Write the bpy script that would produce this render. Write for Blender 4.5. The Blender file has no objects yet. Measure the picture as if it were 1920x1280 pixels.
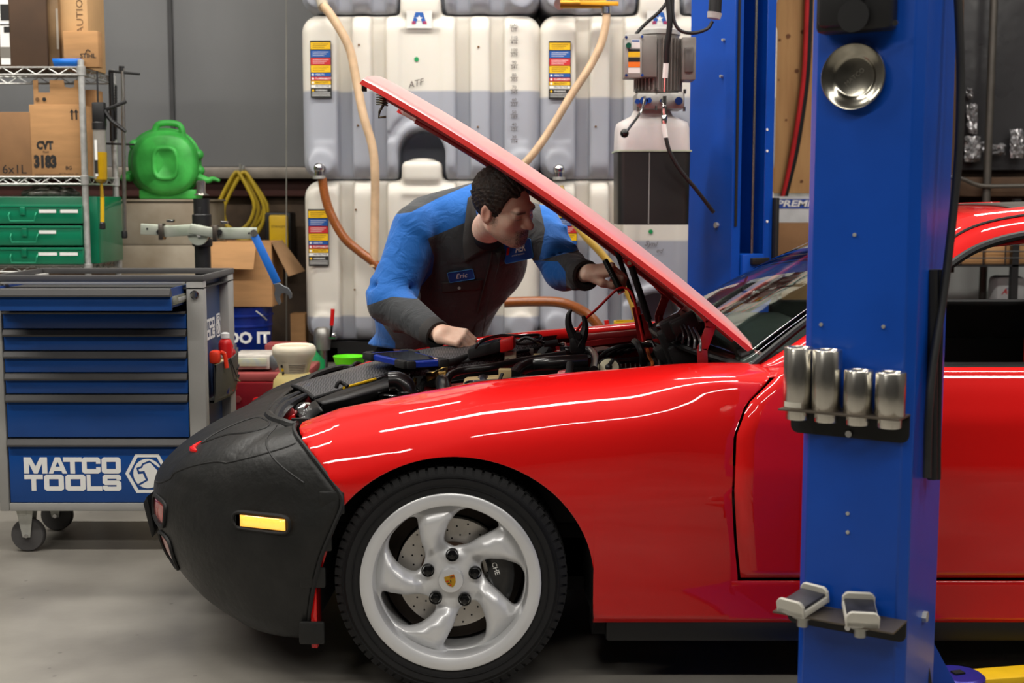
import bpy, bmesh, math, random
import numpy as np
from mathutils import Vector, Matrix
random.seed(7)
rng = np.random.default_rng(7)
SC = bpy.context.scene
COL = SC.collection
R = math.radians
# ------------------------------------------------------------------ camera
FPX, CAMZ, PITCH = 2450.0, 1.31, math.atan(265 / 2450.0)
cam_d = bpy.data.cameras.new('camera'); cam = bpy.data.objects.new('camera', cam_d); COL.objects.link(cam)
cam_d.sensor_width = 36.0; cam_d.lens = FPX / 1920 * 36.0
cam_d.clip_start = 0.05; cam_d.clip_end = 100
cam.location = (0, 0, CAMZ); cam.rotation_euler = (math.pi / 2 - PITCH, 0, 0)
cam_d.dof.use_dof = True; cam_d.dof.focus_distance = 4.0; cam_d.dof.aperture_fstop = 3.6
SC.camera = cam
# ------------------------------------------------------------------ world, exposure
W = bpy.data.worlds.new('world'); SC.world = W; W.use_nodes = True
W.node_tree.nodes['Background'].inputs[0].default_value = (0.5, 0.52, 0.55, 1)
W.node_tree.nodes['Background'].inputs[1].default_value = 0.15
SC.view_settings.view_transform = 'Standard'; SC.view_settings.look = 'None'
SC.view_settings.gamma = 1.0; SC.view_settings.exposure = 0.0
SC.view_settings.use_curve_mapping = False
# lamp rows of the hall: (x centre, y, z, length, watts)
LAMPS = [(-2.6, 0.6, 3.5, 2.4, 54), (0.4, 0.6, 3.5, 2.4, 54), (3.4, 0.6, 3.5, 2.4, 50),
         (-3.2, 3.3, 3.7, 2.4, 70), (-0.2, 3.3, 3.7, 2.4, 70), (2.8, 3.3, 3.7, 2.4, 60),
         (-2.9, 5.4, 3.7, 2.4, 66), (-0.1, 5.4, 3.7, 2.4, 66), (2.9, 5.4, 3.7, 2.4, 60)]

def at(u, v, Y):
    """world point on the plane y = Y behind photo pixel (u, v)"""
    xc, yc = (u - 960) / FPX, -(v - 640) / FPX
    t = Y / (math.cos(PITCH) + yc * math.sin(PITCH))
    return Vector((xc * t, Y, CAMZ + t * (-math.sin(PITCH) + yc * math.cos(PITCH))))
def onz(u, v, Z):
    """world point on the level z = Z behind photo pixel (u, v)"""
    xc, yc = (u - 960) / FPX, -(v - 640) / FPX
    t = (Z - CAMZ) / (-math.sin(PITCH) + yc * math.cos(PITCH))
    return Vector((xc * t, t * (math.cos(PITCH) + yc * math.sin(PITCH)), Z))
# ------------------------------------------------------------------ materials
def lin(c):
    return tuple(((x / 255) / 12.92 if x / 255 <= 0.04045 else ((x / 255 + 0.055) / 1.055) ** 2.4) for x in c)
MATS = {}
def mat(name, rgb, rough=0.5, metal=0.0, coat=0.0, var=0.12, scale=8.0, bump=0.0, bscale=60.0, rgb2=None, trans=0.0, emit=0.0, spec=0.5, stretch=(1, 1, 1), sss=0.0, ior=1.45, coat_rough=0.03, rvar=0.1):
    if name in MATS: return MATS[name]
    m = bpy.data.materials.new(name); m.use_nodes = True; MATS[name] = m
    nt = m.node_tree; N, L = nt.nodes, nt.links
    b = N['Principled BSDF']
    c = lin(rgb); c2 = lin(rgb2) if rgb2 else tuple(x * (1 - var * 2) for x in c)
    tc = N.new('ShaderNodeTexCoord'); mp = N.new('ShaderNodeMapping'); mp.inputs['Scale'].default_value = stretch
    L.new(tc.outputs['Object'], mp.inputs[0])
    nz = N.new('ShaderNodeTexNoise'); nz.inputs['Scale'].default_value = scale; nz.inputs['Detail'].default_value = 4
    L.new(mp.outputs[0], nz.inputs['Vector'])
    rp = N.new('ShaderNodeValToRGB'); rp.color_ramp.elements[0].position = 0.35; rp.color_ramp.elements[1].position = 0.65
    rp.color_ramp.elements[0].color = (*c2, 1); rp.color_ramp.elements[1].color = (*c, 1)
    L.new(nz.outputs[0], rp.inputs[0]); L.new(rp.outputs[0], b.inputs['Base Color'])
    if rvar:
        mr = N.new('ShaderNodeMapRange'); mr.inputs[3].default_value = max(0.02, rough - rvar * rough); mr.inputs[4].default_value = min(1, rough + rvar * rough)
        L.new(nz.outputs[0], mr.inputs[0]); L.new(mr.outputs[0], b.inputs['Roughness'])
    else: b.inputs['Roughness'].default_value = rough
    b.inputs['Metallic'].default_value = metal; b.inputs['Coat Weight'].default_value = coat; b.inputs['Coat Roughness'].default_value = coat_rough
    b.inputs['Specular IOR Level'].default_value = spec; b.inputs['IOR'].default_value = ior
    b.inputs['Transmission Weight'].default_value = trans
    if sss: b.inputs['Subsurface Weight'].default_value = sss; b.inputs['Subsurface Radius'].default_value = (0.02, 0.008, 0.005)
    if emit: b.inputs['Emission Color'].default_value = (*c, 1); b.inputs['Emission Strength'].default_value = emit
    if bump:
        n2 = N.new('ShaderNodeTexNoise'); n2.inputs['Scale'].default_value = bscale; n2.inputs['Detail'].default_value = 3
        L.new(mp.outputs[0], n2.inputs['Vector'])
        bp = N.new('ShaderNodeBump'); bp.inputs['Strength'].default_value = bump; bp.inputs['Distance'].default_value = 0.01
        L.new(n2.outputs[0], bp.inputs['Height']); L.new(bp.outputs[0], b.inputs['Normal'])
    return m
# ------------------------------------------------------------------ mesh builder
def frame_z(d):
    d = Vector(d).normalized(); a = Vector((0, 0, 1)) if abs(d.z) < 0.9 else Vector((1, 0, 0))
    x = a.cross(d).normalized(); y = d.cross(x)
    return x, y, d
class MB:
    def __init__(s, T=None): s.v = []; s.f = []; s.mi = []; s.T = T; s.cur = 0
    def add(s, vs, fs):
        o = len(s.v); s.v += [tuple(v) for v in vs]; s.f += [tuple(i + o for i in f) for f in fs]; s.mi += [s.cur] * len(fs); return s
    def m(s, i): s.cur = i; return s
    def box(s, lo, hi, bev=0.0):
        x0, y0, z0 = (min(a, b) for a, b in zip(lo, hi)); x1, y1, z1 = (max(a, b) for a, b in zip(lo, hi))
        if bev <= 0:
            return s.add([(x0,y0,z0),(x1,y0,z0),(x1,y1,z0),(x0,y1,z0),(x0,y0,z1),(x1,y0,z1),(x1,y1,z1),(x0,y1,z1)],
                         [(0,3,2,1),(4,5,6,7),(0,1,5,4),(1,2,6,5),(2,3,7,6),(3,0,4,7)])
        b = min(bev, (x1-x0)*.49, (y1-y0)*.49, (z1-z0)*.49)
        bm = bmesh.new(); bmesh.ops.create_cube(bm, size=1)
        for v in bm.verts: v.co = Vector((x0 if v.co.x < 0 else x1, y0 if v.co.y < 0 else y1, z0 if v.co.z < 0 else z1))
        bmesh.ops.bevel(bm, geom=list(bm.edges), offset=b, segments=2, profile=0.5, affect='EDGES')
        bm.verts.index_update()
        s.add([v.co for v in bm.verts], [[v.index for v in f.verts] for f in bm.faces]); bm.free(); return s
    def obox(s, c, ex, ey, ez, bev=0.0):
        """oriented box: centre and three half-axis vectors"""
        t = MB(); t.box((-1,-1,-1), (1,1,1)); c, ex, ey, ez = map(Vector, (c, ex, ey, ez))
        if bev > 0:
            lx, ly, lz = ex.length, ey.length, ez.length; t = MB(); t.box((-lx,-ly,-lz),(lx,ly,lz), bev)
            ex, ey, ez = ex/lx, ey/ly, ez/lz
        return s.add([c + ex*v[0] + ey*v[1] + ez*v[2] for v in t.v], t.f)
    def bar(s, p0, p1, w, h, up=(0,0,1), bev=0.0):
        p0, p1 = Vector(p0), Vector(p1); d = (p1-p0); L_ = d.length; d /= L_
        up = Vector(up); x = d.cross(up)
        if x.length < 1e-4: x = d.cross(Vector((1,0,0)))
        x.normalize(); z = x.cross(d)
        return s.obox((p0+p1)/2, d*L_/2, x*w/2, z*h/2, bev)
    def cyl(s, p0, p1, r0, r1=None, n=20, cap=True):
        r1 = r0 if r1 is None else r1; p0, p1 = Vector(p0), Vector(p1); x, y, d = frame_z(p1-p0)
        vs = []
        for p, r in ((p0, r0), (p1, r1)):
            for i in range(n):
                a = 2*math.pi*i/n; vs.append(p + x*(r*math.cos(a)) + y*(r*math.sin(a)))
        fs = [(i, (i+1) % n, n+(i+1) % n, n+i) for i in range(n)]
        if cap: fs += [tuple(range(n-1, -1, -1)), tuple(range(n, 2*n))]
        return s.add(vs, fs)
    def tube(s, pts, r, n=10, smooth=0, cap=True):
        pts = [Vector(p) for p in pts]
        if smooth: pts = spline(pts, smooth)
        k = len(pts); rs = r if hasattr(r, '__len__') else [r]*k
        if len(rs) != k: rs = list(np.interp(np.linspace(0,1,k), np.linspace(0,1,len(rs)), rs))
        vs, nx = [], None
        for i, p in enumerate(pts):
            d = (pts[min(i+1,k-1)] - pts[max(i-1,0)]).normalized()
            if nx is None: nx = frame_z(d)[0]
            nx = (nx - d*nx.dot(d)).normalized(); ny = d.cross(nx)
            for j in range(n):
                a = 2*math.pi*j/n; vs.append(p + nx*(rs[i]*math.cos(a)) + ny*(rs[i]*math.sin(a)))
        fs = [(i*n+j, i*n+(j+1)%n, (i+1)*n+(j+1)%n, (i+1)*n+j) for i in range(k-1) for j in range(n)]
        if cap: fs += [tuple(range(n-1,-1,-1)), tuple(range((k-1)*n, k*n))]
        return s.add(vs, fs)
    def lathe(s, prof, o=(0,0,0), d=(0,0,1), n=32, cap=True):
        """profile of (radius, distance along axis d from o)"""
        o = Vector(o); x, y, d = frame_z(d); k = len(prof); vs = []
        for r, h in prof:
            for j in range(n):
                a = 2*math.pi*j/n; vs.append(o + d*h + x*(r*math.cos(a)) + y*(r*math.sin(a)))
        fs = [(i*n+j, i*n+(j+1)%n, (i+1)*n+(j+1)%n, (i+1)*n+j) for i in range(k-1) for j in range(n)]
        if cap: fs += [tuple(range(n-1,-1,-1)), tuple(range((k-1)*n, k*n))]
        return s.add(vs, fs)
    def grid(s, P, closed_u=False, closed_v=False):
        """P[i][j] points"""
        a = len(P); b = len(P[0]); vs = [p for row in P for p in row]; fs = []
        for i in range(a if closed_u else a-1):
            for j in range(b if closed_v else b-1):
                i2, j2 = (i+1) % a, (j+1) % b
                fs.append((i*b+j, i2*b+j, i2*b+j2, i*b+j2))
        return s.add(vs, fs)
    def prism(s, poly, d):
        """polygon of 3-d points pushed along vector d"""
        d = Vector(d); poly = [Vector(p) for p in poly]; n = len(poly)
        return s.add(poly + [p + d for p in poly], [tuple(range(n-1,-1,-1)), tuple(range(n,2*n))] + [(i,(i+1)%n,n+(i+1)%n,n+i) for i in range(n)])
    def ball(s, c, r, n=14, sc=(1,1,1)):
        c = Vector(c); P = []
        for i in range(n//2+1):
            t = math.pi*i/(n//2); t = min(max(t, 0.02), math.pi-0.02)
            P.append([c + Vector((r*sc[0]*math.sin(t)*math.cos(2*math.pi*j/n), r*sc[1]*math.sin(t)*math.sin(2*math.pi*j/n), r*sc[2]*math.cos(t))) for j in range(n)])
        return s.grid(P, closed_v=True)
    def build(s, name, mats, parent=None, smooth=None, fix=True, solid=0.0, sub=0, bev=0.0):
        me = bpy.data.meshes.new(name); vs = [Vector(v) for v in s.v]
        if s.T is not None: vs = [s.T @ v for v in vs]
        me.from_pydata(vs, [], s.f)
        for m in (mats if isinstance(mats, (list, tuple)) else [mats]): me.materials.append(m)
        if max(s.mi or [0]) > 0: me.polygons.foreach_set('material_index', s.mi)
        if fix:
            bm = bmesh.new(); bm.from_mesh(me); bmesh.ops.recalc_face_normals(bm, faces=bm.faces); bm.to_mesh(me); bm.free()
        o = bpy.data.objects.new(name, me); COL.objects.link(o)
        if smooth is None: smooth = 35
        if smooth:
            me.polygons.foreach_set('use_smooth', [True]*len(me.polygons)); me.set_sharp_from_angle(angle=R(smooth))
        put(o, parent)
        if bev: md = o.modifiers.new('bevel', 'BEVEL'); md.width = bev; md.segments = 2; md.limit_method = 'ANGLE'; md.angle_limit = R(40)
        if solid: md = o.modifiers.new('thick', 'SOLIDIFY'); md.thickness = solid; md.offset = 0
        if sub: md = o.modifiers.new('smooth', 'SUBSURF'); md.levels = sub; md.render_levels = sub
        return o
def spline(pts, k=6):
    """Catmull-Rom through the points, k steps a span"""
    P = [Vector(p) for p in pts]; Q = [P[0]*2 - P[1]] + P + [P[-1]*2 - P[-2]]; out = []
    for i in range(1, len(Q)-2):
        a, b, c, d = Q[i-1:i+3]
        for j in range(k):
            t = j/k
            out.append(0.5*((2*b) + (c-a)*t + (2*a-5*b+4*c-d)*t*t + (3*b-a-3*c+d)*t**3))
    return out + [P[-1]]
def put(o, parent):
    if parent is not None:
        o.parent = parent; o.matrix_parent_inverse = world_of(parent).inverted()
def world_of(o):
    m = o.matrix_basis.copy()
    if o.parent is not None: m = world_of(o.parent) @ o.matrix_parent_inverse @ m
    return m
def tag(o, label=None, cat=None, group=None, kind=None):
    if label: o['label'] = label
    if cat: o['category'] = cat
    if group: o['group'] = group
    if kind: o['kind'] = kind
    return o
def thing(name, label, cat, loc=(0,0,0), group=None):
    o = bpy.data.objects.new(name, None); o.empty_display_size = 0.05; o.location = loc; COL.objects.link(o)
    return tag(o, label, cat, group)
def struct(o): o['kind'] = 'structure'; return o
def copy_tree(o, parent=None, delta=(0,0,0)):
    c = o.copy(); COL.objects.link(c)
    if parent is not None: c.parent = parent
    else: c.location = o.location + Vector(delta)
    for ch in list(o.children): copy_tree(ch, c)
    return c
def words(name, txt, m, parent, o, ex, ey, h, align='CENTER', shear=0.0, bold=0.0, sx=1.0, depth=0.0006):
    """flat lettering: o is the anchor (centre or left of the baseline box), ex/ey the reading and up directions, h the cap height"""
    cu = bpy.data.curves.new(name, 'FONT'); cu.body = txt; cu.size = h/0.7; cu.align_x = align; cu.align_y = 'CENTER'
    cu.shear = shear; cu.offset = bold*h; cu.extrude = 0; cu.resolution_u = 2
    t = bpy.data.objects.new(name, cu); COL.objects.link(t); bpy.context.view_layer.update()
    me = bpy.data.meshes.new_from_object(t); bpy.data.objects.remove(t); bpy.data.curves.remove(cu)
    ex, ey, o = Vector(ex).normalized(), Vector(ey).normalized(), Vector(o); nz = ex.cross(ey)
    for v in me.vertices: v.co = o + ex*(v.co.x*sx) + ey*v.co.y + nz*depth
    me.materials.clear(); me.materials.append(m)
    ob = bpy.data.objects.new(name, me); COL.objects.link(ob); put(ob, parent); return ob
# ------------------------------------------------------------------ signed-distance modelling (numpy surface nets)
def sd_ell(P, c, r, M=None):
    q = P - np.array(c, np.float32)
    if M is not None: q = q @ np.array(M, np.float32)
    r = np.array(r, np.float32); k0 = np.linalg.norm(q/r, axis=-1); k1 = np.linalg.norm(q/(r*r), axis=-1)
    return k0*(k0-1)/np.maximum(k1, 1e-9)
def sd_cap(P, a, b, ra, rb=None):
    rb = ra if rb is None else rb; a, b = np.array(a, np.float32), np.array(b, np.float32); d = b-a
    t = np.clip(((P-a) @ d)/max(d@d, 1e-12), 0, 1)
    return np.linalg.norm(P-a-t[...,None]*d, axis=-1) - (ra+(rb-ra)*t)
def add_cap(d, P, a, b, ra, rb, k, cut=False):
    """blend a capsule into the grid field d, touching only the cells near it"""
    a, b = np.array(a, np.float32), np.array(b, np.float32); m = max(ra, rb)+4*k+.02; lo, hi = np.minimum(a,b)-m, np.maximum(a,b)+m
    ax = (P[:,0,0,0], P[0,:,0,1], P[0,0,:,2]); s = tuple(slice(np.searchsorted(ax[i], lo[i]), np.searchsorted(ax[i], hi[i])) for i in range(3))
    if any(q.stop <= q.start for q in s): return d
    c = sd_cap(P[s], a, b, ra, rb).astype(np.float32); d[s] = smax(d[s], -c, k) if cut else smin(d[s], c, k); return d
def sd_box(P, c, h, r=0.0, M=None):
    q = P-np.array(c, np.float32)
    if M is not None: q = q @ np.array(M, np.float32)
    q = np.abs(q)-(np.array(h, np.float32)-r)
    return np.linalg.norm(np.maximum(q,0),axis=-1)+np.minimum(q.max(-1),0)-r
def smin(a, b, k):
    h = np.clip(0.5+0.5*(b-a)/k, 0, 1); return b+(a-b)*h-k*h*(1-h)
def smax(a, b, k): return -smin(-a, -b, k)
def snet(fn, lo, hi, h):
    lo, hi = np.array(lo, float), np.array(hi, float); n = np.ceil((hi-lo)/h).astype(int)+1
    ax = [lo[i]+h*np.arange(n[i]) for i in range(3)]
    G = np.stack(np.meshgrid(*ax, indexing='ij'), -1).astype(np.float32); F = fn(G).astype(np.float32)
    S = F < 0; nx, ny, nz = n
    cs = np.zeros((nx-1,ny-1,nz-1,3), np.float32); ct = np.zeros((nx-1,ny-1,nz-1), np.float32)
    def sl(o): return tuple(slice(o[i], n[i]-1+o[i]) for i in range(3))
    cor = [(i,j,k) for i in (0,1) for j in (0,1) for k in (0,1)]
    for a in cor:
        for d in range(3):
            if a[d]: continue
            b = list(a); b[d] = 1; b = tuple(b); fa, fb = F[sl(a)], F[sl(b)]
            cr = (S[sl(a)] != S[sl(b)]); t = np.where(cr, fa/np.where(cr, fa-fb, 1), 0)
            p = np.zeros(cs.shape, np.float32)+np.array(a, np.float32); p[...,d] += t
            cs += np.where(cr[...,None], p, 0); ct += cr
    on = ct > 0; idx = -np.ones(ct.shape, int); idx[on] = np.arange(on.sum())
    I = np.argwhere(on); V = (I + cs[on]/ct[on][:,None])*h + lo
    Q = []
    for d in range(3):
        e, g = [(1,2),(2,0),(0,1)][d]
        s0 = [slice(None)]*3; s1 = [slice(None)]*3; s0[d] = slice(0,n[d]-1); s1[d] = slice(1,n[d])
        cr = S[tuple(s0)] != S[tuple(s1)]; A = np.argwhere(cr)
        ok = (A[:,e]>0)&(A[:,g]>0)&(A[:,e]<n[e]-1)&(A[:,g]<n[g]-1); A = A[ok]
        fl = S[tuple(s0)][tuple(A.T)]
        def cell(de, dg):
            B = A.copy(); B[:,e] -= de; B[:,g] -= dg; return idx[tuple(B.T)]
        q = np.stack([cell(1,1), cell(0,1), cell(0,0), cell(1,0)], -1); q[~fl] = q[~fl][:, ::-1]; Q.append(q)
    Q = np.concatenate(Q); Q = Q[(Q >= 0).all(1)]
    return V, Q
def sdf_mesh(name, fn, lo, hi, h, mats, parent=None, attrs=None, relax=1, post=None, edge=None):
    V, Q = snet(fn, lo, hi, h)
    for _ in range(relax):
        acc = np.zeros_like(V); ct = np.zeros(len(V))
        for a, b in ((0,1),(1,2),(2,3),(3,0)):
            np.add.at(acc, Q[:,a], V[Q[:,b]]); np.add.at(acc, Q[:,b], V[Q[:,a]]); np.add.at(ct, Q[:,a], 1); np.add.at(ct, Q[:,b], 1)
        V = V*0.5 + 0.5*acc/np.maximum(ct,1)[:,None]
    V0 = V
    if post is not None: V = post(V)
    me = bpy.data.meshes.new(name); me.from_pydata(V.tolist(), [], Q.tolist())
    me.polygons.foreach_set('use_smooth', [True]*len(Q))
    if edge: me.set_sharp_from_angle(angle=R(edge))
    for k, g in (attrs or {}).items():
        at_ = me.attributes.new(k, 'FLOAT', 'POINT'); at_.data.foreach_set('value', np.asarray(g(V0), np.float32))
    for m in (mats if isinstance(mats, (list, tuple)) else [mats]): me.materials.append(m)
    o = bpy.data.objects.new(name, me); COL.objects.link(o); put(o, parent); return o
# ------------------------------------------------------------------ materials shared by the place
M_steel = mat('brushed_steel', (190,188,180), 0.28, 1.0, var=0.08, scale=30, stretch=(20,20,1))
M_chrome = mat('chrome', (205,205,205), 0.12, 1.0, var=0.03)
M_zinc = mat('zinc_plate', (196,197,190), 0.38, 0.6, var=0.12, scale=20)
M_alu = mat('cast_aluminium', (165,163,158), 0.45, 0.9, var=0.12, scale=25, bump=0.15, bscale=200)
M_black = mat('black_plastic', (24,24,25), 0.45, var=0.1)
M_rubber = mat('black_rubber', (26,26,27), 0.75, var=0.15, bump=0.1, bscale=150)
M_dark = mat('matt_black', (14,14,15), 0.8, var=0.1)
M_lift = mat('blue_lift_paint', (0,68,166), 0.36, coat=0.1, var=0.06, scale=5, bump=0.02, bscale=90)
M_white = mat('white_print', (232,232,228), 0.6, var=0.02)
M_blackp = mat('black_print', (28,27,26), 0.7, var=0.02)
M_card = mat('cardboard', (178,134,88), 0.85, var=0.08, scale=6, stretch=(1,1,6))
M_card2 = mat('cardboard_darker', (140,104,70), 0.85, var=0.1, scale=6)
M_red = mat('red_plastic', (205,22,20), 0.4, var=0.06)
M_yellow = mat('yellow_plastic', (226,182,20), 0.5, var=0.08)
M_bluep = mat('blue_plastic', (24,110,205), 0.45, var=0.06)
# ------------------------------------------------------------------ the hall
M_floor = mat('sealed_concrete_floor', (146,142,134), 0.33, var=0.10, scale=2.2, bump=0.04, bscale=30, rgb2=(120,116,109), rvar=0.3)
M_ceil = mat('ceiling_liner', (96,96,95), 0.8, var=0.06, scale=1)
M_wallg = mat('hall_wall_liner', (84,82,80), 0.7, var=0.08, scale=1.5)
M_vinyl = mat('grey_vinyl_insulation', (122,123,124), 0.42, var=0.05, scale=1.5, bump=0.25, bscale=3, stretch=(1.5,1,0.5))
M_lower = mat('weathered_brown_wall', (92,76,60), 0.85, var=0.2, scale=5, rgb2=(58,46,38), bump=0.3, bscale=20)
M_ply = mat('pine_plywood', (192,150,98), 0.7, var=0.12, scale=3, stretch=(6,1,0.5), rgb2=(168,124,76))
M_poly = mat('black_poly_sheet', (58,58,60), 0.28, var=0.1, scale=3, bump=0.6, bscale=5)
M_foil = mat('crumpled_clear_film', (200,200,202), 0.15, 0.6, var=0.3, scale=30, bump=1.0, bscale=40)
M_wood = mat('old_timber', (84,62,44), 0.8, var=0.2, scale=5, stretch=(1,1,0.3))
def speckle(m):
    N, L = m.node_tree.nodes, m.node_tree.links; b = N['Principled BSDF']; src = b.inputs['Base Color'].links[0].from_socket
    tc = N.new('ShaderNodeTexCoord'); vo = N.new('ShaderNodeTexVoronoi'); vo.inputs['Scale'].default_value = 9; L.new(tc.outputs['Object'], vo.inputs['Vector'])
    lt = N.new('ShaderNodeMath'); lt.operation = 'LESS_THAN'; lt.inputs[1].default_value = .055; L.new(vo.outputs['Distance'], lt.inputs[0])
    sc = N.new('ShaderNodeMath'); sc.operation = 'MULTIPLY'; sc.inputs[1].default_value = .45; L.new(lt.outputs[0], sc.inputs[0])
    mx = N.new('ShaderNodeMix'); mx.data_type = 'RGBA'; L.new(sc.outputs[0], mx.inputs[0]); L.new(src, mx.inputs[6]); mx.inputs[7].default_value = (.05,.045,.04,1); L.new(mx.outputs[2], b.inputs['Base Color'])
speckle(M_floor)
X0, X1, Y0, Y1, ZC = -5.0, 5.0, -2.5, 7.7, 4.2
struct(MB().box((X0,Y0,-0.1),(X1,Y1,0)).build('floor', M_floor, smooth=0))
struct(MB().box((X0,Y0,ZC),(X1,Y1,ZC+.1)).build('ceiling', M_ceil, smooth=0))
wb = struct(MB().box((X0,Y1,0),(X1,Y1+.1,ZC)).build('wall_back', M_lower, smooth=0))
struct(MB().box((X0-.1,Y0,0),(X0,Y1,ZC)).build('wall_left', M_wallg, smooth=0))
struct(MB().box((X1,Y0,0),(X1+.1,Y1,ZC)).build('wall_right', M_wallg, smooth=0))
struct(MB().box((X0,Y0-.1,0),(X1,Y0,ZC)).build('wall_front', mat('dark_unseen_wall', (44,44,45), .7, var=.1), smooth=0))  # unseen wall, colour darkened so the red flank reflects a dark room
# vinyl-faced insulation bays on the back wall, seam behind photo column 325
zv = at(450,312,Y1).z; xs = at(325,200,Y1).x; bw = 1.22
def bay(xa, xb, za, zb, y, m, name, bulge=0.045, parent=None):
    n, k = 14, 10; P = []
    for i in range(n+1):
        u = i/n; row = []
        for j in range(k+1):
            v = j/k; b = bulge*(1-(2*u-1)**4)*(1-(2*v-1)**6) + 0.008*math.sin(7*u+9*v)
            row.append((xa+(xb-xa)*u, y-0.012-b*(1 if 0 < u < 1 else 0), za+(zb-za)*v))
        P.append(row)
    return MB().grid(P).build(name, m, parent, smooth=60)
for k in range(-3, 3):
    bay(xs+k*bw+.008, xs+(k+1)*bw-.008, zv, ZC-.02, Y1, M_vinyl, 'insulation_panel', parent=wb)
for k in range(-2, 3):
    MB().box((xs+k*bw-.012, Y1-.03, zv),(xs+k*bw+.012, Y1-.001, ZC-.01)).build('seam_strip', mat('seam_tape', (70,70,71), 0.6), wb, smooth=0)
zr0 = at(450,335,Y1-.1).z
MB().box((X0+.01,Y1-.12,zr0),(1.3,Y1-.005,zv-.005),.01).build('girt', mat('galvanised_girt', (148,140,130), 0.5, 0.4, var=.15), wb)
MB().box((X0+.01,Y1-.05,zr0-.10),(1.3,Y1-.004,zr0-.004),.004).build('red_oxide_beam', mat('red_oxide', (74,40,34), 0.7), wb)
# plywood and dark sheeting to the right of the far lift column
xp0, xp1 = at(1436,200,7.5).x, at(1512,200,7.5).x+.75
zp = at(1475,362,7.5).z
pl = MB().box((xp0-.25,7.5,zp),(xp1-.6,7.53,ZC-.02)).build('plywood_sheet', M_ply, wb, smooth=0)
for (u,v,r) in ((1478,68,.018),(1505,60,.016),(1494,133,.017),(1462,75,.01),(1474,225,.009),(1449,287,.008),(1503,340,.012),(1460,150,.007)):
    c = at(u,v,7.499); MB().cyl(c, c+Vector((0,-.002,0)), r*.75, n=10).build('knot', mat('pine_knot', (120,76,42), .7), pl)
MB().box((xp0-.25,7.485,zp-.03),(xp1-.6,7.53,zp-.002)).build('edge_channel', M_zinc, wb, smooth=0)
xd = at(1771,200,7.6).x
MB().box((xd-.04,7.42,.9),(xd+.03,7.6,ZC-.02),.004).build('timber_stud', M_wood, wb)
for k in range(2):
    bay(xd+.04+k*.95, xd+.99+k*.95-.01, at(1850,318,7.6).z, ZC-.02, 7.64, M_poly, 'black_poly_panel', .05, wb)
MB().box((xd+.035,7.5,at(1850,368,7.5).z),(X1-.01,7.68,at(1850,332,7.5).z),.004).build('timber_rail', M_wood, wb)
def crumple(u0,v0,u1,v1,n,name):
    mb = MB(); P = []
    for i in range(n+1):
        row = []
        for j in range(n+1):
            p = at(u0+(u1-u0)*i/n, v0+(v1-v0)*j/n, 7.56); edge = min(i,j,n-i,n-j)
            row.append((p.x+random.uniform(-.006,.006), 7.555-random.uniform(0,.03)*(edge > 0)-random.uniform(0,.012), p.z+random.uniform(-.006,.006)))
        P.append(row)
    mb.grid(P).build(name, M_foil, wb, smooth=0)
for a in ((1812,165,1824,185,5),(1812,195,1832,250,7),(1768,262,1800,282,6),(1808,255,1838,302,8),(1838,265,1852,285,5),(1858,270,1884,290,6),(1893,243,1918,296,8)): crumple(*a, 'crumpled_film')
pp = at(1856,200,7.45)
MB().cyl((pp.x,7.45,0),(pp.x,7.45,ZC-.01),.022,n=14).build('conduit_pipe', mat('grey_conduit', (92,88,82), 0.5, 0.5), wb)
MB().tube([at(1760,330,7.42),at(1800,334,7.42),at(1830,346,7.42),at(1856,349,7.42),at(1925,348,7.42)],.012,8,smooth=5).build('bent_conduit', MATS['grey_conduit'], wb)
# lower right wall seen through the car windows
zl = at(1850,372,7.62).z
struct(MB().box((xd-.3,7.56,0),(X1-.01,7.62,zl-.05)).build('wall_right_dado', mat('white_wall_board', (168,172,170), 0.6, var=.06, scale=2), smooth=0))
# ------------------------------------------------------------------ ceiling lamps
M_tube = mat('led_tube', (255,247,235), 0.4, var=0.0, emit=9.0)
M_hous = mat('lamp_housing', (215,215,212), 0.5)
for (lx, ly, lz, ll, wt) in LAMPS:
    row = 'front' if ly < 2 else ('middle' if ly < 4.5 else 'back'); side = 'left' if lx < -1.5 else ('right' if lx > 1.5 else 'centre')
    t = thing('ceiling_lamp', f'long white strip lamp hanging overhead, {side} of the {row} row', 'lamp', (lx,ly,lz), 'strip lamps under the ceiling')
    MB().box((lx-ll/2,ly-.09,lz),(lx+ll/2,ly+.09,lz+.06),.01).build('housing', M_hous, t)
    for s in (-1, 1):
        MB().cyl((lx-ll/2+.02,ly+s*.045,lz-.016),(lx+ll/2-.02,ly+s*.045,lz-.016),.013,n=8).build('led_tube', M_tube, t)
        MB().cyl((lx+s*ll*.35,ly,lz+.06),(lx+s*ll*.35,ly,ZC),.004,n=6).build('hanger', M_zinc, t)
    ld = bpy.data.lights.new('lamp_light', 'AREA'); ld.shape = 'RECTANGLE'; ld.size = ll; ld.size_y = .20; ld.energy = wt; ld.color = (1.0,.955,.89)
    lo = bpy.data.objects.new('lamp_light', ld); lo.location = (lx,ly,lz-.034); COL.objects.link(lo); put(lo, t)
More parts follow.
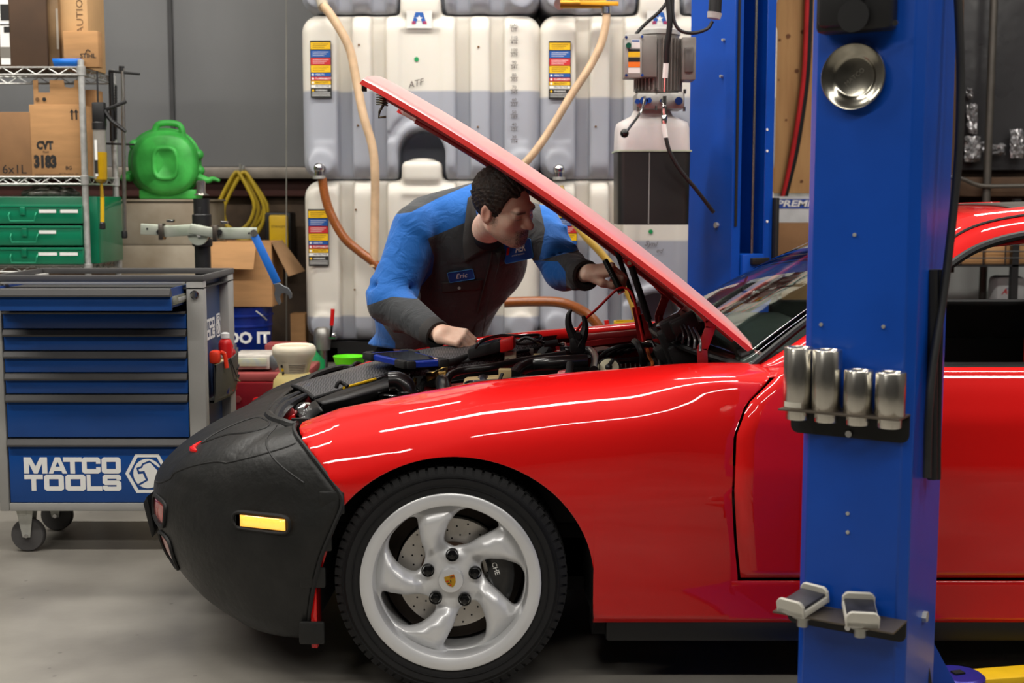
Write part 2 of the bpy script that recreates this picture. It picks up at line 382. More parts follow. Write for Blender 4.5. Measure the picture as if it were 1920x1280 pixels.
# ------------------------------------------------------------------ the red sports car
M_paint = mat('red_car_paint', (212,10,8), 0.5, coat=1.0, var=0.01, scale=3, coat_rough=0.02, rvar=0, spec=.15)
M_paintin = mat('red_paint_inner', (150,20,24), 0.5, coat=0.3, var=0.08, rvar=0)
M_bra = mat('black_vinyl_cover', (20,21,20), 0.45, var=0.12, scale=14, bump=0.18, bscale=45, rgb2=(29,29,28))
M_seam = mat('cover_piping', (20,20,20), 0.6)
M_trim = mat('black_trim', (13,13,14), 0.5)
M_bay = mat('engine_bay_black', (22,22,23), 0.6, var=0.2)
M_glass = mat('tinted_glass', (205,225,215), 0.02, var=0.0, trans=1.0, ior=1.3, rvar=0)
CY = 4.20
car = thing('sports_car', 'red two-door sports coupe with raised hood and black nose cover', 'car', (0.9, CY, 0))
WC = at(845, 1090, 3.36); WX, WZ, WR = WC.x, WC.z, WC.z
top_px = [(520,806),(565,793),(640,766),(760,742),(900,716),(1060,700),(1200,690),(1330,683),(1425,679),(1500,676)]
top_pts = [at(u,v,3.6) for u,v in top_px]
def ztop(x): return float(np.interp(x, [p.x for p in top_pts], [p.z for p in top_pts]))
ARX, ARZ, ARC = .366, .338, WX+.012
def zbot(x):
    d = abs(x-ARC)
    if d < ARX: return max(.19, WZ + ARZ*math.sqrt(max(0, 1-(d/ARX)**2)))
    return .19
def section(x, side=-1):
    """fine polyline of the body side at station x: sill, flank, shoulder, inner gutter"""
    zt = ztop(x); zs = zt-.055
    fl = math.exp(-((x-ARC)/.42)**2)*.022            # flare round the wheel
    C = [(.062,.19),(.045-fl*.4,.30),(.034-fl,.44),(.030-fl,.56),(.036-fl*.8,zs-.075),(.068-fl*.3,zs-.01),(.125,zt-.022),(.20,zt-.004),(.275,zt),(.29,zt-.03)]
    D = [(.062,.19),(.046,.30),(.034,.44),(.030,.56),(.037,.72),(.056,.80),(.080,.842),(.16,.856),(.275,.86),(.29,.83)]
    t = min(max((x-.30)/.30,0),1); t = t*t*(3-2*t); C = [(a[0]*(1-t)+b[0]*t, a[1]*(1-t)+b[1]*t) for a, b in zip(C, D)]
    return [Vector((x, CY+side*(.872-d), z)) for d, z, *_ in [(p.x, p.y) for p in spline([Vector((a,b,0)) for a,b in C], 8)]]
def side_row(x, zlo, n, side=-1, zhi=None):
    P = section(x, side); 
    i = next((k for k in range(len(P)) if P[k].z >= zlo), 0)
    Q = P[i:] if P[i].z-zlo < 1e-4 or i == 0 else [P[i-1].lerp(P[i], (zlo-P[i-1].z)/(P[i].z-P[i-1].z))]+P[i:]
    def resample(Q, n):
        L_ = [0]
        for a, b in zip(Q, Q[1:]): L_.append(L_[-1]+(b-a).length)
        out = []
        for k in range(n):
            s = L_[-1]*k/(n-1); j = min(max(np.searchsorted(L_, s)-1, 0), len(Q)-2)
            out.append(Q[j].lerp(Q[j+1], (s-L_[j])/max(L_[j+1]-L_[j],1e-9)))
        return out
    if n < 6: return resample(Q, n)
    zm = .655; k = max([i for i in range(len(Q)) if Q[i].z < zm and i < len(Q)-12] or [0])
    if k == 0: return resample(Q, n)
    mid = Q[k].lerp(Q[k+1], (zm-Q[k].z)/(Q[k+1].z-Q[k].z)); n1 = n//2
    return resample(Q[:k+1]+[mid], n1)[:-1]+resample([mid]+Q[k+1:], n-n1+1)
def zrow(x, z, side):   # point of the flank at height z
    return side_row(x, z, 2, side)[0]
def seam_x(z): return float(np.interp(z, [.19,.31,.42,.55,.70,.78,.86], [.600,.602,.588,.578,.582,.612,.70]))   # fender/door joint
def cover_x(z): return float(np.interp(z, [.19,.30,.40,.53,.60,.66,.70], [-.53,-.515,-.49,-.44,-.485,-.54,-.592]))
def shift_rows(rows, fn):
    return rows
for side in (-1, 1):
    # front fender: stations from the nose cover to the door joint
    st = sorted(set([round(-.62+i*.02,4) for i in range(10)] + [round(ARC-ARX*math.cos(math.pi*i/40),4) for i in range(41)] + [round(ARC+ARX+.0005,4)] + [round(.24+i*.024,4) for i in range(20)]))
    st = [x for x in st if x <= .70]
    rows = []
    for x in st:
        lo = zbot(x)
        if x < ARC-ARX: lo = .50
        rows.append(side_row(x, lo, 44, side))
    # squeeze the first and last stretch to the slanted joints
    for r, x in zip(rows, st):
        for p in r:
            a, b = cover_x(p.z), seam_x(p.z)
            if x < -.43: p.x = max(p.x, a)
            if x > .56: p.x = min(p.x, b-.004)
    f = MB().grid(rows).build('front_fender', M_paint, car, smooth=50, solid=.004)
    # arch lip and liner
    lip = [Vector((ARC-ARX*math.copysign(1,math.cos(a)) if math.sin(a) < 0 else ARC-ARX*math.cos(a), CY+side*.868, WZ+ARZ*math.sin(a))) for a in [math.pi*i/36 for i in range(-4, 41)]]
    for p in lip:
        p.y = zrow(p.x, max(.2,p.z), side).y if p.z > .2 else p.y
    liner = [[Vector((p.x, p.y, p.z)), Vector((p.x, p.y-side*.05, p.z+.008)), Vector((p.x*.97+ARC*.03, p.y-side*.32, p.z+.01))] for p in lip]
    MB().grid(liner).build('arch_liner', M_dark, car, smooth=50)
    # door, with the crease joint to the rocker
    def panel(name, xa, xb, za, zb, m, n=26, k=26, inset=0.0):
        rows = []
        for i in range(n+1):
            row = []
            for j in range(k+1):
                z = za+(zb-za)*j/k
                a = xa(z) if callable(xa) else xa; b = xb(z) if callable(xb) else xb
                x = a+(b-a)*i/n; q = door_sec(x, z, side); row.append(Vector((x, q, z)))
            rows.append(row)
        return MB().grid(rows).build(name, m, car, smooth=50, solid=.004)
    def door_sec(x, z, sd):
        d = np.interp(z, [.16,.19,.30,.44,.60,.74,.82,.872], [.075,.062,.046,.034,.030,.038,.060,.085])
        d += .0 if z > .32 else 0
        return CY+sd*(.872-float(d))
    panel('door', lambda z: seam_x(min(z,.86))+.004, 1.90, .318, .872, M_paint)
    panel('rocker_panel', .232, 1.90, .19, .308, M_paint, 20, 8)
    panel('rear_quarter', 1.908, 2.9, .32, .90, M_paint, 16, 16)
    MB().box((.25,CY+side*.81,.135),(1.76,CY+side*.77,.2),.01).build('sill_strip', M_trim, car)
    MB().box((-.35 if side > 0 else .22,CY+side*.70,.12),(1.76,CY+side*.60,.2)).build('floor_edge', M_dark, car)
# ---- nose cover
LV = [ # z side, half width, rear x | z front, tip x
 (.150,.815,-.545,.150,-.91),(.20,.838,-.538,.195,-1.005),(.28,.853,-.525,.28,-1.085),(.38,.862,-.500,.36,-1.118),(.47,.864,-.462,.42,-1.125),
 (.535,.858,-.442,.475,-1.115),(.60,.842,-.487,.535,-1.055),(.655,.812,-.537,.585,-.970),(.688,.755,-.577,.625,-.880),(.697,.69,-.590,.655,-.800),(.692,.63,-.592,.664,-.765)]
LVs = spline([Vector(a[:3]) for a in LV], 5); LVf = spline([Vector((a[3],a[4],0)) for a in LV], 5)
NT = len(LVs)
def nose(phi, ti):
    """phi -90..90 degrees across the car (negative = near side), ti 0..1 up the cover"""
    s = ti*(NT-1); i = min(int(s), NT-2); w = s-i
    a = LVs[i].lerp(LVs[i+1], w); b = LVf[i].lerp(LVf[i+1], w)
    c, sn = math.cos(phi), math.sin(phi); p = .97; q = .97
    y = a.y*math.copysign(abs(sn)**p, sn); x = a.z-(a.z-b.y)*max(c,0)**q
    k = max(c,0)**.7; z = a.x*(1-k)+b.x*k
    # swell of the pop-up lamp under the cover
    h = 0.0
    for s_ in (-1,1):
        dx = (x+.80)/.20; dy = (y-s_*.52)/.17; r2 = dx*dx+dy*dy
        if ti > .55 and r2 < 1.6: h = max(h, .014*max(0, 1-r2*r2/1.2)**.5 if r2*r2 < 1.2 else 0)
    return Vector((x, CY+y, z+h))
PH = [math.radians(-90+180*i/84) for i in range(85)]
cover = MB().grid([[nose(p, j/70) for j in range(71)] for p in PH]).build('nose_cover', M_bra, car, smooth=60, solid=.005)
def on_nose(pts, k=8, off=.002):
    out = []
    for a in spline([Vector((p[0],p[1],0)) for p in pts], k):
        ph, t = math.radians(a.x), min(max(a.y,0),1); o = nose(ph, t)
        n = (nose(ph+.01,t)-nose(ph-.01,t)).cross(nose(ph,min(t+.01,1))-nose(ph,max(t-.01,0)))
        if n.length > 1e-9:
            n.normalize()
            if n.dot(o-Vector((-.3,CY,.3))) < 0: n = -n
            o = o+n*off
        out.append(o)
    return out
for s_ in (-1,1):
    for nm, pts in (('side_seam', [(s_*88,.75),(s_*75,.725),(s_*60,.68),(s_*48,.63),(s_*38,.57),(s_*30,.51),(s_*22,.48)]), ('rear_seam', [(s_*72,.95),(s_*74,.82),(s_*78,.70),(s_*84,.58)]), ('hem', [(s_*90,.98),(s_*90,.85),(s_*90,.7),(s_*90,.55),(s_*90,.4),(s_*90,.2),(s_*90,.02)])):
        MB().tube(on_nose(pts), .0028 if nm != 'hem' else .006, 6).build(nm, M_seam, cover)
    MB().tube(on_nose([(s_*34,.70),(s_*44,.78),(s_*58,.83),(s_*66,.90),(s_*60,.97),(s_*46,.96),(s_*37,.88),(s_*33,.76),(s_*34,.70)]), .004, 6).build('lamp_hem', M_seam, cover)
    # red paint showing at the lamp slit
    MB().tube(on_nose([(s_*31,.70),(s_*33.5,.665),(s_*38,.665)], off=.003), [.004,.012,.004], 8).build('red_slit', M_paint, cover)
    # turn-signal windows in the bumper front
    for a, b, t0, t1, nm in ((27,38,.33,.43,'turn_signal'),(32,41,.19,.28,'fog_lamp')):
        P = [on_nose([(s_*a,t0+(t1-t0)*j/6),(s_*(a+b)/2,t0+(t1-t0)*j/6),(s_*b,t0+(t1-t0)*j/6)], 4, .003) for j in range(7)]
        MB().grid(P).build(nm, mat('red_lens', (206,52,52), .15, coat=1, var=.2, scale=30), cover, solid=.004)
        ring = on_nose([(s_*a,t0),(s_*(a+b)/2,t0-.012),(s_*b,t0),(s_*(b+.8),(t0+t1)/2),(s_*b,t1),(s_*(a+b)/2,t1+.012),(s_*a,t1),(s_*(a-.8),(t0+t1)/2),(s_*a,t0)], 4, .006)
        MB().tube(ring, .006, 6).build('lens_hem', M_seam, cover)
    # flank strip of red between cover and wheel arch, and the straps hooked round it
    lipf = [Vector(((ARC-ARX if a < 0 else ARC-ARX*math.cos(a))-.004, 0, WZ+ARZ*math.sin(a))) for a in [math.pi*i/40 for i in range(-7,12)]]
    rows = [[Vector((p.x-.010, CY+s_*.848, p.z)), Vector((p.x+.004, CY+s_*.852, p.z)), Vector((p.x+.008, CY+s_*.80, p.z))] for p in lipf]
    MB().grid(rows).build('bumper_edge', M_paint, car, smooth=50, solid=.003)
    for (x, z, h) in ((-.452,.525,.05),(-.487,.425,.048),(-.505,.325,.045),(-.510,.175,.05)):
        MB().obox((x-.018, CY+s_*.853, z), (.034,0,0), (0,.007,0), (0,0,h*.62), .006).build('strap', M_bra, cover)
# amber side markers
for s_ in (-1,1):
    a, b = at(446,970,3.36), at(537,991,3.36)
    yy = 0
    P = []; Pb = []
    def nose_y(x, z):
        best = min(((nose(math.radians(s_*d), t/60)-Vector((x,CY+s_*.8,z))).xz.length, d, t/60) for d in range(50,91,1) for t in range(14,36))
        return nose(math.radians(s_*best[1]), best[2]).y
    y0, y1 = nose_y(a.x,(a.z+b.z)/2), nose_y(b.x,(a.z+b.z)/2)
    ym = (y0+y1)/2
    def mk(x, z, o): return Vector((x, y0+(y1-y0)*(x-a.x)/(b.x-a.x)+s_*o, z))
    z0, z1 = b.z, a.z; zc = (z0+z1)/2
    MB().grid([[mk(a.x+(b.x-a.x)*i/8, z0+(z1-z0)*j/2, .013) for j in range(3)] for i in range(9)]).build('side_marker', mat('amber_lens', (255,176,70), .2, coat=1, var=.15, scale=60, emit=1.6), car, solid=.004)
    MB().box((a.x-.012, mk(a.x,zc,.006).y-.004, z0), (a.x, mk(a.x,zc,.012).y+.002, z1)).build('marker_end', MATS['red_lens'], car)
    ring = spline([mk(x, z, .011) for x, z in ((a.x-.008,z0-.006),((a.x+b.x)/2,z0-.008),(b.x,z0-.006),(b.x+.012,zc),(b.x,z1+.006),((a.x+b.x)/2,z1+.008),(a.x-.008,z1+.006),(a.x-.022,zc),(a.x-.008,z0-.006))], 4)
    MB().tube(ring, .005, 6).build('marker_hem', M_seam, cover)
# plate holder on the bumper front
MB().obox((-1.128,CY-.05,.33),(.006,0,.012),(0,.17,0),(-.012,0,.055),.004).build('plate_holder', M_black, car)
# rolled inner edge of the cover at the hood opening
MB().tube([nose(math.radians(d),1.0)+Vector((.012,0,.002)) for d in range(-86,87,4)], .014, 8).build('cover_cuff', M_bra, cover)
# ---- hood
HB, HT = at(1427,664,3.63), at(682,146,3.63)
e = (HT-HB); HL = e.length; e.normalize(); nrm = Vector((-e.z,0,e.x)); nrm = nrm if nrm.z > 0 else -nrm
def hoodp(u, w, th=0.0, ins=1.0):
    hw = .575+.012*math.sin(math.pi*u)
    ws = w*ins; aw = abs(ws)
    u0 = .085*(1-aw**2.2); 
    if u > .5:  # rounded front edge
        u1 = 1-.055*aw**4*0
    else: u1 = 1
    front = -.03*(aw**3)
    uu = u0+(1-u0+front*0)*u
    crown = .042*(1-aw**2.6)+.034*math.sin(math.pi*min(max(u,0),1))**.8
    edge = -.006*max(0,(aw-.93)/.07)**2
    lift = .0
    return HB + e*(HL*uu) + Vector((0, CY-HB.y+ws*hw, 0)) + nrm*(crown+edge+th)
def cl(w): return math.copysign(1-(1-abs(w))**1.7, w)
ws = [cl(-1+2*i/40) for i in range(41)]
rows = []
for i in range(37):
    u = i/36
    ui = min(max(u,.02),.98)
    rows.append([hoodp(u,w) for w in ws] + [hoodp(u,1,-.014)] + [hoodp(ui,w,-.022,.965) for w in reversed(ws)] + [hoodp(u,-1,-.014)])
hm = MB().grid(rows, closed_v=True)
nrow = len(rows[0]); 
for base in (0, 36*nrow):
    k = len(ws)
    hm.f += [(base+j, base+j+1, base+2*k-j-1+0, base+2*k-j) for j in range(k-1)]; hm.mi += [0]*(k-1)
M_hood = mat('dusty_red_hood', (222,34,26), 0.45, coat=1.0, var=0.05, scale=4, coat_rough=0.25, rvar=0)
M_hood.node_tree.nodes['Principled BSDF'].inputs['Sheen Weight'].default_value = .5
hood = hm.build('hood', M_hood, car, smooth=40)
# pressed inner frame, latch and striker under the hood
for s_ in (-1,1):
    MB().tube([hoodp(u, s_*.90, -.026) for u in [.04+.9*i/20 for i in range(21)]], .010, 8).build('inner_frame_rail', M_paintin, hood)
MB().grid([[hoodp(.08+.84*i/10, -.8+1.6*j/10, -.026) for j in range(11)] for i in range(11)]).build('inner_panel', M_paintin, hood, solid=.006)
lt = at(716,178,3.95)
M_latch = mat('oily_latch_steel', (96,92,80), .4, .9, var=.25, scale=40)
mb = MB()
for k in range(7): mb.tube([lt+Vector((.016*math.cos(a),.016*math.sin(a),.018-.007*k-.007*a/6.28)) for a in [6.2832*i/12 for i in range(13)]], .0026, 5)
mb.cyl(lt+Vector((0,0,.04)), lt+Vector((0,0,-.03)), .007, n=8)
mb.build('latch_spring', M_latch, hood)
MB().tube([lt+Vector((.004,0,-.03)), lt+Vector((-.008,0,-.05)), lt+Vector((-.01,0,-.066)), lt+Vector((.012,0,-.064))], .004, 7).build('latch_hook', M_latch, hood)
MB().obox(at(683,163,3.66),(.006,0,0),(0,.015,0),(0,0,.012),.002).build('front_tab', M_trim, hood)
# hinges, gas struts, prop
for s_ in (-1,1):
    yy = CY+s_*.545
    pts = [at(1318,690,yy if s_<0 else 3.66), at(1316,655,3.66), at(1331,615,3.66), at(1331,600,3.66), at(1312,580,3.66)]
    pts = [Vector((p.x, yy, p.z)) for p in pts]
    mb = MB()
    for a, b in zip(pts, pts[1:]): mb.bar(a, b+(b-a)*.08, .006, .030, up=(1,0,.2), bev=.002)
    mb.bar(pts[0]+Vector((0,.015*-s_,0)), pts[1]+Vector((0,.015*-s_,0)), .03, .006, up=(1,0,0))
    mb.build('hood_hinge', M_paintin, car)
def strut(p0, p1, r0, r1, frac):
    p0, p1 = Vector(p0), Vector(p1); m_ = p0.lerp(p1, frac); t = MB(); t.cyl(p0, m_, r0, n=14); s = t.build('gas_strut', M_black, car)
    MB().cyl(m_, p1, r1, n=12).build('strut_rod', M_dark, s); MB().ball(p1, r1*1.7, 10).build('strut_ball', M_zinc, s)
strut(at(1184,500,4.3), at(1236,660,4.3), .0115, .007, .62)
strut(at(1152,458,4.62), at(1205,610,4.62), .009, .006, .7)
MB().obox(at(1181,490,4.3),(.014,0,.008),(0,.012,0),(-.008,0,.014),.002).build('strut_bracket', M_paint, hood)
MB().cyl(at(1180,493,4.28), at(1180,493,4.26), .007, n=10).build('bracket_bolt', mat('cream_bolt', (220,205,170), .4), hood)
MB().obox(at(1148,455,4.6),(.026,0,-.02),(0,.012,0),(.004,0,.006),.002).build('strut_mount', M_black, hood)
for u0_,v0_,u1_,v1_ in ((1192,575,1205,645),(1200,590,1216,630)):
    MB().bar(at(u0_,v0_,4.45), at(u1_,v1_,4.45), .006, .026, up=(1,0,0)).build('hinge_plate', M_paintin, car)
for side in (-1,1):
    sec = [p for p in side_row(.699, .78, 24, side)]
    P = [[Vector((seam_x(min(p.z,.86))-.006, p.y, p.z)) for p in sec]]
    for x, dz in ((.74,.006),(.80,.014)): P.append([Vector((max(x, seam_x(min(p.z,.86))-.004), p.y+(-side)*(.012 if x > .75 else .004)*(1-i/23), min(p.z+dz*(i/23), .882) if i > 5 else p.z)) for i, p in enumerate(sec)])
    MB().grid([r[6:] for r in P]).build('scuttle_corner', M_paint, car, smooth=60, solid=.003)
# ---- windscreen, pillars, roof
A0, A1 = at(1405,690,3.56), at(1782,432,3.73)
C0, C1 = Vector((.46,CY,.885)), Vector((1.18,CY,1.255))
def wind(w, v):
    ed = A0.lerp(A1, v); ed = Vector((ed.x, CY+w/ max(abs(w),1e-6)*(CY-ed.y) if abs(w) > 1e-6 else CY, ed.z)); bow = .018*math.sin(math.pi*v)
    c = C0.lerp(C1, v); k = 1-abs(w)**2.2
    yy = CY+w*(CY-A0.lerp(A1, v).y)
    return Vector((ed.x*(1-k)+c.x*k-bow*.6, yy, ed.z*(1-k)+c.z*k+bow))
MB().grid([[wind(-1+2*i/24, j/16) for j in range(17)] for i in range(25)]).build('windscreen', M_glass, car, smooth=60, solid=.005)
rim = [wind(-1, j/12) for j in range(13)]+[wind(-1+2*i/20, 1) for i in range(1,20)]+[wind(1, 1-j/12) for j in range(13)]+[wind(1-2*i/20, 0) for i in range(1,20)]
MB().tube(rim+[rim[0]], .011, 8).build('windscreen_rubber', M_trim, car)
ROOF = [(1.24,1.262),(1.45,1.290),(1.7,1.298),(2.0,1.285),(2.3,1.235)]
def roofp(x, w):
    z = float(np.interp(x, [a for a,_ in ROOF], [b for _,b in ROOF])); hw = float(np.interp(x, [1.2,1.5,2.3], [.49,.535,.54]))
    aw = abs(w); return Vector((x, CY+w*hw, z-.012*aw**2-.085*aw**7))
MB().grid([[roofp(1.25+1.05*i/20 , -1+2*j/32) for j in range(33)] for i in range(21)]).build('roof', M_paint, car, smooth=60, solid=.006)
MB().grid([[roofp(1.46+.5*i/10 , -.7+1.4*j/16)+Vector((0,0,.006)) for j in range(17)] for i in range(11)]).build('sunroof', mat('sunroof_felt', (66,60,52), .6), car, smooth=60, solid=.006)
for s_ in (-1,1):
    def Y(y): return CY+s_*(CY-y)
    def S(u,v,y): p = at(u,v,y); return Vector((p.x, Y(y), p.z))
    # A-pillar and roof rail as one painted band: inner edge along the screen, outer edge along the door glass
    inn = spline([S(1418,690,3.545), S(1500,637,3.575), S(1600,562,3.63), S(1700,486,3.68), S(1768,432,3.72), S(1810,409,3.73), S(1870,395,3.735), S(1960,385,3.74), S(2100,380,3.74)], 6)
    out = spline([S(1440,694,3.50), S(1540,668,3.52), S(1640,598,3.56), S(1715,543,3.59), S(1785,490,3.62), S(1835,460,3.635), S(1900,440,3.645), S(1985,428,3.65), S(2120,424,3.65)], 6)
    P = []
    for a, b in zip(inn, out):
        P.append([a+Vector((0,-s_*.012,-.01)), a, a.lerp(b,.35)+Vector((0,s_*.012,.006)), a.lerp(b,.7)+Vector((0,s_*.012,.004)), b, b+Vector((0,-s_*.02,0))])
    MB().grid(P).build('roof_pillar', M_paint, car, smooth=60, solid=.004)
    MB().tube([a.lerp(b,.42)+Vector((0,s_*.014,.007)) for a,b in zip(inn,out)][20:], .0045, 6).build('drip_rail', M_trim, car)
    MB().tube([b+Vector((0,s_*.004,-.006)) for b in out][6:], .012, 8).build('door_glass_seal', M_trim, car)
    MB().tube([S(1530,694,3.455),S(1600,694,3.455),S(1800,694,3.455),S(2190,690,3.46)], .014, 8).build('window_ledge_seal', M_trim, car)
    MB().box((.78,Y(3.50),.845),(1.90,Y(3.56),.868)).build('door_top', M_trim, car)
    MB().box((.74,Y(3.53),.32),(1.90,Y(3.60),.85),.02).build('door_lining', mat('black_door_card', (17,17,18), .7), car)
    # rear side pillar and rear wheel area
    MB().grid([[Vector((1.92+.12*i/4, Y(3.53+.11*j/6), .87+.36*j/6)) for j in range(7)] for i in range(5)]).build('rear_pillar', M_paint, car, smooth=60, solid=.006)
    MB().box((1.90,Y(3.60),.30),(2.9,Y(3.62),.87)).build('quarter_lining', MATS['black_door_card'], car, smooth=0)
    MB().box((1.905,Y(3.655),.87),(2.06,Y(3.665),1.22)).build('pillar_lining', MATS['black_door_card'], car, smooth=0)
# far door card shows above the near sill inside the car
fy = 2*CY-3.55
MB().box((.95,fy-.06,.80),(1.92,fy,.945),.02).build('far_door_card_top', MATS['black_door_card'], car)
MB().box((.62,CY-.60,.55),(1.02,CY+.60,.905),.05).build('dashboard', mat('black_dash', (22,24,23), .6), car)
MB().grid([[Vector((2.28+.75*i/8, CY-.54+1.08*j/12, 1.24-.33*(i/8)**1.3)) for j in range(13)] for i in range(9)]).build('rear_hatch_glass', M_glass, car, smooth=60, solid=.005)
MB().box((2.86,CY-.80,.3),(3.1,CY+.80,.90),.1).build('tail_panel', M_paint, car)
MB().box((-.75,CY-.55,.20),(2.85,CY+.55,.24)).build('floor_pan', M_dark, car)
for yc in (-.3,.3):
    s = MB().box((1.55,CY+yc-.22,.34),(2.0,CY+yc+.22,.46),.05).build('seat', MATS['black_dash'], car)
    MB().obox((2.02,CY+yc,.72),(.055,0,-.02),(0,.21,0),(.09,0,.27),.04).build('seat_back', MATS['black_dash'], s)
# scuttle between engine bay and screen
MB().box((.50,CY-.60,.50),(.56,CY+.60,.80)).build('bulkhead', M_bay, car)
MB().grid([[Vector((.44+.28*i/6+(.22*abs(j/12*2-1)**2.2), CY-.66+1.32*j/12, .80+.03*i/6)) for j in range(13)] for i in range(7)]).build('scuttle_panel', M_trim, car, smooth=60, solid=.006)
for s_ in (-1,1):
    MB().box((-.62,CY+s_*.575,.38),(.60,CY+s_*.56,.70)).build('inner_wing', M_bay, car)
    MB().bar((-.56,CY+s_*.585,.675),(.66,CY+s_*.585,.835),.03,.02).build('wing_gutter', M_paintin, car)
MB().box((-.75,CY-.58,.36),(.55,CY+.58,.40)).build('undertray', M_dark, car)
# ------------------------------------------------------------------ wheels
M_rim = mat('silver_wheel_paint', (222,223,224), .34, .28, coat=.6, var=.03, rvar=0)
M_disc = mat('brake_disc_steel', (206,202,196), .35, .7, var=.06, scale=30)
M_lug = mat('black_lug', (16,16,17), .22)
def make_wheel(cx, side, full=True):
    T = Matrix.Translation((cx, CY+side*(CY-3.36), WZ)) @ (Matrix.Identity(4) if side < 0 else Matrix.Rotation(math.pi, 4, 'Z'))
    root = bpy.data.objects.new('wheel', None); root.location = T.translation; root.empty_display_size = .05; COL.objects.link(root); put(root, car)
    # local frame: x right, z up, -y towards the viewer (outer face near y = 0)
    rr = .236
    # tyre: carcass with sidewall bulge, then tread blocks
    prof = [(rr-.004,.012),(rr+.004,-.004),(rr+.018,-.008),(rr+.040,-.010),(WR-.030,-.004),(WR-.016,.006),(WR-.008,.016),(WR-.006,.03),(WR-.006,.19),(WR-.02,.212),(rr+.03,.225),(rr-.004,.21)]
    tm = MB(T); tm.lathe([(a,b) for a,b in prof], (0,0,0), (0,1,0), 96, cap=False)
    tyre = tm.build('tyre', M_rubber, root, smooth=30)
    bm_ = MB(T); n = 76
    for k in range(n):
        a = 2*math.pi*k/n
        for (r0,y0_,r1,y1_,da) in ((WR-.026,.000,WR-.002,.020,.0),(WR-.010,.024,WR,.050,.02),(WR-.010,.056,WR,.085,.0),(WR-.010,.091,WR,.12,.02),(WR-.010,.126,WR,.155,.0),(WR-.010,.16,WR-.002,.195,.02)):
            vs = []
            for (r,y) in ((r0,y0_),(r1,y0_+ (.012 if r0 < WR-.02 else 0)),(r1,y1_),(r0,y1_)):
                for s in (-.36,.36):
                    t = a+da+s*2*math.pi/n; vs.append((r*math.cos(t), y, r*math.sin(t)))
            bm_.add(vs, [(0,2,3,1),(2,4,5,3),(4,6,7,5),(0,1,7,6),(0,6,4,2),(1,3,5,7)])
    tr = bm_.build('tread_blocks', M_rubber, tyre, smooth=0); tr['kind'] = 'stuff'
    for r in (rr+.022, rr+.048): MB(T).lathe([(r-.0015,-.0095),(r,-.0125),(r+.0015,-.0095)], (0,0,0),(0,1,0),96,cap=False).build('sidewall_ring', M_rubber, tyre)
    # outer rim flange
    MB(T).lathe([(rr-.004,.03),(rr+.003,.004),(rr+.003,-.010),(rr-.003,-.014),(rr-.022,-.013),(rr-.030,-.008),(rr-.034,.006),(rr-.036,.03),(rr-.036,.12),(rr-.03,.2)], (0,0,0),(0,1,0),96,cap=False).build('rim', M_rim, root, smooth=40)
    # five swept spokes: heightfield over the face with curved windows
    def spoke_fn(P):
        x, y, z = P[...,0], P[...,1], P[...,2]; r = np.sqrt(x*x+z*z); th = np.arctan2(z, x)
        rn = r/ .205
        f = (r-.068)/(.140); f = np.clip(f,0,1.1)
        sweep = R(123)-R(27)*f**1.1          # spoke leans with radius
        d = np.full(x.shape, 9.0, np.float32)
        for k in range(5):
            c = sweep+2*math.pi*k/5; dt = (th-c+math.pi)%(2*math.pi)-math.pi
            wid = np.interp(f, [0,.3,.6,.85,1.1], [.023,.031,.042,.058,.10])
            # asymmetric: leading edge full, trailing edge hollow
            d = np.minimum(d, np.abs(dt)*np.maximum(r,.03)-wid)
        hub = r-.082
        d2 = smin(d, hub, .03)
        d2 = np.maximum(d2, r-.206)
        ring = np.abs(r-.204)-.008
        d2 = smin(d2, ring, .025)
        # face depth: hub recessed, bulging along the spoke, dished near rim
        mid = np.interp(r, [0,.05,.078,.10,.13,.165,.19,.21], [.030,.030,.028,.014,.004,.004,.014,.026])
        # roll off toward spoke edges
        edge = np.clip(-d2/.034, 0, 1); front = mid+.022*(1-edge)**2
        slab = np.maximum(front-y, y-(mid+.045))
        return np.maximum(d2, slab)*.8
    h = .0032 if full else .006
    sp = sdf_mesh('spokes', lambda P: spoke_fn(P), (-.216,-.004,-.216), (.216,.085,.216), h, M_rim, None, relax=3, post=lambda V: np.c_[V, np.ones(len(V))] @ np.array(T).T[:, :3])
    put(sp, root)
    # hub cap with crest
    cap = MB(T).lathe([(.0335,.034),(.034,.014),(.032,.009),(.026,.007),(.001,.006)], (0,0,0),(0,1,0),36).build('centre_cap', M_rim, root, smooth=40)
    sh = [(-.012,.013),(.012,.013),(.0125,.004),(.010,-.006),(.005,-.012),(0,-.015),(-.005,-.012),(-.010,-.006),(-.0125,.004)]
    rot = Matrix.Rotation(R(-18),3,'Y')
    def cr(pts, o): return [rot @ Vector((a*1.15,o,b*1.15)) for a,b in pts]
    MB(T).prism(cr(sh,.0045), (0,.003,0)).build('crest', mat('crest_gold', (206,160,44), .35, .6, var=.08, scale=200), cap, smooth=0)
    for q,(m_) in (([(-.011,.003),(-.001,.003),(-.001,-.0125),(-.0045,-.011),(-.009,-.005)],'r'),([(.001,.012),(.011,.012),(.0115,.004),(.001,.004)],'r')):
        for i in range(3):
            xs = [a for a,_ in q]; zs = [b for _,b in q]
            z1_, z0_ = max(zs)-(max(zs)-min(zs))*i/3, max(zs)-(max(zs)-min(zs))*(i+.5)/3
            w = 1-.25*i if min(zs) < 0 else 1
            MB(T).prism(cr([(min(xs)*w if min(xs)<0 else min(xs),z0_),(max(xs),z0_),(max(xs),z1_),(min(xs)*w if min(xs)<0 else min(xs),z1_)],.0040),(0,.001,0)).build('crest_stripe', M_red if i != 1 else M_blackp, cap, smooth=0)
    MB(T).prism(cr([(-.0045,.004),(.0045,.004),(.004,-.003),(0,-.006),(-.004,-.003)],.0034),(0,.001,0)).build('crest_shield', MATS['crest_gold'], cap, smooth=0)
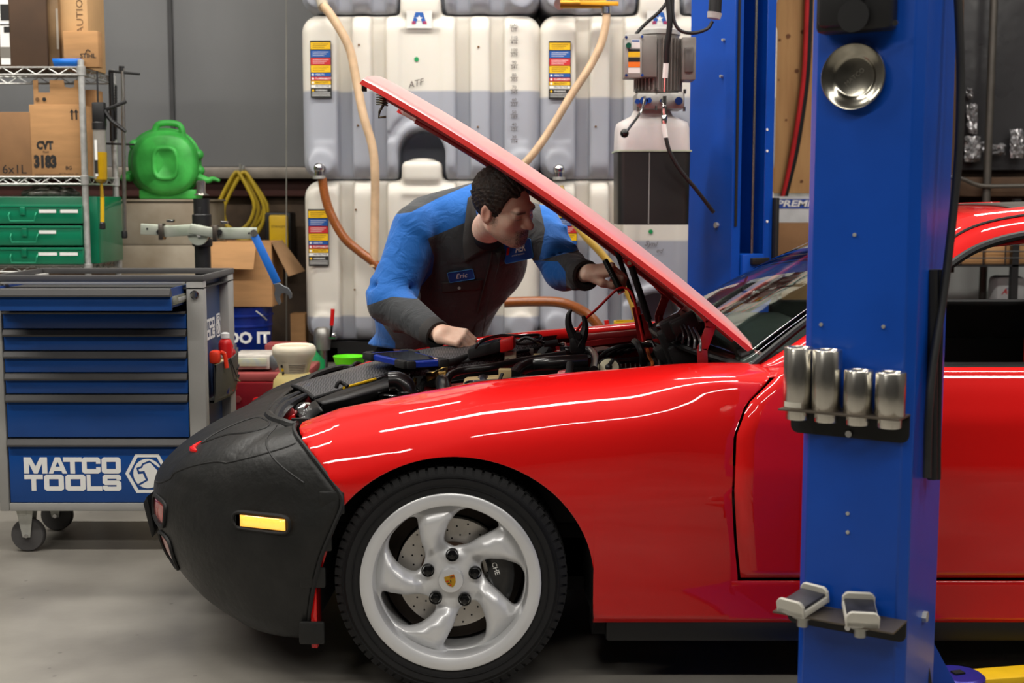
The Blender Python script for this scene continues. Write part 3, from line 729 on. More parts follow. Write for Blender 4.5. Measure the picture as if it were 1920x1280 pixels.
    MB(T).prism(cr([(-.001,.003),(.0015,.002),(.001,-.003),(-.0015,-.002)],.0028),(0,.001,0)).build('crest_mark', M_blackp, cap, smooth=0)
    for k in range(5):
        a = R(87)+2*math.pi*k/5; c = Vector((.066*math.cos(a), .012, .066*math.sin(a)))
        MB(T).lathe([(.0175,.030),(.0175,.020),(.0155,.019),(.0145,.026)],(c.x,0,c.z),(0,1,0),20,cap=False).build('lug_seat', M_lug, root)
        lg = MB(T).lathe([(.0135,.05),(.0135,.008),(.011,.002),(.004,.000)],c,(0,1,0),6).build('lug_nut', M_lug, root, smooth=0)
    # disc, bell, caliper
    dsc = MB(T).lathe([(.085,.105),(.085,.085),(.150,.085),(.150,.108)],(0,0,0),(0,1,0),64,cap=False).build('brake_disc', M_disc, root, smooth=40)
    hb = MB(T)
    for k in range(60):
        a = 2*math.pi*k/60; r = .095+.045*((k*7) % 5)/4.0
        hb.cyl((r*math.cos(a),.0845,r*math.sin(a)),(r*math.cos(a),.088,r*math.sin(a)),.0028,n=6)
    hb.build('disc_holes', M_dark, dsc, smooth=0)['kind'] = 'stuff'
    MB(T).lathe([(.02,.05),(.082,.052),(.086,.07),(.086,.10)],(0,0,0),(0,1,0),40).build('disc_bell', mat('rusty_bell', (92,66,48), .7, .5, var=.3, scale=40), root, smooth=40)
    MB(T).lathe([(.155,.11),(.19,.12),(.20,.2)],(0,0,0),(0,1,0),48,cap=False).build('backing_plate', mat('brown_back_plate', (60,50,42), .7, .3, var=.2), root, smooth=40)
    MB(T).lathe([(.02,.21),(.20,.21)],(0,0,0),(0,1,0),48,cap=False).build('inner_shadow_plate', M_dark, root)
    cal = []
    for i in range(13):
        a = R(-38)+R(88)*i/12
        cal.append([Vector((r*math.cos(a), y, r*math.sin(a))) for r,y in ((.098,.115),(.098,.060),(.118,.048),(.150,.048),(.168,.062),(.168,.115))])
    mc = MB(T).grid(cal, closed_v=True); k = 6
    mc.f += [tuple(range(5,-1,-1)), tuple(range(12*k,13*k))]; mc.mi += [0,0]
    c_ = mc.build('brake_caliper', mat('black_caliper', (22,22,23), .35, coat=.5), root, smooth=40)
    R3 = T.to_3x3()
    o = T @ Vector((.118,.046,.022)); a = R(-72)
    words('caliper_lettering', 'CHE', M_white, c_, o, R3 @ Vector((math.cos(a),0,math.sin(a))), R3 @ Vector((-math.sin(a),0,math.cos(a))), .013, bold=.02)
    MB(T).cyl((.158,.05,.085),(.158,.04,.085),.010,n=8).build('bleed_bolt', M_zinc, c_)
    return root
make_wheel(WX, -1); make_wheel(WX, 1, False); make_wheel(WX+2.4, -1, False); make_wheel(WX+2.4, 1, False)
# ------------------------------------------------------------------ two-post lift
def ray_plane(u, v, p, n):
    d = at(u, v, 1.0)-Vector((0,0,CAMZ)); o = Vector((0,0,CAMZ)); n = Vector(n)
    return o + d*((Vector(p)-o).dot(n)/d.dot(n))
A_ = R(33); pn = Vector((-math.sin(A_),-math.cos(A_),0)); pr = Vector((math.cos(A_),-math.sin(A_),0)); UP = Vector((0,0,1))
PL = at(1503,700,2.95); PL.z = 0; PW, PD, PH_ = .252, .255, 3.6
near = thing('lift_post', 'near blue steel lift post standing in front of the red car door', 'lift post', PL+pr*PW/2-pn*PD/2)
def pf(s, z, out=0.0): return PL + pr*s + UP*z + pn*out
def pfx(u, v, out=0.0):
    q = ray_plane(u, v, PL+pn*out, pn); return q
def channel(W_, D_, c=.02, lip=.045, th=.007):
    """open channel: back at d = 0, mouth at d = D (coordinates s, d)"""
    o = [(c,0),(W_-c,0),(W_,c),(W_,D_-.004),(W_,D_),(W_-lip,D_)]; i = [(W_-lip,D_-th),(W_-th,D_-th),(W_-th,c+.004),(W_-c-.004,th),(c+.004,th),(th,c+.004),(th,D_-th),(lip,D_-th)]
    return o+i+[(lip,D_),(0,D_),(0,c)]
poly = [PL+pr*s-pn*d for s, d in channel(PW, PD)]
MB().prism([p+UP*.02 for p in poly], UP*PH_).build('column', M_lift, near, smooth=20, bev=.003)
MB().obox(PL+pr*PW/2-pn*.17+UP*.01, pr*.24, pn*.24, UP*.01, .004).build('base_plate', M_lift, near)
g0 = at(1748,1200,3.12)
MB().prism([g0, g0+Vector((.125,0,-.225)), g0+Vector((.02,0,-.225)), g0+Vector((-.01,0,-.225))], (0,.012,0)).build('foot_gusset', M_lift, near, smooth=0)
for (u, v) in ((1603,440),(1540,608),(1657,612),(1590,962),(1590,997)):
    c = pfx(u,v); MB().cyl(c, c+pn*.004, .0042, n=10).build('screw', M_zinc, near)
for (u,v) in ((1730,1155),(1728,1156)):
    pass
c = ray_plane(1731,1155, PL+pr*PW, pr); MB().cyl(c, c+pr*.01, .013, n=6).build('side_bolt', M_zinc, near)
# black lock cover at the top of the near post
c = pfx(1618,10,.03)
cv = MB()
a, b, d, e_ = pfx(1548,-120), pfx(1690,-120), pfx(1690,64), pfx(1548,68)
sA = (a-PL).dot(pr); sB = (b-PL).dot(pr); zA = e_.z; zB = a.z
cv.obox(PL+pr*(sA+sB)/2+UP*(zA+zB)/2+pn*.028, pr*(sB-sA)/2, pn*.028, UP*(zB-zA)/2, .012)
lk = cv.build('lock_cover', M_black, near)
MB().obox(PL+pr*(sA+(sB-sA)*.36)+UP*(zA+zB)/2+pn*.058, pr*(sB-sA)*.30, pn*.014, UP*((zB-zA)/2-.01), .012).build('cover_bulge', M_black, lk)
c = pfx(1600,30,.073); MB().cyl(c, c+pn*.002, .034, n=24).build('cover_recess', M_dark, lk)
c = pfx(1680,44,.056); MB().cyl(c, c+pn*.008, .007, n=6).build('cover_bolt', M_chrome, lk)
# lift arm pivot disc by the foot
q = onz(1796,1262,.10); MB().lathe([(.001,.10),(.06,.10),(.068,.094),(.068,.03),(.001,.03)],(q.x,q.y,0),(0,0,1),28).build('arm_pivot', mat('purple_blue_steel', (52,48,150), .35, .3), near)
MB().obox((q.x,q.y,.103),(.014,.004,0),(-.003,.011,0),(0,0,.002)).build('pivot_slot', M_dark, near)
MB().obox((q.x+.28,q.y+.08,.06),(.25,.05,0),(-.008,.04,0),(0,0,.025),.005).build('lift_arm', M_yellow, near)
# rubber edge strip and hoses down the side of the post
h1 = [at(1794,-40,2.94),at(1799,60,2.94),at(1801,160,2.94),at(1797,290,2.93),at(1784,430,2.92),at(1768,560,2.90),at(1750,680,2.87),at(1741,780,2.85),at(1738,895,2.845)]
tag(MB().tube(h1, .0095, 12, smooth=6).build('rubber_hose', mat('black_hose', (38,38,38), .42, var=.08), None), 'thick black rubber hose hanging beside the near blue lift post', 'hose')
MB().tube([at(1748,505,2.90),at(1749,640,2.90),at(1748,780,2.90),at(1748,898,2.90)], .012, 8, smooth=4).build('edge_strip', M_black, near)
MB().tube([at(1764,505,2.93),at(1761,640,2.93),at(1758,780,2.925),at(1757,898,2.925)], .009, 8, smooth=4).build('edge_strip', M_black, near)
MB().tube([at(1722,1180,3.0),at(1731,1230,3.0),at(1742,1300,3.0)], .011, 8, smooth=4).build('floor_cable', M_black, near)
# magnetic dish
q = pfx(1605,145); ps_ = (pfx(1668,150)-q).length
ds = thing('magnetic_dish', 'round stainless magnetic parts dish stuck on the near lift post', 'parts dish', q)
rr_ = .072
MB().lathe([(.001,.008),(.040,.008),(.044,.0095),(.046,.012),(.052,.015),(.060,.019),(.066,.023),(.070,.024),(.072,.021),(.070,.012),(.05,.002),(.001,.001)], q, pn, 48).build('bowl', mat('stainless_dish', (172,168,155), .2, 1.0, var=.12, scale=30), ds, smooth=50)
words('stamp', 'MATCO', mat('stamped_mark', (120,116,106), .45, .9), ds, q+pn*.0085, (pr*.78+UP*.62), (UP*.78-pr*.62), .010)
M_mach = mat('machined_steel', (206,203,194), .24, 1.0, var=.02, rvar=0)
# bracket with four height adapters
br = thing('adapter_bracket', 'black angle bracket holding four steel adapters on near lift post', 'bracket', pfx(1595,800))
s0, s1 = (pfx(1484,800)-PL).dot(pr), (pfx(1706,820)-PL).dot(pr); zt_, zb_ = pfx(1595,768).z, pfx(1595,820).z
def rplate(s0, s1, z0, z1, r, out, th):
    P = [PL+pr*s+UP*z+pn*out for s, z in [(s0,z1),(s1,z1)]+[(s1-r+r*math.cos(a), z0+r+r*math.sin(a)) for a in [0,-.4,-.8,-1.2,-1.57]]+[(s0+r-r*math.sin(a), z0+r-r*math.cos(a)) for a in [0,.4,.8,1.2,1.57]]]
    return MB().prism(P, pn*th)
rplate(s0, s1, zb_, zt_, .018, .002, .004).build('back_plate', mat('black_bracket', (17,17,17), .5), br, smooth=20)
SH = .085
MB().obox(PL+pr*(s0+s1)/2+UP*zt_+pn*SH/2, pr*(s1-s0)/2, pn*SH/2, UP*.0018).build('shelf_plate', mat('bracket_top', (96,88,78), .4, .5), br, smooth=0)
q = pfx(1592,813,.006); MB().cyl(q, q+pn*.005, .0075, n=16).build('rivet', M_chrome, br)
for k, (u, vt, nm) in enumerate(((1498,645,'leftmost, tall, with a paper tag'),(1552,650,'second from left, tall'),(1611,688,'third from left, short'),(1671,692,'rightmost, short'))):
    ctr = ray_plane(u, vt, PL+pn*.045, pn); ctr = Vector((ctr.x,ctr.y,0)); zt2 = ray_plane(u, vt+5, PL+pn*.045, pn).z
    t = thing('height_adapter', f'silver steel lift adapter cylinder on the near post bracket, {nm}', 'adapter', ctr+UP*(zt_-.022), 'lift adapters on the upper bracket')
    MB().lathe([(.0315,zt_+.002),(.0325,zt_+.004),(.0325,zt2-.002),(.031,zt2),(.024,zt2),(.022,zt2-.004),(.001,zt2-.02)], ctr, UP, 40).build('barrel', M_mach, t, smooth=40)
    MB().lathe([(.001,zt_-.024),(.025,zt_-.024),(.0262,zt_-.022),(.0262,zt_+.002)], ctr, UP, 36).build('spigot', M_mach, t, smooth=40)
    if k == 0: MB().grid([[ctr+Vector((.0332*math.cos(a),.0332*math.sin(a),zt_+z)) for z in (.006,.018)] for a in [math.atan2(pn.y,pn.x)-.7+1.3*i/10 for i in range(11)]]).build('paper_tag', mat('paper', (205,200,185), .8), t)
# lower bracket with two frame pads
br2 = thing('pad_bracket', 'black angle bracket holding two lift pads low on near lift post', 'bracket', pfx(1595,1180))
zt2, zb2 = pfx(1595,1146).z, pfx(1595,1185).z
s0, s1 = (pfx(1478,1170)-PL).dot(pr), (pfx(1700,1190)-PL).dot(pr)
rplate(s0, s1, zb2, zt2, .016, .002, .004).build('back_plate', MATS['black_bracket'], br2, smooth=20)
MB().obox(PL+pr*(s0+s1)/2+UP*zt2+pn*.05, pr*(s1-s0)/2, pn*.05, UP*.0018).build('shelf_plate', MATS['bracket_top'], br2, smooth=0)
q = pfx(1590,1176,.006); MB().cyl(q, q+pn*.005, .0065, n=16).build('rivet', M_chrome, br2)
M_pad = mat('grey_pad_paint', (205,202,190), .45, .1, var=.08)
for k, (u, v, yaw, tx) in enumerate(((1506,1118,-14,'left one'),(1614,1130,24,'right one'))):
    ctr = ray_plane(u, v, PL+pn*.055, pn); ctr.z = zt2+.020
    t = thing('lift_pad', f'grey steel lift pad with rubber face on the lower bracket, {tx}', 'lift pad', ctr-UP*.042, 'lift pads on the lower bracket')
    Q = Matrix.Translation(ctr) @ Matrix.Rotation(R(yaw)-A_, 4, 'Z') @ Matrix.Rotation(R(10), 4, 'X') @ Matrix.Scale(1.0, 4)
    L_, Wd = .052, .036
    MB(Q).box((-Wd,-L_,-.012),(Wd,L_,.004),.003).build('plate', M_pad, t)
    for sg in (-1,1):
        pr_ = [(-Wd,sg*L_,-.012),(Wd,sg*L_,-.012),(Wd,sg*L_,.014),(Wd-.006,sg*L_,.022),(Wd-.012,sg*L_,.025),(-Wd+.012,sg*L_,.025),(-Wd+.006,sg*L_,.022),(-Wd,sg*L_,.014)]
        MB(Q).prism(pr_, (0,-sg*.009,0)).build('end_lip', M_pad, t, smooth=20, bev=.002)
    MB(Q).box((-Wd+.004,-L_+.010,.004),(Wd-.004,L_-.010,.012),.002).build('rubber_face', mat('worn_pad_rubber', (48,48,56), .5, var=.3, scale=40), t)
    MB().lathe([(.001,-.055),(.013,-.055),(.013,-.036),(.024,-.034),(.024,-.020),(.018,-.018),(.018,-.006),(.001,-.006)], (ctr.x,ctr.y,ctr.z), UP, 28).build('stem', M_zinc, t, smooth=40)
# ------------------------------------------------------------------ far post
fo = Vector((math.sin(A_),-math.cos(A_),0)); fr = Vector((math.cos(A_),math.sin(A_),0))
FC = at(1374,300,5.55); FC.z = 0; FD, FW = .30, .235
far = thing('lift_post', 'far blue steel lift post with cables in its open channel', 'lift post', FC-fo*FD/2+fr*FW/2)
poly = [FC-fo*FD+fr*s+fo*d for s, d in channel(FW, FD, lip=.05)]
MB().prism([p+UP*.02 for p in poly], UP*PH_).build('column', M_lift, far, smooth=20, bev=.003)
MB().obox(FC-fo*FD/2+fr*FW/2+UP*.01, fr*.24, fo*.26, UP*.01, .004).build('base_plate', M_lift, far)
zc0, zc1 = at(1390,640,5.5).z, at(1390,478,5.5).z
MB().obox(FC+fr*FW/2-fo*.06+UP*(zc0+zc1)/2, fr*.062, fo*.075, UP*(zc1-zc0)/2, .006).build('carriage', M_lift, far)
MB().obox(FC+fr*FW*.62+fo*.02+UP*(zc1-.03), fr*.05, fo*.012, UP*.014, .004).build('carriage_stop', M_black, far)
M_cable = mat('steel_cable', (150,148,140), .4, .9, var=.25, scale=300)
for s, dd in ((.065,-.05),(.165,-.05)):
    b = FC+fr*s+fo*dd; MB().cyl(b+UP*(zc1-.03), b+UP*PH_, .006, n=8).build('lift_cable', M_cable, far)
MB().obox(FC+fr*.02+fo*.001+UP*2.2, fr*.006, fo*.004, UP*1.0).build('slot_strip', M_dark, far)
MB().obox(FC+fr*(FW+.012)+fo*.0+UP*.7, fr*.01, fo*.02, UP*.62, .003).build('edge_strip', M_black, far)
for (u,v) in ((1345,422),(1358,75),(1354,143)):
    c = ray_plane(u,v, FC, -fr); MB().cyl(c, c-fr*.012, .012 if v == 422 else .006, n=8).build('post_bolt', M_zinc, far)
for v in (243,283,415):
    c = ray_plane(1438,v, FC+fo*.0, fo); MB().cyl(c, c+fo*.003, .006, n=8).build('post_bolt', M_white, far)
# ------------------------------------------------------------------ hydraulic power unit on the far post
PY = 5.40
pu = thing('power_unit', 'hydraulic lift power unit with grey motor and black tank', 'power unit', at(1226,422,PY))
M_motor = mat('grey_motor_paint', (132,128,122), .45, .3, var=.06)
m0 = at(1235,160,PY)
def PX(u,v,y=PY): return at(u,v,y)
c0, c1 = PX(1238,172), PX(1238,62)
MB().cyl((c0.x,PY+.09,c0.z),(c0.x,PY+.09,c1.z),.085,n=32).build('motor_body', M_motor, pu)
for k in range(18):
    a = math.pi+math.pi*k/17; d = Vector((math.cos(a),math.sin(a),0))
    MB().obox((c0.x+d.x*.09,PY+.09+d.y*.09,(c0.z+c1.z)/2-.005), d*.010, Vector((-d.y,d.x,0))*.0025, UP*((c1.z-c0.z)/2-.012)).build('cooling_fin', M_motor, pu, smooth=0)
MB().lathe([(.09,0),(.088,.018),(.06,.03),(.001,.032)],(c0.x,PY+.09,c1.z),UP,32).build('motor_cap', mat('light_motor_cap', (176,174,170), .5, .2), pu, smooth=40)
a, b = PX(1171,145,PY-.03), PX(1232,66,PY-.03)
sb = MB().box((a.x,PY-.04,a.z),(b.x,PY+.09,b.z),.006).build('switch_box', M_motor, pu)
lidp = PX(1204,66,PY-.05); MB().box((a.x-.003,PY-.052,a.z-.003),(lidp.x,PY-.04,b.z+.003),.004).build('switch_lid', mat('pale_lid', (170,168,162), .45, .2), sb)
def sticker(u0,v0,u1,v1,y,m,par,name='sticker'):
    p, q = at(u0,v0,y), at(u1,v1,y); return MB().box((p.x,y-.0008,q.z),(q.x,y,p.z)).build(name, m, par, smooth=0)
M_yl = mat('label_yellow', (238,190,16), .5, var=.02); M_bl = mat('label_blue', (22,84,160), .5, var=.02); M_rd = mat('label_red', (196,40,44), .5, var=.02); M_or = mat('label_orange', (240,120,20), .5, var=.02)
yl = PY-.0525
sticker(1184,74,1200,90,yl,M_white,sb); sticker(1178,92,1200,97,yl,M_blackp,sb); sticker(1178,97,1200,107,yl,M_yl,sb); sticker(1178,108,1200,116,yl,M_blackp,sb); sticker(1178,116,1200,126,yl,M_or,sb); sticker(1178,127,1200,137,yl,M_white,sb); sticker(1185,75,1199,78,yl-.001,M_bl,sb)
q = PX(1178,86,PY-.052); MB().cyl(q, q+Vector((0,-.02,0)), .011, n=16).build('push_button', mat('dark_green_button', (10,84,60), .3), sb)
for (u,v) in ((1174,70),(1204,69),(1174,141),(1204,141)):
    q = PX(u,v,PY-.052); MB().cyl(q, q+Vector((0,-.006,0)), .006, n=8).build('lid_screw', M_chrome, sb)
a, b = PX(1278,150), PX(1305,70)
cb = MB().box((a.x,PY-.01,a.z),(b.x,PY+.12,b.z),.004).build('capacitor_box', M_motor, pu)
a2, b2 = PX(1283,136,PY-.01), PX(1300,88,PY-.01); MB().box((a2.x,PY-.022,a2.z),(b2.x,PY-.01,b2.z),.005).build('capacitor_cover', mat('darker_motor', (104,100,96), .45, .3), cb)
a, b = PX(1193,204), PX(1284,173)
mf = MB().box((a.x,PY-.0,a.z),(b.x,PY+.16,b.z),.008).build('pump_manifold', M_alu, pu)
for (u,v,r) in ((1206,190,.017),(1216,189,.012),(1241,190,.012),(1271,190,.016),(1194,191,.012)):
    q = PX(u,v,PY); MB().cyl(q, q+Vector((0,-.03,0)), r, n=6 if r < .016 else 18).build('port_fitting', M_chrome, mf)
for (u,v) in ((1193,171),(1231,170),(1284,172),(1230,203),(1196,205),(1283,205)):
    q = PX(u,v,PY); MB().cyl(q+Vector((0,0,-.008)), q+Vector((0,0,.010)), .006, n=8).build('manifold_bolt', M_chrome, mf)
lev = MB().tube([PX(1209,182,PY-.03),PX(1207,196,PY-.05),PX(1198,215,PY-.07),PX(1176,245,PY-.09)], .006, 8, smooth=4).build('release_lever', M_chrome, pu)
MB().ball(PX(1171,250,PY-.09), .018, 16).build('lever_knob', M_lug, lev)
# plastic reservoir: translucent upper half, black lower half
def ring(zv, hx, hy, r, cx, cy):
    P = []
    for (sx, sy, a0) in ((1,1,0),(-1,1,90),(-1,-1,180),(1,-1,270)):
        for i in range(5):
            a = R(a0+90*i/4); P.append(Vector((cx+sx*(hx-r)+r*math.cos(a), cy+sy*(hy-r)+r*math.sin(a), zv)))
    return P
cx = PX(1227,300).x; hw_ = .150; cyy = PY+.13
zz = lambda v: PX(1227,v).z
res = MB().grid([ring(zz(204),.075,.07,.05,cx,cyy), ring(zz(214),.085,.08,.05,cx,cyy), ring(zz(228),.142,.12,.05,cx,cyy), ring(zz(240),hw_-.002,.13,.05,cx,cyy), ring(zz(281),hw_,.132,.04,cx,cyy)], closed_v=True).build('reservoir_top', mat('milky_plastic', (196,190,188), .45, var=.06, sss=.2), pu, smooth=60)
MB().grid([ring(zz(281),hw_+.007,.137,.03,cx,cyy), ring(zz(284),hw_+.007,.137,.03,cx,cyy)], closed_v=True).build('reservoir_band', mat('pale_green_band', (176,186,164), .5), pu)
rb = MB().grid([ring(zz(284),hw_,.132,.03,cx,cyy), ring(zz(421),hw_-.003,.130,.03,cx,cyy)], closed_v=True); rb.f.append(tuple(range(20,40))); rb.mi.append(0)
rbo = rb.build('reservoir_tank', mat('black_tank_plastic', (26,26,24), .42, var=.1), pu, smooth=60)
q0, q1 = PX(1218,286,cyy-.133), PX(1216,420,cyy-.133); MB().cyl(q0, q1, .003, n=6).build('mould_line', mat('worn_edge', (120,120,118), .4), rbo)
hz = [PX(1250,-20,PY-.1),PX(1256,40,PY-.1),PX(1250,90,PY-.09),PX(1249,118,PY-.08)]
MB().tube(hz, .012, 10, smooth=5).build('motor_cable', M_black, pu)
MB().cyl(PX(1249,118,PY-.08), PX(1247,146,PY-.07), .011, n=12).build('hose_sleeve', M_white, pu)
MB().cyl(PX(1247,146,PY-.07), PX(1246,172,PY-.06), .008, n=10).build('hose_ferrule', M_chrome, pu)
MB().lathe([(.010,0),(.012,.01),(.012,.03),(.009,.035),(.012,.05),(.012,.07),(.008,.075),(.008,.11)], PX(1245,232,PY-.06), PX(1246,172,PY-.06)-PX(1245,232,PY-.06), 10).build('hose_fitting', M_chrome, pu)
MB().cyl(PX(1244,232,PY-.06), PX(1248,258,PY-.06), .010, n=12).build('hose_sleeve', M_white, pu)
MB().tube([PX(1248,256,PY-.06),PX(1256,285,PY-.06),PX(1275,318,PY-.05),PX(1306,356,PY-.03),PX(1338,398,PY+.0)], .0085, 10, smooth=6).build('pressure_hose', M_black, pu)
MB().tube([PX(1192,64,PY-.0),PX(1210,45,PY-.0),PX(1240,18,PY-.02),PX(1266,-20,PY-.02)], .007, 8, smooth=5).build('supply_cable', M_black, pu)
MB().tube([PX(1262,-20,PY-.1),PX(1262,30,PY-.1),PX(1274,56,PY-.1),PX(1300,62,PY-.1),PX(1326,54,PY-.1),PX(1336,40,PY-.1)], .007, 8, smooth=5).build('plug_cable', M_black, pu)
pg = MB().cyl(PX(1342,-10,PY-.1), PX(1340,26,PY-.1), .026, n=16).build('plug', M_black, pu)
MB().cyl(PX(1340,24,PY-.1), PX(1338,35,PY-.1), .030, .026, n=16).build('plug_collar', mat('grey_collar', (180,180,178), .5), pg)
# ------------------------------------------------------------------ stacked fluid tanks
TY = 6.36; TD = .66
def tank_fn(P):
    x, y, z = P[...,0], P[...,1], P[...,2]
    d = sd_box(P, (0,0,0), (.577,TD/2,.392), .085)
    fy = -TD/2
    for gx in (-.366,-.202,.202,.366):
        g = np.maximum(np.abs(x-gx)-.033, y-(fy+.075)); d = smax(d, -g, .020)
    for gx in (-.475,.475):
        g = np.maximum(np.maximum(np.abs(x-gx)-.055, np.abs(z-.06)-.27), y-(fy+.006)); d = smax(d, -g, .006)
    rc = np.maximum(np.maximum(np.abs(x)-.097, np.abs(z-.10)-.215), y-(fy+.012)); d = smax(d, -rc, .012)
    ar = np.maximum(np.minimum(np.hypot(x, z+.27)-.115, np.maximum(np.abs(x)-.115, z+.27)), y-(fy+.27)); d = smax(d, -ar, .02)
    cres = np.maximum(np.abs(np.hypot(x, (z+.24))-.150)-.018, np.maximum(-(z+.20), y-(fy+.016))); d = smax(d, -cres, .014)
    d = smin(d, sd_box(P, (0,fy+.115,.43), (.098,.115,.055), .03), .03)
    d = smin(d, np.maximum(np.hypot(x,(y-(fy+.115)))-.062, np.abs(z-.485)-.014), .01)
    d = smin(d, np.maximum(np.hypot(x+.485, z+.315)-.062, np.abs(y-fy)-.012), .02)
    d = smin(d, np.maximum(np.hypot(x-.485, z+.315)-.062, np.abs(y-fy)-.012), .02)
    return d
def tank_mat(name, level):
    m = mat(name, (216,211,200), .42, var=.03, scale=3, sss=.06, bump=.03, bscale=10); nt = m.node_tree; N, L = nt.nodes, nt.links
    b = N['Principled BSDF']; src = b.inputs['Base Color'].links[0].from_socket
    tc = N.new('ShaderNodeTexCoord'); sx = N.new('ShaderNodeSeparateXYZ'); L.new(tc.outputs['Object'], sx.inputs[0])
    mr = N.new('ShaderNodeMapRange'); mr.inputs[1].default_value = level-.006; mr.inputs[2].default_value = level+.006; mr.inputs[3].default_value = 1; mr.inputs[4].default_value = 0
    L.new(sx.outputs[2], mr.inputs[0])
    mx = N.new('ShaderNodeMix'); mx.data_type = 'RGBA'; L.new(mr.outputs[0], mx.inputs[0]); L.new(src, mx.inputs[6]); mx.inputs[7].default_value = (*lin((158,161,170)),1)
    L.new(mx.outputs[2], b.inputs['Base Color']); return m
cxs = (at(789,180,TY).x, at(1236,180,TY).x); H0 = at(789,338,TY).z; HM = at(789,24,TY).z; HB0 = at(789,640,TY).z
rows_z = {'middle': (H0+HM)/2, 'bottom': (H0+HB0)/2, 'top': HM+(HM-H0)/2}
ROWN = {'middle':'middle','bottom':'bottom','top':'top'}
proto = None
LEV = {('middle',0):.03,('middle',1):.0,('bottom',0):-.27,('bottom',1):.10,('top',0):-.2,('top',1):-.2}
def label_block(par, u0, v0, u1, v1, y):
    """hazard label: stacked colour bands with lettering"""
    p, q = at(u0,v0,y), at(u1,v1,y); w, h = q.x-p.x, p.z-q.z
    pl = MB().box((p.x,y-.001,q.z),(q.x,y,p.z)).build('hazard_label', M_blackp, par, smooth=0)
    bands = [(.03,.15,M_yl,''),(.17,.29,M_bl,''),(.30,.42,M_rd,''),(.43,.55,M_yl,''),(.56,.62,M_bl,'HEALTH'),(.63,.69,M_rd,'FLAMMABILITY'),(.70,.76,M_yl,'REACTIVITY'),(.77,.82,M_white,'PROTECTIVE'),(.84,.89,M_blackp,'WARNING')]
    for a, b, m, s in bands:
        if m is not M_blackp: MB().box((p.x+.03*w,y-.002,p.z-h*b),(q.x-.03*w,y-.001,p.z-h*a)).build('label_band', m, pl, smooth=0)
        if s:
            words('label_lettering', s, M_white if m in (M_bl,M_rd,M_blackp) else M_blackp, pl, (p.x+.24*w,y-.002,p.z-h*(a+b)/2), (1,0,0), (0,0,1), h*.030, 'LEFT', bold=.02)
            c = Vector((p.x+.12*w,y-.002,p.z-h*(a+b)/2)); MB().cyl(c, c+Vector((0,-.0008,0)), h*.02, n=10).build('label_dot', M_white if s != 'WARNING' else M_yl, pl)
        else:
            for k in range(3): MB().box((p.x+.12*w,y-.0026,p.z-h*(a+(b-a)*(.25+.25*k))-.0009),(q.x-(.12+.1*k)*w,y-.002,p.z-h*(a+(b-a)*(.25+.25*k))+.0009)).build('print_line', M_blackp if m is M_yl else M_white, pl, smooth=0)
    for k in range(3): MB().box((p.x+.06*w,y-.002,p.z-h*(.905+.026*k)-.001),(q.x-.06*w,y-.0012,p.z-h*(.905+.026*k)+.001)).build('print_line', M_white, pl, smooth=0)
tanks = {}
for (rn, ci) in (('middle',0),('middle',1),('bottom',0),('bottom',1),('top',0),('top',1)):
    side = ('left' if ci == 0 else 'right')
    what = {('middle',0):'marked ATF, above the mechanic',('middle',1):'behind the lift power unit',('bottom',0):'behind the mechanic',('bottom',1):'behind the open hood',('top',0):'cut by the picture edge',('top',1):'with the brass valve'}[(rn,ci)]
    loc = Vector((cxs[ci], TY+TD/2, rows_z[rn]))
    root = thing('fluid_tank', f'white plastic fluid tank, {rn} of the {side} stack, {what}', 'tank', loc, 'stacked white fluid tanks')
    if proto is None:
        proto = sdf_mesh('shell', tank_fn, (-.60,-TD/2-.03,-.42), (.60,TD/2+.03,.52), .0115, tank_mat('tank_plastic', 0), None, relax=2); sh = proto
    else:
        sh = proto.copy(); COL.objects.link(sh)
    sh.location = loc; sh.parent = root; sh.matrix_parent_inverse = Matrix.Translation(-loc)
    sh.scale = (1,1,(HM-H0)/.79*1.0)
    sh.material_slots[0].link = 'OBJECT'; sh.material_slots[0].material = tank_mat(f'tank_plastic_{rn}_{side}', LEV[(rn,ci)])
    tanks[(rn,ci)] = root
    cz = loc.z+.485
    MB().lathe([(.001,.012),(.05,.012),(.055,.006),(.058,-.008)], (loc.x,TY+.115,cz), UP, 28).build('filler_cap', mat('yellowed_cap', (214,196,140), .5, var=.12, scale=20), root, smooth=40)
yf = TY-.004
for key, box in ((('middle',0),(581,76,622,184)),(('middle',1),(1029,77,1070,186)),(('bottom',0),(577,392,617,499)),(('bottom',1),(1042,392,1082,499))):
    label_block(tanks[key], *box, yf)
# gauge figures down the right rib of the middle tanks
g = ['GAL|LIT','110|416','100|379','90|341','80|303','70|265','60|227','50|189','40|151','30|114']
for ci in (0,1):
    for i, s in enumerate(g):
        v = 52+23.6*i-(.35*i); u = 964+447*ci
        if ci == 1: break
        for k, w in enumerate(s.split('|')):
            p = at(u, v-4.5+9*k, TY-.001); words('gauge_figure', w, mat('gauge_grey', (92,84,80), .7, var=.02), tanks[('middle',ci)], p, (1,0,0), (0,0,1), .015, bold=.01)
        a, b = at(u-7,v,TY-.002), at(u+7,v,TY-.002); MB().box((a.x,TY-.003,a.z-.0012),(b.x,TY-.002,a.z+.0012)).build('gauge_tick', MATS['gauge_grey'], tanks[('middle',ci)], smooth=0)
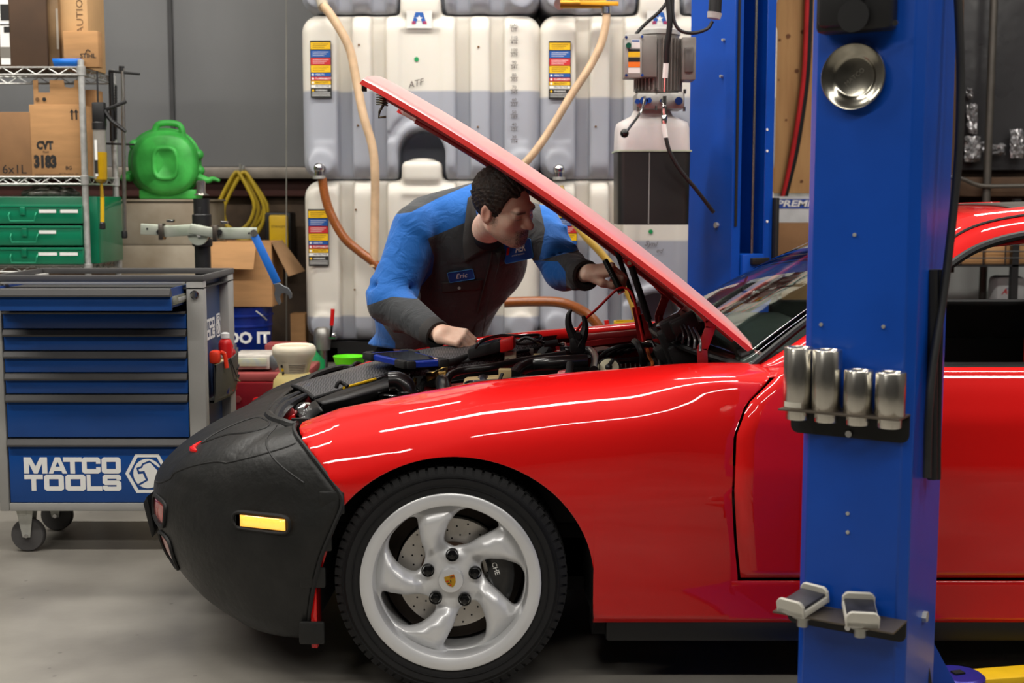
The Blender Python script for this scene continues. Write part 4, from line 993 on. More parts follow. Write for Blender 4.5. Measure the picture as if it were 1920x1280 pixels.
# star sticker, green dots, hand lettering
for ci, u in ((0,786),(1,1237)):
    tk = tanks[('middle',ci)]; ys = TY+.002
    sticker(u-24,20,u+24,53,TY-.003,mat('sticker_film',(226,224,218),.3),tk,'star_sticker')
    P = lambda du,dv: at(u+du,dv,TY-.004)
    st_ = MB().prism([P(-7,23),P(7,23),P(14,45),P(6,45),P(5,40),P(0,36),P(-5,40),P(-6,45),P(-14,45)], (0,-.0008,0)).build('star_letter', M_bl, tk, smooth=0)
    stp = []
    for k in range(10):
        a = math.pi/2+k*math.pi/5; r = 7 if k % 2 == 0 else 2.9; stp.append(at(u+r*math.cos(a), 35-r*math.sin(a), TY-.0052))
    MB().prism(stp, (0,-.0006,0)).build('white_star', M_white, tk, smooth=0)
    for sg in (-1,1):
        for k in range(2): 
            a, b = at(u+sg*7,40+3*k,TY-.0055), at(u+sg*14,41.6+3*k,TY-.0055); MB().box((a.x,TY-.006,b.z),(b.x,TY-.0052,a.z)).build('red_stripe', M_rd, tk, smooth=0)
M_gdot = mat('green_dot', (24,150,84), .5)
for key, (u,v) in ((('middle',0),(781,111)),(('bottom',1),(1220,434))):
    c = at(u,v,TY+.010); MB().cyl(c, c+Vector((0,-.002,0)), .011, n=18).build('green_dot', M_gdot, tanks[key])
words('hand_lettering', 'ATF', MATS['gauge_grey'], tanks[('middle',0)], at(779,157,TY+.006), (1,0,.25), (-.25,0,1), .030, shear=.3)
words('hand_lettering', 'Synl', MATS['gauge_grey'], tanks[('bottom',1)], at(1220,457,TY+.006), (1,0,-.1), (.1,0,1), .026, shear=.3)
words('hand_lettering', 'ed', MATS['gauge_grey'], tanks[('bottom',1)], at(1236,470,TY+.006), (1,0,-.1), (.1,0,1), .022, shear=.3)
for key, pts in ((('middle',0),((673,84),(897,88),(671,235),(896,238))),(('bottom',0),((667,393),(665,543))),(('middle',1),((1117,237),(1120,85)))):
    for (u,v) in pts:
        c = at(u,v,TY-.0); MB().cyl(c, c+Vector((0,-.006,0)), .0055, .004, n=8).build('rusty_screw', mat('rust', (120,84,44), .8), tanks[key])
# rack under the tanks
rk = thing('tank_stand', 'black steel stand carrying the white fluid tanks', 'stand', (cxs[0]+.58,TY+TD/2,0))
M_stand = mat('black_stand_paint', (22,22,23), .5)
zst = rows_z['bottom']-.392*(HM-H0)/.79-.002
for y in (TY+.05, TY+TD-.08): MB().box((cxs[0]-.56,y-.03,zst-.10),(cxs[1]+.56,y+.03,zst)).build('rail', M_stand, rk, smooth=0)
for x in (cxs[0]-.45,cxs[0]+.1,cxs[0]+.55,cxs[1]-.1,cxs[1]+.5):
    MB().box((x-.03,TY+.02,zst-.1),(x+.03,TY+TD-.05,zst-.03)).build('cross_member', M_stand, rk, smooth=0)
    for y in (TY+.05, TY+TD-.08): MB().box((x-.025,y-.025,0),(x+.025,y+.025,zst-.1)).build('leg', M_zinc if x < cxs[0]-.3 else M_stand, rk, smooth=0)
# hoses
def hose(name, label, pts, r, m, smooth=7): return tag(MB().tube(pts, r, 12, smooth=smooth).build(name, m, None), label, 'hose')
M_clear = mat('clear_braided_hose', (214,182,146), .4, var=.12, scale=12, sss=.1)
M_amber = mat('amber_suction_hose', (150,84,36), .3, coat=.4, var=.15, scale=60, stretch=(1,1,3))
M_yhose = mat('yellow_clear_hose', (196,160,70), .35, coat=.3, var=.08)
yh = TY-.09
hose('fill_hose', 'pale translucent hose hanging in front of the left tank stack', [at(605,8,yh),at(628,40,yh),at(655,90,yh),at(668,150,yh),at(681,215,yh-.02),at(697,270,yh-.02),at(703,320,yh-.02),at(703,400,yh),at(701,500,yh)], .021, M_clear)
fh = hose('fill_hose', 'pale tan hose sweeping down from the brass valve behind the hood', [at(1137,20,yh),at(1136,45,yh),at(1126,85,yh),at(1103,130,yh),at(1070,180,yh),at(1035,238,yh),at(1000,288,yh),at(960,330,yh+.02)], .019, M_clear)
hose('suction_hose', 'amber ribbed hose curving from the left middle tank outlet', [at(604,334,yh),at(610,370,yh),at(622,405,yh),at(645,445,yh),at(675,472,yh),at(705,496,yh),at(740,540,yh+.02)], .022, M_amber)
hose('suction_hose', 'amber ribbed hose arching low beside the mechanic elbow', [at(945,567,yh-.2),at(1000,565,yh-.2),at(1050,567,yh-.2),at(1090,582,yh-.2),at(1118,606,yh-.2),at(1134,640,yh-.2),at(1138,700,yh-.2),at(1138,800,yh-.2),at(1136,878,yh-.2)], .024, M_amber)
hose('drain_hose', 'yellow clear hose slanting behind the mechanic hand to the floor', [at(1050,350,yh),at(1066,400,yh-.05),at(1095,440,yh-.1),at(1130,478,yh-.1),at(1165,525,yh-.1),at(1190,580,yh-.1),at(1205,650,yh-.1)], .018, M_yhose)
def fitting(key, u, v, big=False):
    c = at(u,v,TY-.01); t = MB(); t.cyl(c, c+Vector((0,-.05,0)), .026, n=16); t.cyl(c+Vector((0,-.03,0)), c+Vector((0,-.085,0)), .022, n=16); t.ball(c+Vector((0,-.085,0)), .026, 14); t.cyl(c+Vector((0,-.085,-.0)), c+Vector((0,-.085,-.04)), .021, n=16)
    o = t.build('outlet_elbow', M_chrome, tanks[key]); MB().lathe([(.026,-.036),(.030,-.036),(.030,-.05),(.026,-.05)], c+Vector((0,-.085,0)), UP, 16).build('hose_clamp', M_zinc, tanks[key])
fitting(('middle',0), 603,316); fitting(('middle',1), 1047,318)
c = at(600,2,TY-.02); MB().cyl(c+Vector((0,0,.03)), at(607,14,yh), .027, n=16).build('hose_union', mat('clear_union',(190,180,160),.25,.2), tanks[('top',0)])
# brass ball valve of the right top tank
p0, p1 = at(1050,7,yh), at(1136,7,yh)
MB().cyl(at(1050,4,TY), at(1050,7,yh), .028, n=16).build('valve_elbow', M_chrome, tanks[('top',1)])
vb = MB().cyl(p0, p1, .022, n=16).build('ball_valve', mat('brass', (176,130,50), .3, .9), tanks[('top',1)])
MB().cyl(at(1136,4,yh), at(1136,26,yh), .024, n=14).build('valve_outlet', M_chrome, vb)
a, b = at(1088,5,yh-.03), at(1160,7,yh-.03); MB().bar(a, b, .012, .020, bev=.004).build('valve_handle', mat('yellow_handle', (224,158,24), .4), vb)
# dispensing tap of the bottom tank over the drain drum
c = at(604,634,TY-.06)
tp = thing('dispense_tap', 'cast metal drain tap with red lever under the left tanks', 'tap', (c.x,TY-.06,c.z-.05))
MB().lathe([(.001,.055),(.02,.055),(.035,.045),(.042,.02),(.042,-.02),(.038,-.055),(.030,-.058)], c, UP, 20).build('tap_body', M_alu, tp, smooth=50)
MB().cyl(c+Vector((0,0,.01)), c+Vector((.07,-.01,.012)), .018, n=14).build('tap_stem', M_chrome, tp)
MB().cyl(c, c+Vector((0,.08,0)), .03, n=14).build('tap_neck', M_alu, tp)
lv = MB().tube([at(619,632,TY-.1),at(622,610,TY-.1),at(624,580,TY-.1)], .008, 8).build('tap_lever', M_chrome, tp); MB().cyl(at(622,610,TY-.1), at(624,579,TY-.1), .010, n=10).build('lever_grip', M_red, lv)
q0, q1 = at(606,655,TY-.1), at(608,690,TY-.1); MB().cyl(c+Vector((.0,0,-.05)), (c.x,c.y,.02), .026, n=16).build('drop_pipe', M_steel, tp)
# ------------------------------------------------------------------ the mechanic
from mathutils.bvhtree import BVHTree
def npv(v): return np.array(v, float)
def project(V):
    """photo column/row of world points, used to lay out the jacket's sewn panels on the figure"""
    d = np.asarray(V, float)-np.array((0,0,CAMZ)); cz = d[:,1]*math.cos(PITCH)-d[:,2]*math.sin(PITCH); cy = d[:,1]*math.sin(PITCH)+d[:,2]*math.cos(PITCH)
    return 960+FPX*d[:,0]/cz, 640-FPX*cy/cz
def poly_sd(u, v, poly):
    """signed distance to polygon, positive inside"""
    P = np.array(poly, float); n = len(P); d = np.full(u.shape, 1e9); ins = np.zeros(u.shape, bool)
    for i in range(n):
        a, b = P[i], P[(i+1)%n]; e = b-a; w = np.stack([u-a[0], v-a[1]], -1); t = np.clip((w@e)/(e@e), 0, 1)
        d = np.minimum(d, np.linalg.norm(w-t[:,None]*e, axis=1))
        c = ((a[1] <= v) & (b[1] > v)) | ((b[1] <= v) & (a[1] > v)); ins ^= c & (u < (b[0]-a[0])*(v-a[1])/(b[1]-a[1]+1e-12)+a[0])
    return np.where(ins, d, -d)
A = lambda u,v,y: npv(at(u,v,y))
per = thing('person', 'mechanic in blue and charcoal work jacket leaning over the engine bay', 'person', (at(775,640,5.4).x, 5.42, 0))
# joints
J_pel, J_wst, J_chs, J_nek = A(768,690,5.36), A(795,610,5.26), A(872,478,5.06), A(905,402,4.97)
J_rs, J_re, J_rw = A(782,430,4.98), A(732,566,4.86), A(818,626,4.62)
J_ls, J_le, J_lw = A(1010,428,4.92), A(1058,505,4.75), A(1097,516,4.57)
fz = 0.0
J_rh, J_lh = J_pel+npv((-.10,0,-.06)), J_pel+npv((.12,0,-.06))
J_rk, J_lk = npv((J_rh[0]-.03, 5.36, .46)), npv((J_lh[0]+.05, 5.36, .46))
J_ra, J_la = npv((J_rh[0]-.05, 5.50, .09)), npv((J_lh[0]+.10, 5.50, .09))
HEM = at(740,648,5.3).z
# ---- jacket
def jacket_fn(P):
    sp = J_chs-J_wst; sp = sp/np.linalg.norm(sp)
    ac = J_ls-J_rs; ac = ac-sp*(ac@sp); ac = ac/np.linalg.norm(ac); fw = np.cross(sp, ac); Mx = np.stack([ac, fw, sp], 1)
    d = sd_ell(P, J_chs+npv((0,.03,-.0)), (.245,.150,.235), Mx)
    d = smin(d, sd_ell(P, J_wst*.55+J_chs*.45+npv((.0,.0,0)), (.225,.155,.24), Mx), .06)
    d = smin(d, sd_ell(P, J_wst+npv((.02,0,0)), (.225,.165,.19), Mx), .08)
    d = smin(d, sd_ell(P, J_pel+npv((.015,-.01,.05)), (.205,.150,.13)), .07)
    # upper back and shoulder yoke
    d = smin(d, sd_cap(P, J_rs+npv((.03,.07,.045)), J_nek+npv((-.03,.08,.045)), .082, .075), .06)
    d = smin(d, sd_cap(P, J_ls+npv((-.03,.06,.025)), J_nek+npv((.05,.06,.03)), .070, .07), .06)
    d = smin(d, sd_cap(P, J_nek+npv((0,.06,-.01)), J_chs+npv((0,.07,.0)), .10, .14), .06)
    d = smax(d, -sd_ell(P, J_nek+npv((.012,-.09,.035)), (.058,.075,.10)), .02)
    # sleeves, each trimmed at its own cuff
    for s_, e2, w_, r0, r1, r2 in ((J_rs,J_re,J_rw,.098,.082,.050),(J_ls,J_le,J_lw,.088,.074,.052)):
        ax_ = (w_-e2)/np.linalg.norm(w_-e2)
        sl = smin(sd_cap(P, s_, e2, r0, r1), smax(sd_cap(P, e2, w_, r1-.002, r2), (P-w_.astype(np.float32)) @ ax_.astype(np.float32)-.012, .006), .03)
        sl = smax(sl, -sd_cap(P, w_-ax_*.01, w_+ax_*.1, .036), .008)
        d = smin(d, sl, .032)
    d = d.astype(np.float32)
    # cloth folds: ridges and creases over the sleeves and front
    for (u0,v0,y0,u1,v1,y1,r,k) in FOLDS: d = add_cap(d, P, A(u0,v0,y0+.012), A(u1,v1,y1+.012), r, r, k*1.7)
    for (u0,v0,y0,u1,v1,y1,r) in GROOVES: d = add_cap(d, P, A(u0,v0,y0), A(u1,v1,y1), r, r*.5, .02, True)
    return np.maximum(d, np.float32(HEM)-P[...,2])
FOLDS = [(694,548,4.86,782,556,4.85,.012,.02),(700,524,4.87,770,512,4.86,.010,.02),(715,505,4.88,780,480,4.87,.010,.02),(708,585,4.84,770,575,4.83,.012,.02),(735,600,4.80,790,592,4.76,.010,.02),(740,618,4.78,800,612,4.72,.009,.018),
 (760,410,4.90,800,440,4.88,.010,.02),(812,540,5.04,880,565,5.04,.012,.025),(805,575,5.08,900,590,5.06,.010,.02),(880,600,5.08,940,560,5.06,.012,.025),
 (1030,470,4.78,1075,462,4.74,.010,.018),(1035,490,4.73,1085,482,4.70,.010,.018),(1050,520,4.66,1090,498,4.64,.010,.018),(1075,540,4.58,1105,505,4.56,.008,.015),(1020,440,4.83,1060,425,4.81,.009,.018)]
GROOVES = [(690,536,4.84,775,540,4.83,.010),(705,566,4.83,790,562,4.80,.010),(812,500,4.93,800,560,4.95,.010),(1040,480,4.72,1082,470,4.70,.008),(1058,505,4.65,1095,488,4.62,.008)]
# sewn panels: blue yoke, sleeves and side gusset on charcoal
BLUE = [[(640,470),(700,445),(716,424),(735,402),(770,398),(820,372),(890,342),(930,330),(930,395),(884,412),(802,447),(814,482),(810,512),(790,536),(782,560),(735,556),(690,572),(640,590)],
        [(640,588),(692,590),(716,606),(741,642),(742,680),(640,680)],
        [(985,340),(1040,350),(1110,440),(1096,466),(1048,478),(1010,488),(1015,470),(1022,430),(1012,385),(990,360)],[(1000,488),(1046,490),(1060,508),(1062,545),(1030,545),(1000,510)]]
def blue_attr(V):
    u, v = project(V); s = np.full(len(V), -1e9)
    for p in BLUE: s = np.maximum(s, poly_sd(u, v, p))
    return np.clip(s/12, -1, 1)
M_jac = bpy.data.materials.new('work_jacket_twill'); M_jac.use_nodes = True
nt = M_jac.node_tree; N, L = nt.nodes, nt.links; b_ = N['Principled BSDF']
an = N.new('ShaderNodeAttribute'); an.attribute_name = 'blue'; gt = N.new('ShaderNodeMath'); gt.operation = 'GREATER_THAN'; gt.inputs[1].default_value = 0
L.new(an.outputs['Fac'], gt.inputs[0]); mx = N.new('ShaderNodeMix'); mx.data_type = 'RGBA'; L.new(gt.outputs[0], mx.inputs[0])
mx.inputs[6].default_value = (*lin((52,55,58)),1); mx.inputs[7].default_value = (*lin((0,98,184)),1)
tc = N.new('ShaderNodeTexCoord'); nz = N.new('ShaderNodeTexNoise'); nz.inputs['Scale'].default_value = 13; nz.inputs['Detail'].default_value = 3; nz.inputs['Distortion'].default_value = 1.2; L.new(tc.outputs['Object'], nz.inputs['Vector'])
wv = N.new('ShaderNodeTexNoise'); wv.inputs['Scale'].default_value = 420; L.new(tc.outputs['Object'], wv.inputs['Vector'])
ad = N.new('ShaderNodeMath'); ad.operation = 'MULTIPLY_ADD'; ad.inputs[1].default_value = .05; L.new(wv.outputs[0], ad.inputs[0]); L.new(nz.outputs[0], ad.inputs[2])
bp = N.new('ShaderNodeBump'); bp.inputs['Strength'].default_value = .55; bp.inputs['Distance'].default_value = .018; L.new(ad.outputs[0], bp.inputs['Height']); L.new(bp.outputs[0], b_.inputs['Normal'])
L.new(mx.outputs[2], b_.inputs['Base Color']); b_.inputs['Roughness'].default_value = .82; b_.inputs['Sheen Weight'].default_value = .15
lo = np.minimum.reduce([J_rs,J_re,J_rw,J_ls,J_le,J_lw,J_pel,J_nek])-.22; hi = np.maximum.reduce([J_rs,J_re,J_rw,J_ls,J_le,J_lw,J_pel,J_nek])+.24
lo[2] = J_pel[2]-.10
jac = sdf_mesh('jacket', jacket_fn, lo, hi, .0085, M_jac, per, {'blue': blue_attr}, relax=2)
bvh = BVHTree.FromPolygons([v.co for v in jac.data.vertices], [p.vertices for p in jac.data.polygons])
def on_jac(u, v, off=.002):
    o = Vector((0,0,CAMZ)); d = (at(u,v,1.0)-o).normalized(); h = bvh.ray_cast(o, d)
    if h[0] is None: return at(u,v,4.95)
    return h[0]-d*off
# collar flaps, placket, pockets and patches sewn on
M_char = mat('charcoal_twill', (60,58,57), .85, var=.08, scale=20, bump=.2, bscale=300)
def patch(name, m, U, n=10, k=8, off=.003, par=None, thick=.0025, round_=0.0):
    """quad given by four photo corners (tl, tr, br, bl) laid on the cloth"""
    tl, tr, br_, bl_ = [np.array(c, float) for c in U]; P = []
    for i in range(n+1):
        row = []
        for j in range(k+1):
            a, b = i/n, j/k; q = (tl*(1-a)+tr*a)*(1-b)+(bl_*(1-a)+br_*a)*b
            row.append(on_jac(q[0], q[1], off))
        P.append(row)
    return MB().grid(P).build(name, m, par or jac, smooth=60, solid=thick)
def fair_patch(name, m, U, off=.004, par=None):
    """as patch, but on the mean plane of its corners so lettering stays flat"""
    tl, tr, br_, bl_ = [on_jac(*c) for c in U]; n = (tr-bl_).cross(tl-br_).normalized(); n = n if n.y < 0 else -n
    c = (tl+tr+br_+bl_)/4+n*off; ex = ((tr-tl)+(br_-bl_)); ey = ((tl-bl_)+(tr-br_)); w, h = ex.length/4, ey.length/4; ex.normalize(); ey = (ey-ex*ey.dot(ex)).normalized(); nn = ex.cross(ey)
    r = min(w,h)*.25; pts = []
    for (sx,sy,a0) in ((1,1,0),(-1,1,90),(-1,-1,180),(1,-1,270)):
        for i in range(4): a = R(a0+30*i); pts.append(c+ex*(sx*(w-r)+r*math.cos(a))+ey*(sy*(h-r)+r*math.sin(a)))
    pm = MB().prism(pts, nn*.002).build(name, m, par or jac, smooth=20)
    MB().tube([p+nn*.002 for p in pts]+[pts[0]+nn*.002], .0012, 5).build('stitched_edge', mat('pale_blue_thread', (70,150,220), .8), pm)
    return pm, c+nn*.0025, ex, ey, w, h
pt, c, ex, ey, w, h = fair_patch('company_patch', mat('royal_blue_patch', (22,72,158), .8), [(946,458),(1000,447),(1000,482),(948,495)])
words('company_lettering', 'AER', M_white, pt, c+ex*(w*.20)+ey*(h*.22), ex, ey, h*.72, shear=.25, bold=.03, sx=1.0)
q = c+ey*(h*.22)-ex*(w*.62); MB().prism([q+ex*a*h+ey*b*h for a,b in ((-.5,-.36),(0.0,-.36),(.36,.36),(-.14,.36))], ex.cross(ey)*.0008).build('red_flash', M_red, pt, smooth=0)
words('company_subline', 'ADVANCED TRANSMISSION', M_white, pt, c-ey*(h*.36), ex, ey, h*.13)
pt, c, ex, ey, w, h = fair_patch('name_patch', MATS['royal_blue_patch'], [(840,511),(888,502),(889,522),(842,528)])
words('name_lettering', 'Eric', M_white, pt, c, ex, ey, h*.95, shear=.35)
patch('pocket_flap', M_char, [(826,530),(905,524),(902,542),(830,549)], off=.003)
c = on_jac(861,540,.008); MB().cyl(c, c+Vector((0,-.003,0)), .006, n=12).build('pocket_button', M_zinc, jac)
pk = [on_jac(u,v,.004) for u,v in ((922,470),(917,500),(907,540),(897,580),(890,615),(886,640))]
MB().tube(pk, .0035, 6, smooth=3).build('placket_seam', M_char, jac)
MB().tube([p+Vector((.035,0,0)) for p in pk], .002, 6, smooth=3).build('placket_stitch', M_char, jac)
for s_, pts in (('r', [(886,395),(905,455),(925,482),(880,492),(868,478),(870,430)]),):
    pass
def flap(name, outer, inner, lift):
    a = spline([on_jac(u,v,lift) for u,v in outer], 5); b = spline([on_jac(u,v,.006) for u,v in inner], 5)
    MB().grid([[p, p.lerp(q,.5)+Vector((0,-.006,.003)), q] for p, q in zip(a, b)]).build(name, M_char, jac, smooth=60, solid=.006)
flap('collar_flap', [(889,365),(893,400),(903,432),(922,466)], [(878,372),(872,415),(868,455),(872,492)], .014)
flap('collar_flap', [(958,462),(948,466),(938,470),(930,474)], [(958,474),(952,486),(944,494),(936,498)], .008)
# cuffs
for w_, e_2, r_ in ((J_rw,J_re,.053),(J_lw,J_le,.055)):
    d = Vector(w_-e_2).normalized(); MB().lathe([(r_-.004,-.045),(r_,-.04),(r_,.005),(r_-.002,.012),(r_-.010,.013),(r_-.014,.0)], Vector(w_), d, 24, cap=False).build('cuff', M_char, jac, smooth=50)
# ---- trousers and shoes
def pants_fn(P):
    d = sd_ell(P, J_pel+npv((.01,0,-.02)), (.195,.145,.16))
    for h_, k_, a_ in ((J_rh,J_rk,J_ra),(J_lh,J_lk,J_la)):
        d = smin(d, sd_cap(P, h_, k_, .105, .078), .05); d = smin(d, sd_cap(P, k_, a_, .076, .062), .03)
    return d
lo = np.minimum.reduce([J_rh,J_ra,J_la,J_rk])-.2; hi = np.maximum.reduce([J_lh,J_la,J_rk,J_pel])+.2; lo[2] = .03; hi[2] = J_pel[2]+.2
sdf_mesh('trousers', pants_fn, lo, hi, .016, mat('black_trousers', (22,22,24), .85, var=.1, bump=.3, bscale=20), per, relax=2)
for a_ in (J_ra, J_la):
    sdf_mesh('shoe', lambda P: np.maximum(smin(sd_cap(P, a_+npv((0,.03,-.04)), a_+npv((0,-.16,-.055)), .05, .042), sd_cap(P, a_+npv((0,.02,.02)), a_+npv((0,.02,-.03)), .052), .03), -(P[...,2]-.002)), a_-npv((.09,.26,.09)), a_+npv((.09,.13,.10)), .01, mat('black_boot', (20,19,18), .5), per)
# ---- head, neck and hands: one skin mesh
hf = npv((.77,-.54,-.33)); hf /= np.linalg.norm(hf)       # looks right, to the camera and down
hu = npv((.12,-.41,.89)); hu -= hf*(hu@hf); hu /= np.linalg.norm(hu); hs = np.cross(hf, hu)   # his right
HC = A(946,388,4.72); HS = 1.08
MH = np.stack([hs, hf, hu], 1)
def hl(P): return ((P-HC) @ MH)/HS
def head_fn(P):
    Q = hl(P); e = lambda c, r: sd_ell(Q, c, r)
    d = e((0,-.014,.032), (.077,.099,.088))
    d = smin(d, e((0,.026,-.034), (.067,.066,.080)), .03)
    for s in (-1,1):
        d = smin(d, sd_cap(Q, (s*.054,.0,-.055), (s*.018,.064,-.094), .023, .022), .03)
        d = smin(d, e((s*.042,.062,-.022), (.022,.022,.022)), .02)
    d = smin(d, e((0,.072,-.093), (.023,.020,.019)), .02)
    d = smin(d, sd_cap(Q, (-.036,.084,.020), (.036,.084,.020), .013), .018)
    for s in (-1,1): d = smax(d, -e((s*.031,.104,.000), (.017,.018,.012)), .012)
    for s in (-1,1): d = smin(d, e((s*.031,.076,.000), (.0155,.0145,.0115)), .005)
    d = smin(d, sd_cap(Q, (0,.088,.010), (0,.113,-.028), .0085, .0135), .014)
    for s in (-1,1): d = smin(d, e((s*.014,.101,-.032), (.009,.011,.008)), .006)
    d = smin(d, sd_cap(Q, (-.020,.084,-.064), (.020,.084,-.064), .0095), .012)
    d = smin(d, sd_cap(Q, (-.016,.086,-.078), (.016,.086,-.078), .0085), .010)
    d = smax(d, -np.maximum(sd_cap(Q, (-.024,.096,-.071), (.024,.096,-.071), .0035), -1), .004)
    for s in (-1,1):
        ear = e((s*.080,-.012,-.006), (.012,.022,.035)); ear = smax(ear, -e((s*.092,-.006,-.004), (.010,.013,.022)), .006); d = smin(d, ear, .007)
    d = d*HS
    # neck down into the collar
    nb = HC+MH @ npv((0,-.030,-.055))
    d = smin(d, sd_cap(P, nb, J_nek+npv((.012,-.03,-.06)), .058, .062), .025)
    return d
def beard(V):
    Q = hl(V); a, b, c = np.abs(Q[:,0]), Q[:,1], Q[:,2]
    gt_ = np.clip((-.043-c)/.012, 0, 1)*np.clip((b-.045)/.02, 0, 1)*np.clip((.040-a)/.01, 0, 1)
    lip_ = np.clip(1-np.hypot(c+.072, (a)*.25)/.0085, 0, 1)
    jaw = np.clip((-.060-c)/.02, 0, 1)*np.clip((b+.03)/.03, 0, 1)*.45
    sb = np.clip(1-np.hypot((b-.018)/.018, (c+.022)/.035), 0, 1)*(a > .05)*.9
    return np.clip(np.maximum(np.maximum(gt_*(1-.8*lip_)*.95, jaw), sb), 0, 1)
def dark(V):
    Q = hl(V); a, b, c = np.abs(Q[:,0]), Q[:,1], Q[:,2]
    brow = np.clip(1-np.abs(c-.0205-.10*(a-.03)*(a < .045))/.0075, 0, 1)*np.clip((a-.010)/.006, 0, 1)*np.clip((.054-a)/.008, 0, 1)*(b > .06)
    lash = np.clip(1-np.hypot(c+.0055+.04*np.abs(a-.031), 0)/.0028, 0, 1)*np.clip(1-np.abs(a-.031)/.019, 0, 1)*(b > .06)
    mouth = np.clip(1-np.abs(c+.071)/.0025, 0, 1)*np.clip((.024-a)/.005, 0, 1)*(b > .06)
    nost = np.clip(1-np.hypot((a-.008)/.006, (c+.040)/.004), 0, 1)*(b > .09)
    return np.clip(np.maximum.reduce([brow, lash, mouth*.7, nost]), 0, 1)
def flush(V):
    Q = hl(V); a, b, c = np.abs(Q[:,0]), Q[:,1], Q[:,2]
    ear = (a > .078)*1.0; nose_ = np.clip(1-np.linalg.norm(Q-npv((0,.118,-.03)), axis=1)/.03, 0, 1); ck = np.clip(1-np.linalg.norm(np.c_[a,b,c]-npv((.045,.07,-.025)), axis=1)/.035, 0, 1)
    return np.clip(np.maximum.reduce([ear*.8, nose_, ck]), 0, 1)
M_skin = bpy.data.materials.new('skin'); M_skin.use_nodes = True; nt = M_skin.node_tree; N, L = nt.nodes, nt.links; b_ = N['Principled BSDF']
tc = N.new('ShaderNodeTexCoord'); nz = N.new('ShaderNodeTexNoise'); nz.inputs['Scale'].default_value = 35; nz.inputs['Detail'].default_value = 4; L.new(tc.outputs['Object'], nz.inputs['Vector'])
rp = N.new('ShaderNodeValToRGB'); rp.color_ramp.elements[0].position = .3; rp.color_ramp.elements[1].position = .7; rp.color_ramp.elements[0].color = (*lin((240,192,166)),1); rp.color_ramp.elements[1].color = (*lin((252,216,194)),1); L.new(nz.outputs[0], rp.inputs[0])
cur = rp.outputs[0]
nb2 = N.new('ShaderNodeTexNoise'); nb2.inputs['Scale'].default_value = 260; L.new(tc.outputs['Object'], nb2.inputs['Vector'])
for nm, col, f_ in (('flush',(232,140,118),.5),('beard',(78,60,48),.9),('dark',(28,19,14),1.0)):
    an = N.new('ShaderNodeAttribute'); an.attribute_name = nm; mul = N.new('ShaderNodeMath'); mul.operation = 'MULTIPLY'; L.new(an.outputs['Fac'], mul.inputs[0])
    if nm == 'beard':
        mr = N.new('ShaderNodeMapRange'); mr.inputs[1].default_value = .35; mr.inputs[2].default_value = .65; mr.inputs[3].default_value = .35; mr.inputs[4].default_value = 1.0; L.new(nb2.outputs[0], mr.inputs[0]); L.new(mr.outputs[0], mul.inputs[1])
    else: mul.inputs[1].default_value = f_
    mx = N.new('ShaderNodeMix'); mx.data_type = 'RGBA'; L.new(mul.outputs[0], mx.inputs[0]); L.new(cur, mx.inputs[6]); mx.inputs[7].default_value = (*lin(col),1); cur = mx.outputs[2]
L.new(cur, b_.inputs['Base Color']); b_.inputs['Roughness'].default_value = .48; b_.inputs['Subsurface Weight'].default_value = .18; b_.inputs['Subsurface Radius'].default_value = (.012,.005,.003)
bp = N.new('ShaderNodeBump'); bp.inputs['Strength'].default_value = .12; bp.inputs['Distance'].default_value = .004; L.new(nb2.outputs[0], bp.inputs['Height']); L.new(bp.outputs[0], b_.inputs['Normal'])
# hands: wrist, palm, four fingers and thumb as chained capsules in a local frame
def hand_caps(o, ex, ey, ez, curls, thumb, sc=1.0, mirror=1, wrist=None):
    """ex across the palm to the thumb side, ey along the fingers, ez out of the back of the hand"""
    ey = Vector(ey).normalized(); ez = Vector(ez); ez = (ez-ey*ez.dot(ey)).normalized(); ex = Vector(ex); ex = (ex-ey*ex.dot(ey)-ez*ex.dot(ez)).normalized(); ex, ey, ez = npv(ex), npv(ey), npv(ez); W2 = lambda p: npv(o)+(ex*p[0]*mirror*1+ey*p[1]+ez*p[2])*sc
    C = []
    for x0, x1 in ((.030,.030),(.010,.011),(-.010,-.010),(-.029,-.030)):
        C.append((W2((x0*.75,.005,0)), W2((x1,.088-.06*abs(x1-.01)*2,0)), .0175*sc, .0125*sc, .012))
    C.append((npv(wrist), W2((0,.01,0)), .026*sc, .027*sc, .02))
    lens = ((.042,.026,.022),(.047,.030,.023),(.043,.028,.023),(.034,.021,.020)); bx = (.031,.0105,-.0105,-.030); by = (.088,.092,.088,.078)
    for f_, (Ls, cur_) in enumerate(zip(lens, curls)):
        p = npv((bx[f_],by[f_],.002)); ang = 0; r = (.0105,.011,.0105,.0092)[f_]
        for s_, (l_, a_) in enumerate(zip(Ls, cur_)):
            ang += R(a_); q = p+npv((-.04*(bx[f_]>.02)*l_+.04*(bx[f_]<-.02)*l_, math.cos(ang)*l_, -math.sin(ang)*l_)); C.append((W2(p), W2(q), r*sc, (r-.0008)*sc, .004)); p = q; r -= .0008
    p = npv((.028,.018,-.006)); r = .0145
    for l_, d in zip((.044,.034,.028), thumb):
        d = npv(d); d = d/np.linalg.norm(d); q = p+d*l_; C.append((W2(p), W2(q), r*sc, (r-.0015)*sc, .008)); p = q; r -= .0015
    return C
def caps_fn(C):
    def fn(P):
        d = None
        for a, b, r0, r1, k in C:
            c = sd_cap(P, a, b, r0, r1); d = c if d is None else smin(d, c, k)
        return d
    return fn
# resting hand: knuckles to the camera, fingers folded under on the wing edge
rw = J_rw; dR = npv((.93,-.28,-.10))
Hr = hand_caps(rw+npv((.016,-.040,.004)), (.10,.35,.93) , (.84,-.42,-.10), (.25,-.70,.62), [(48,62,40),(52,66,40),(56,68,42),(58,66,42)], [(.35,.85,-.45),(-.1,.9,-.45),(-.3,.8,-.5)], 1.0, wrist=J_rw-(J_rw-J_re)*.12)
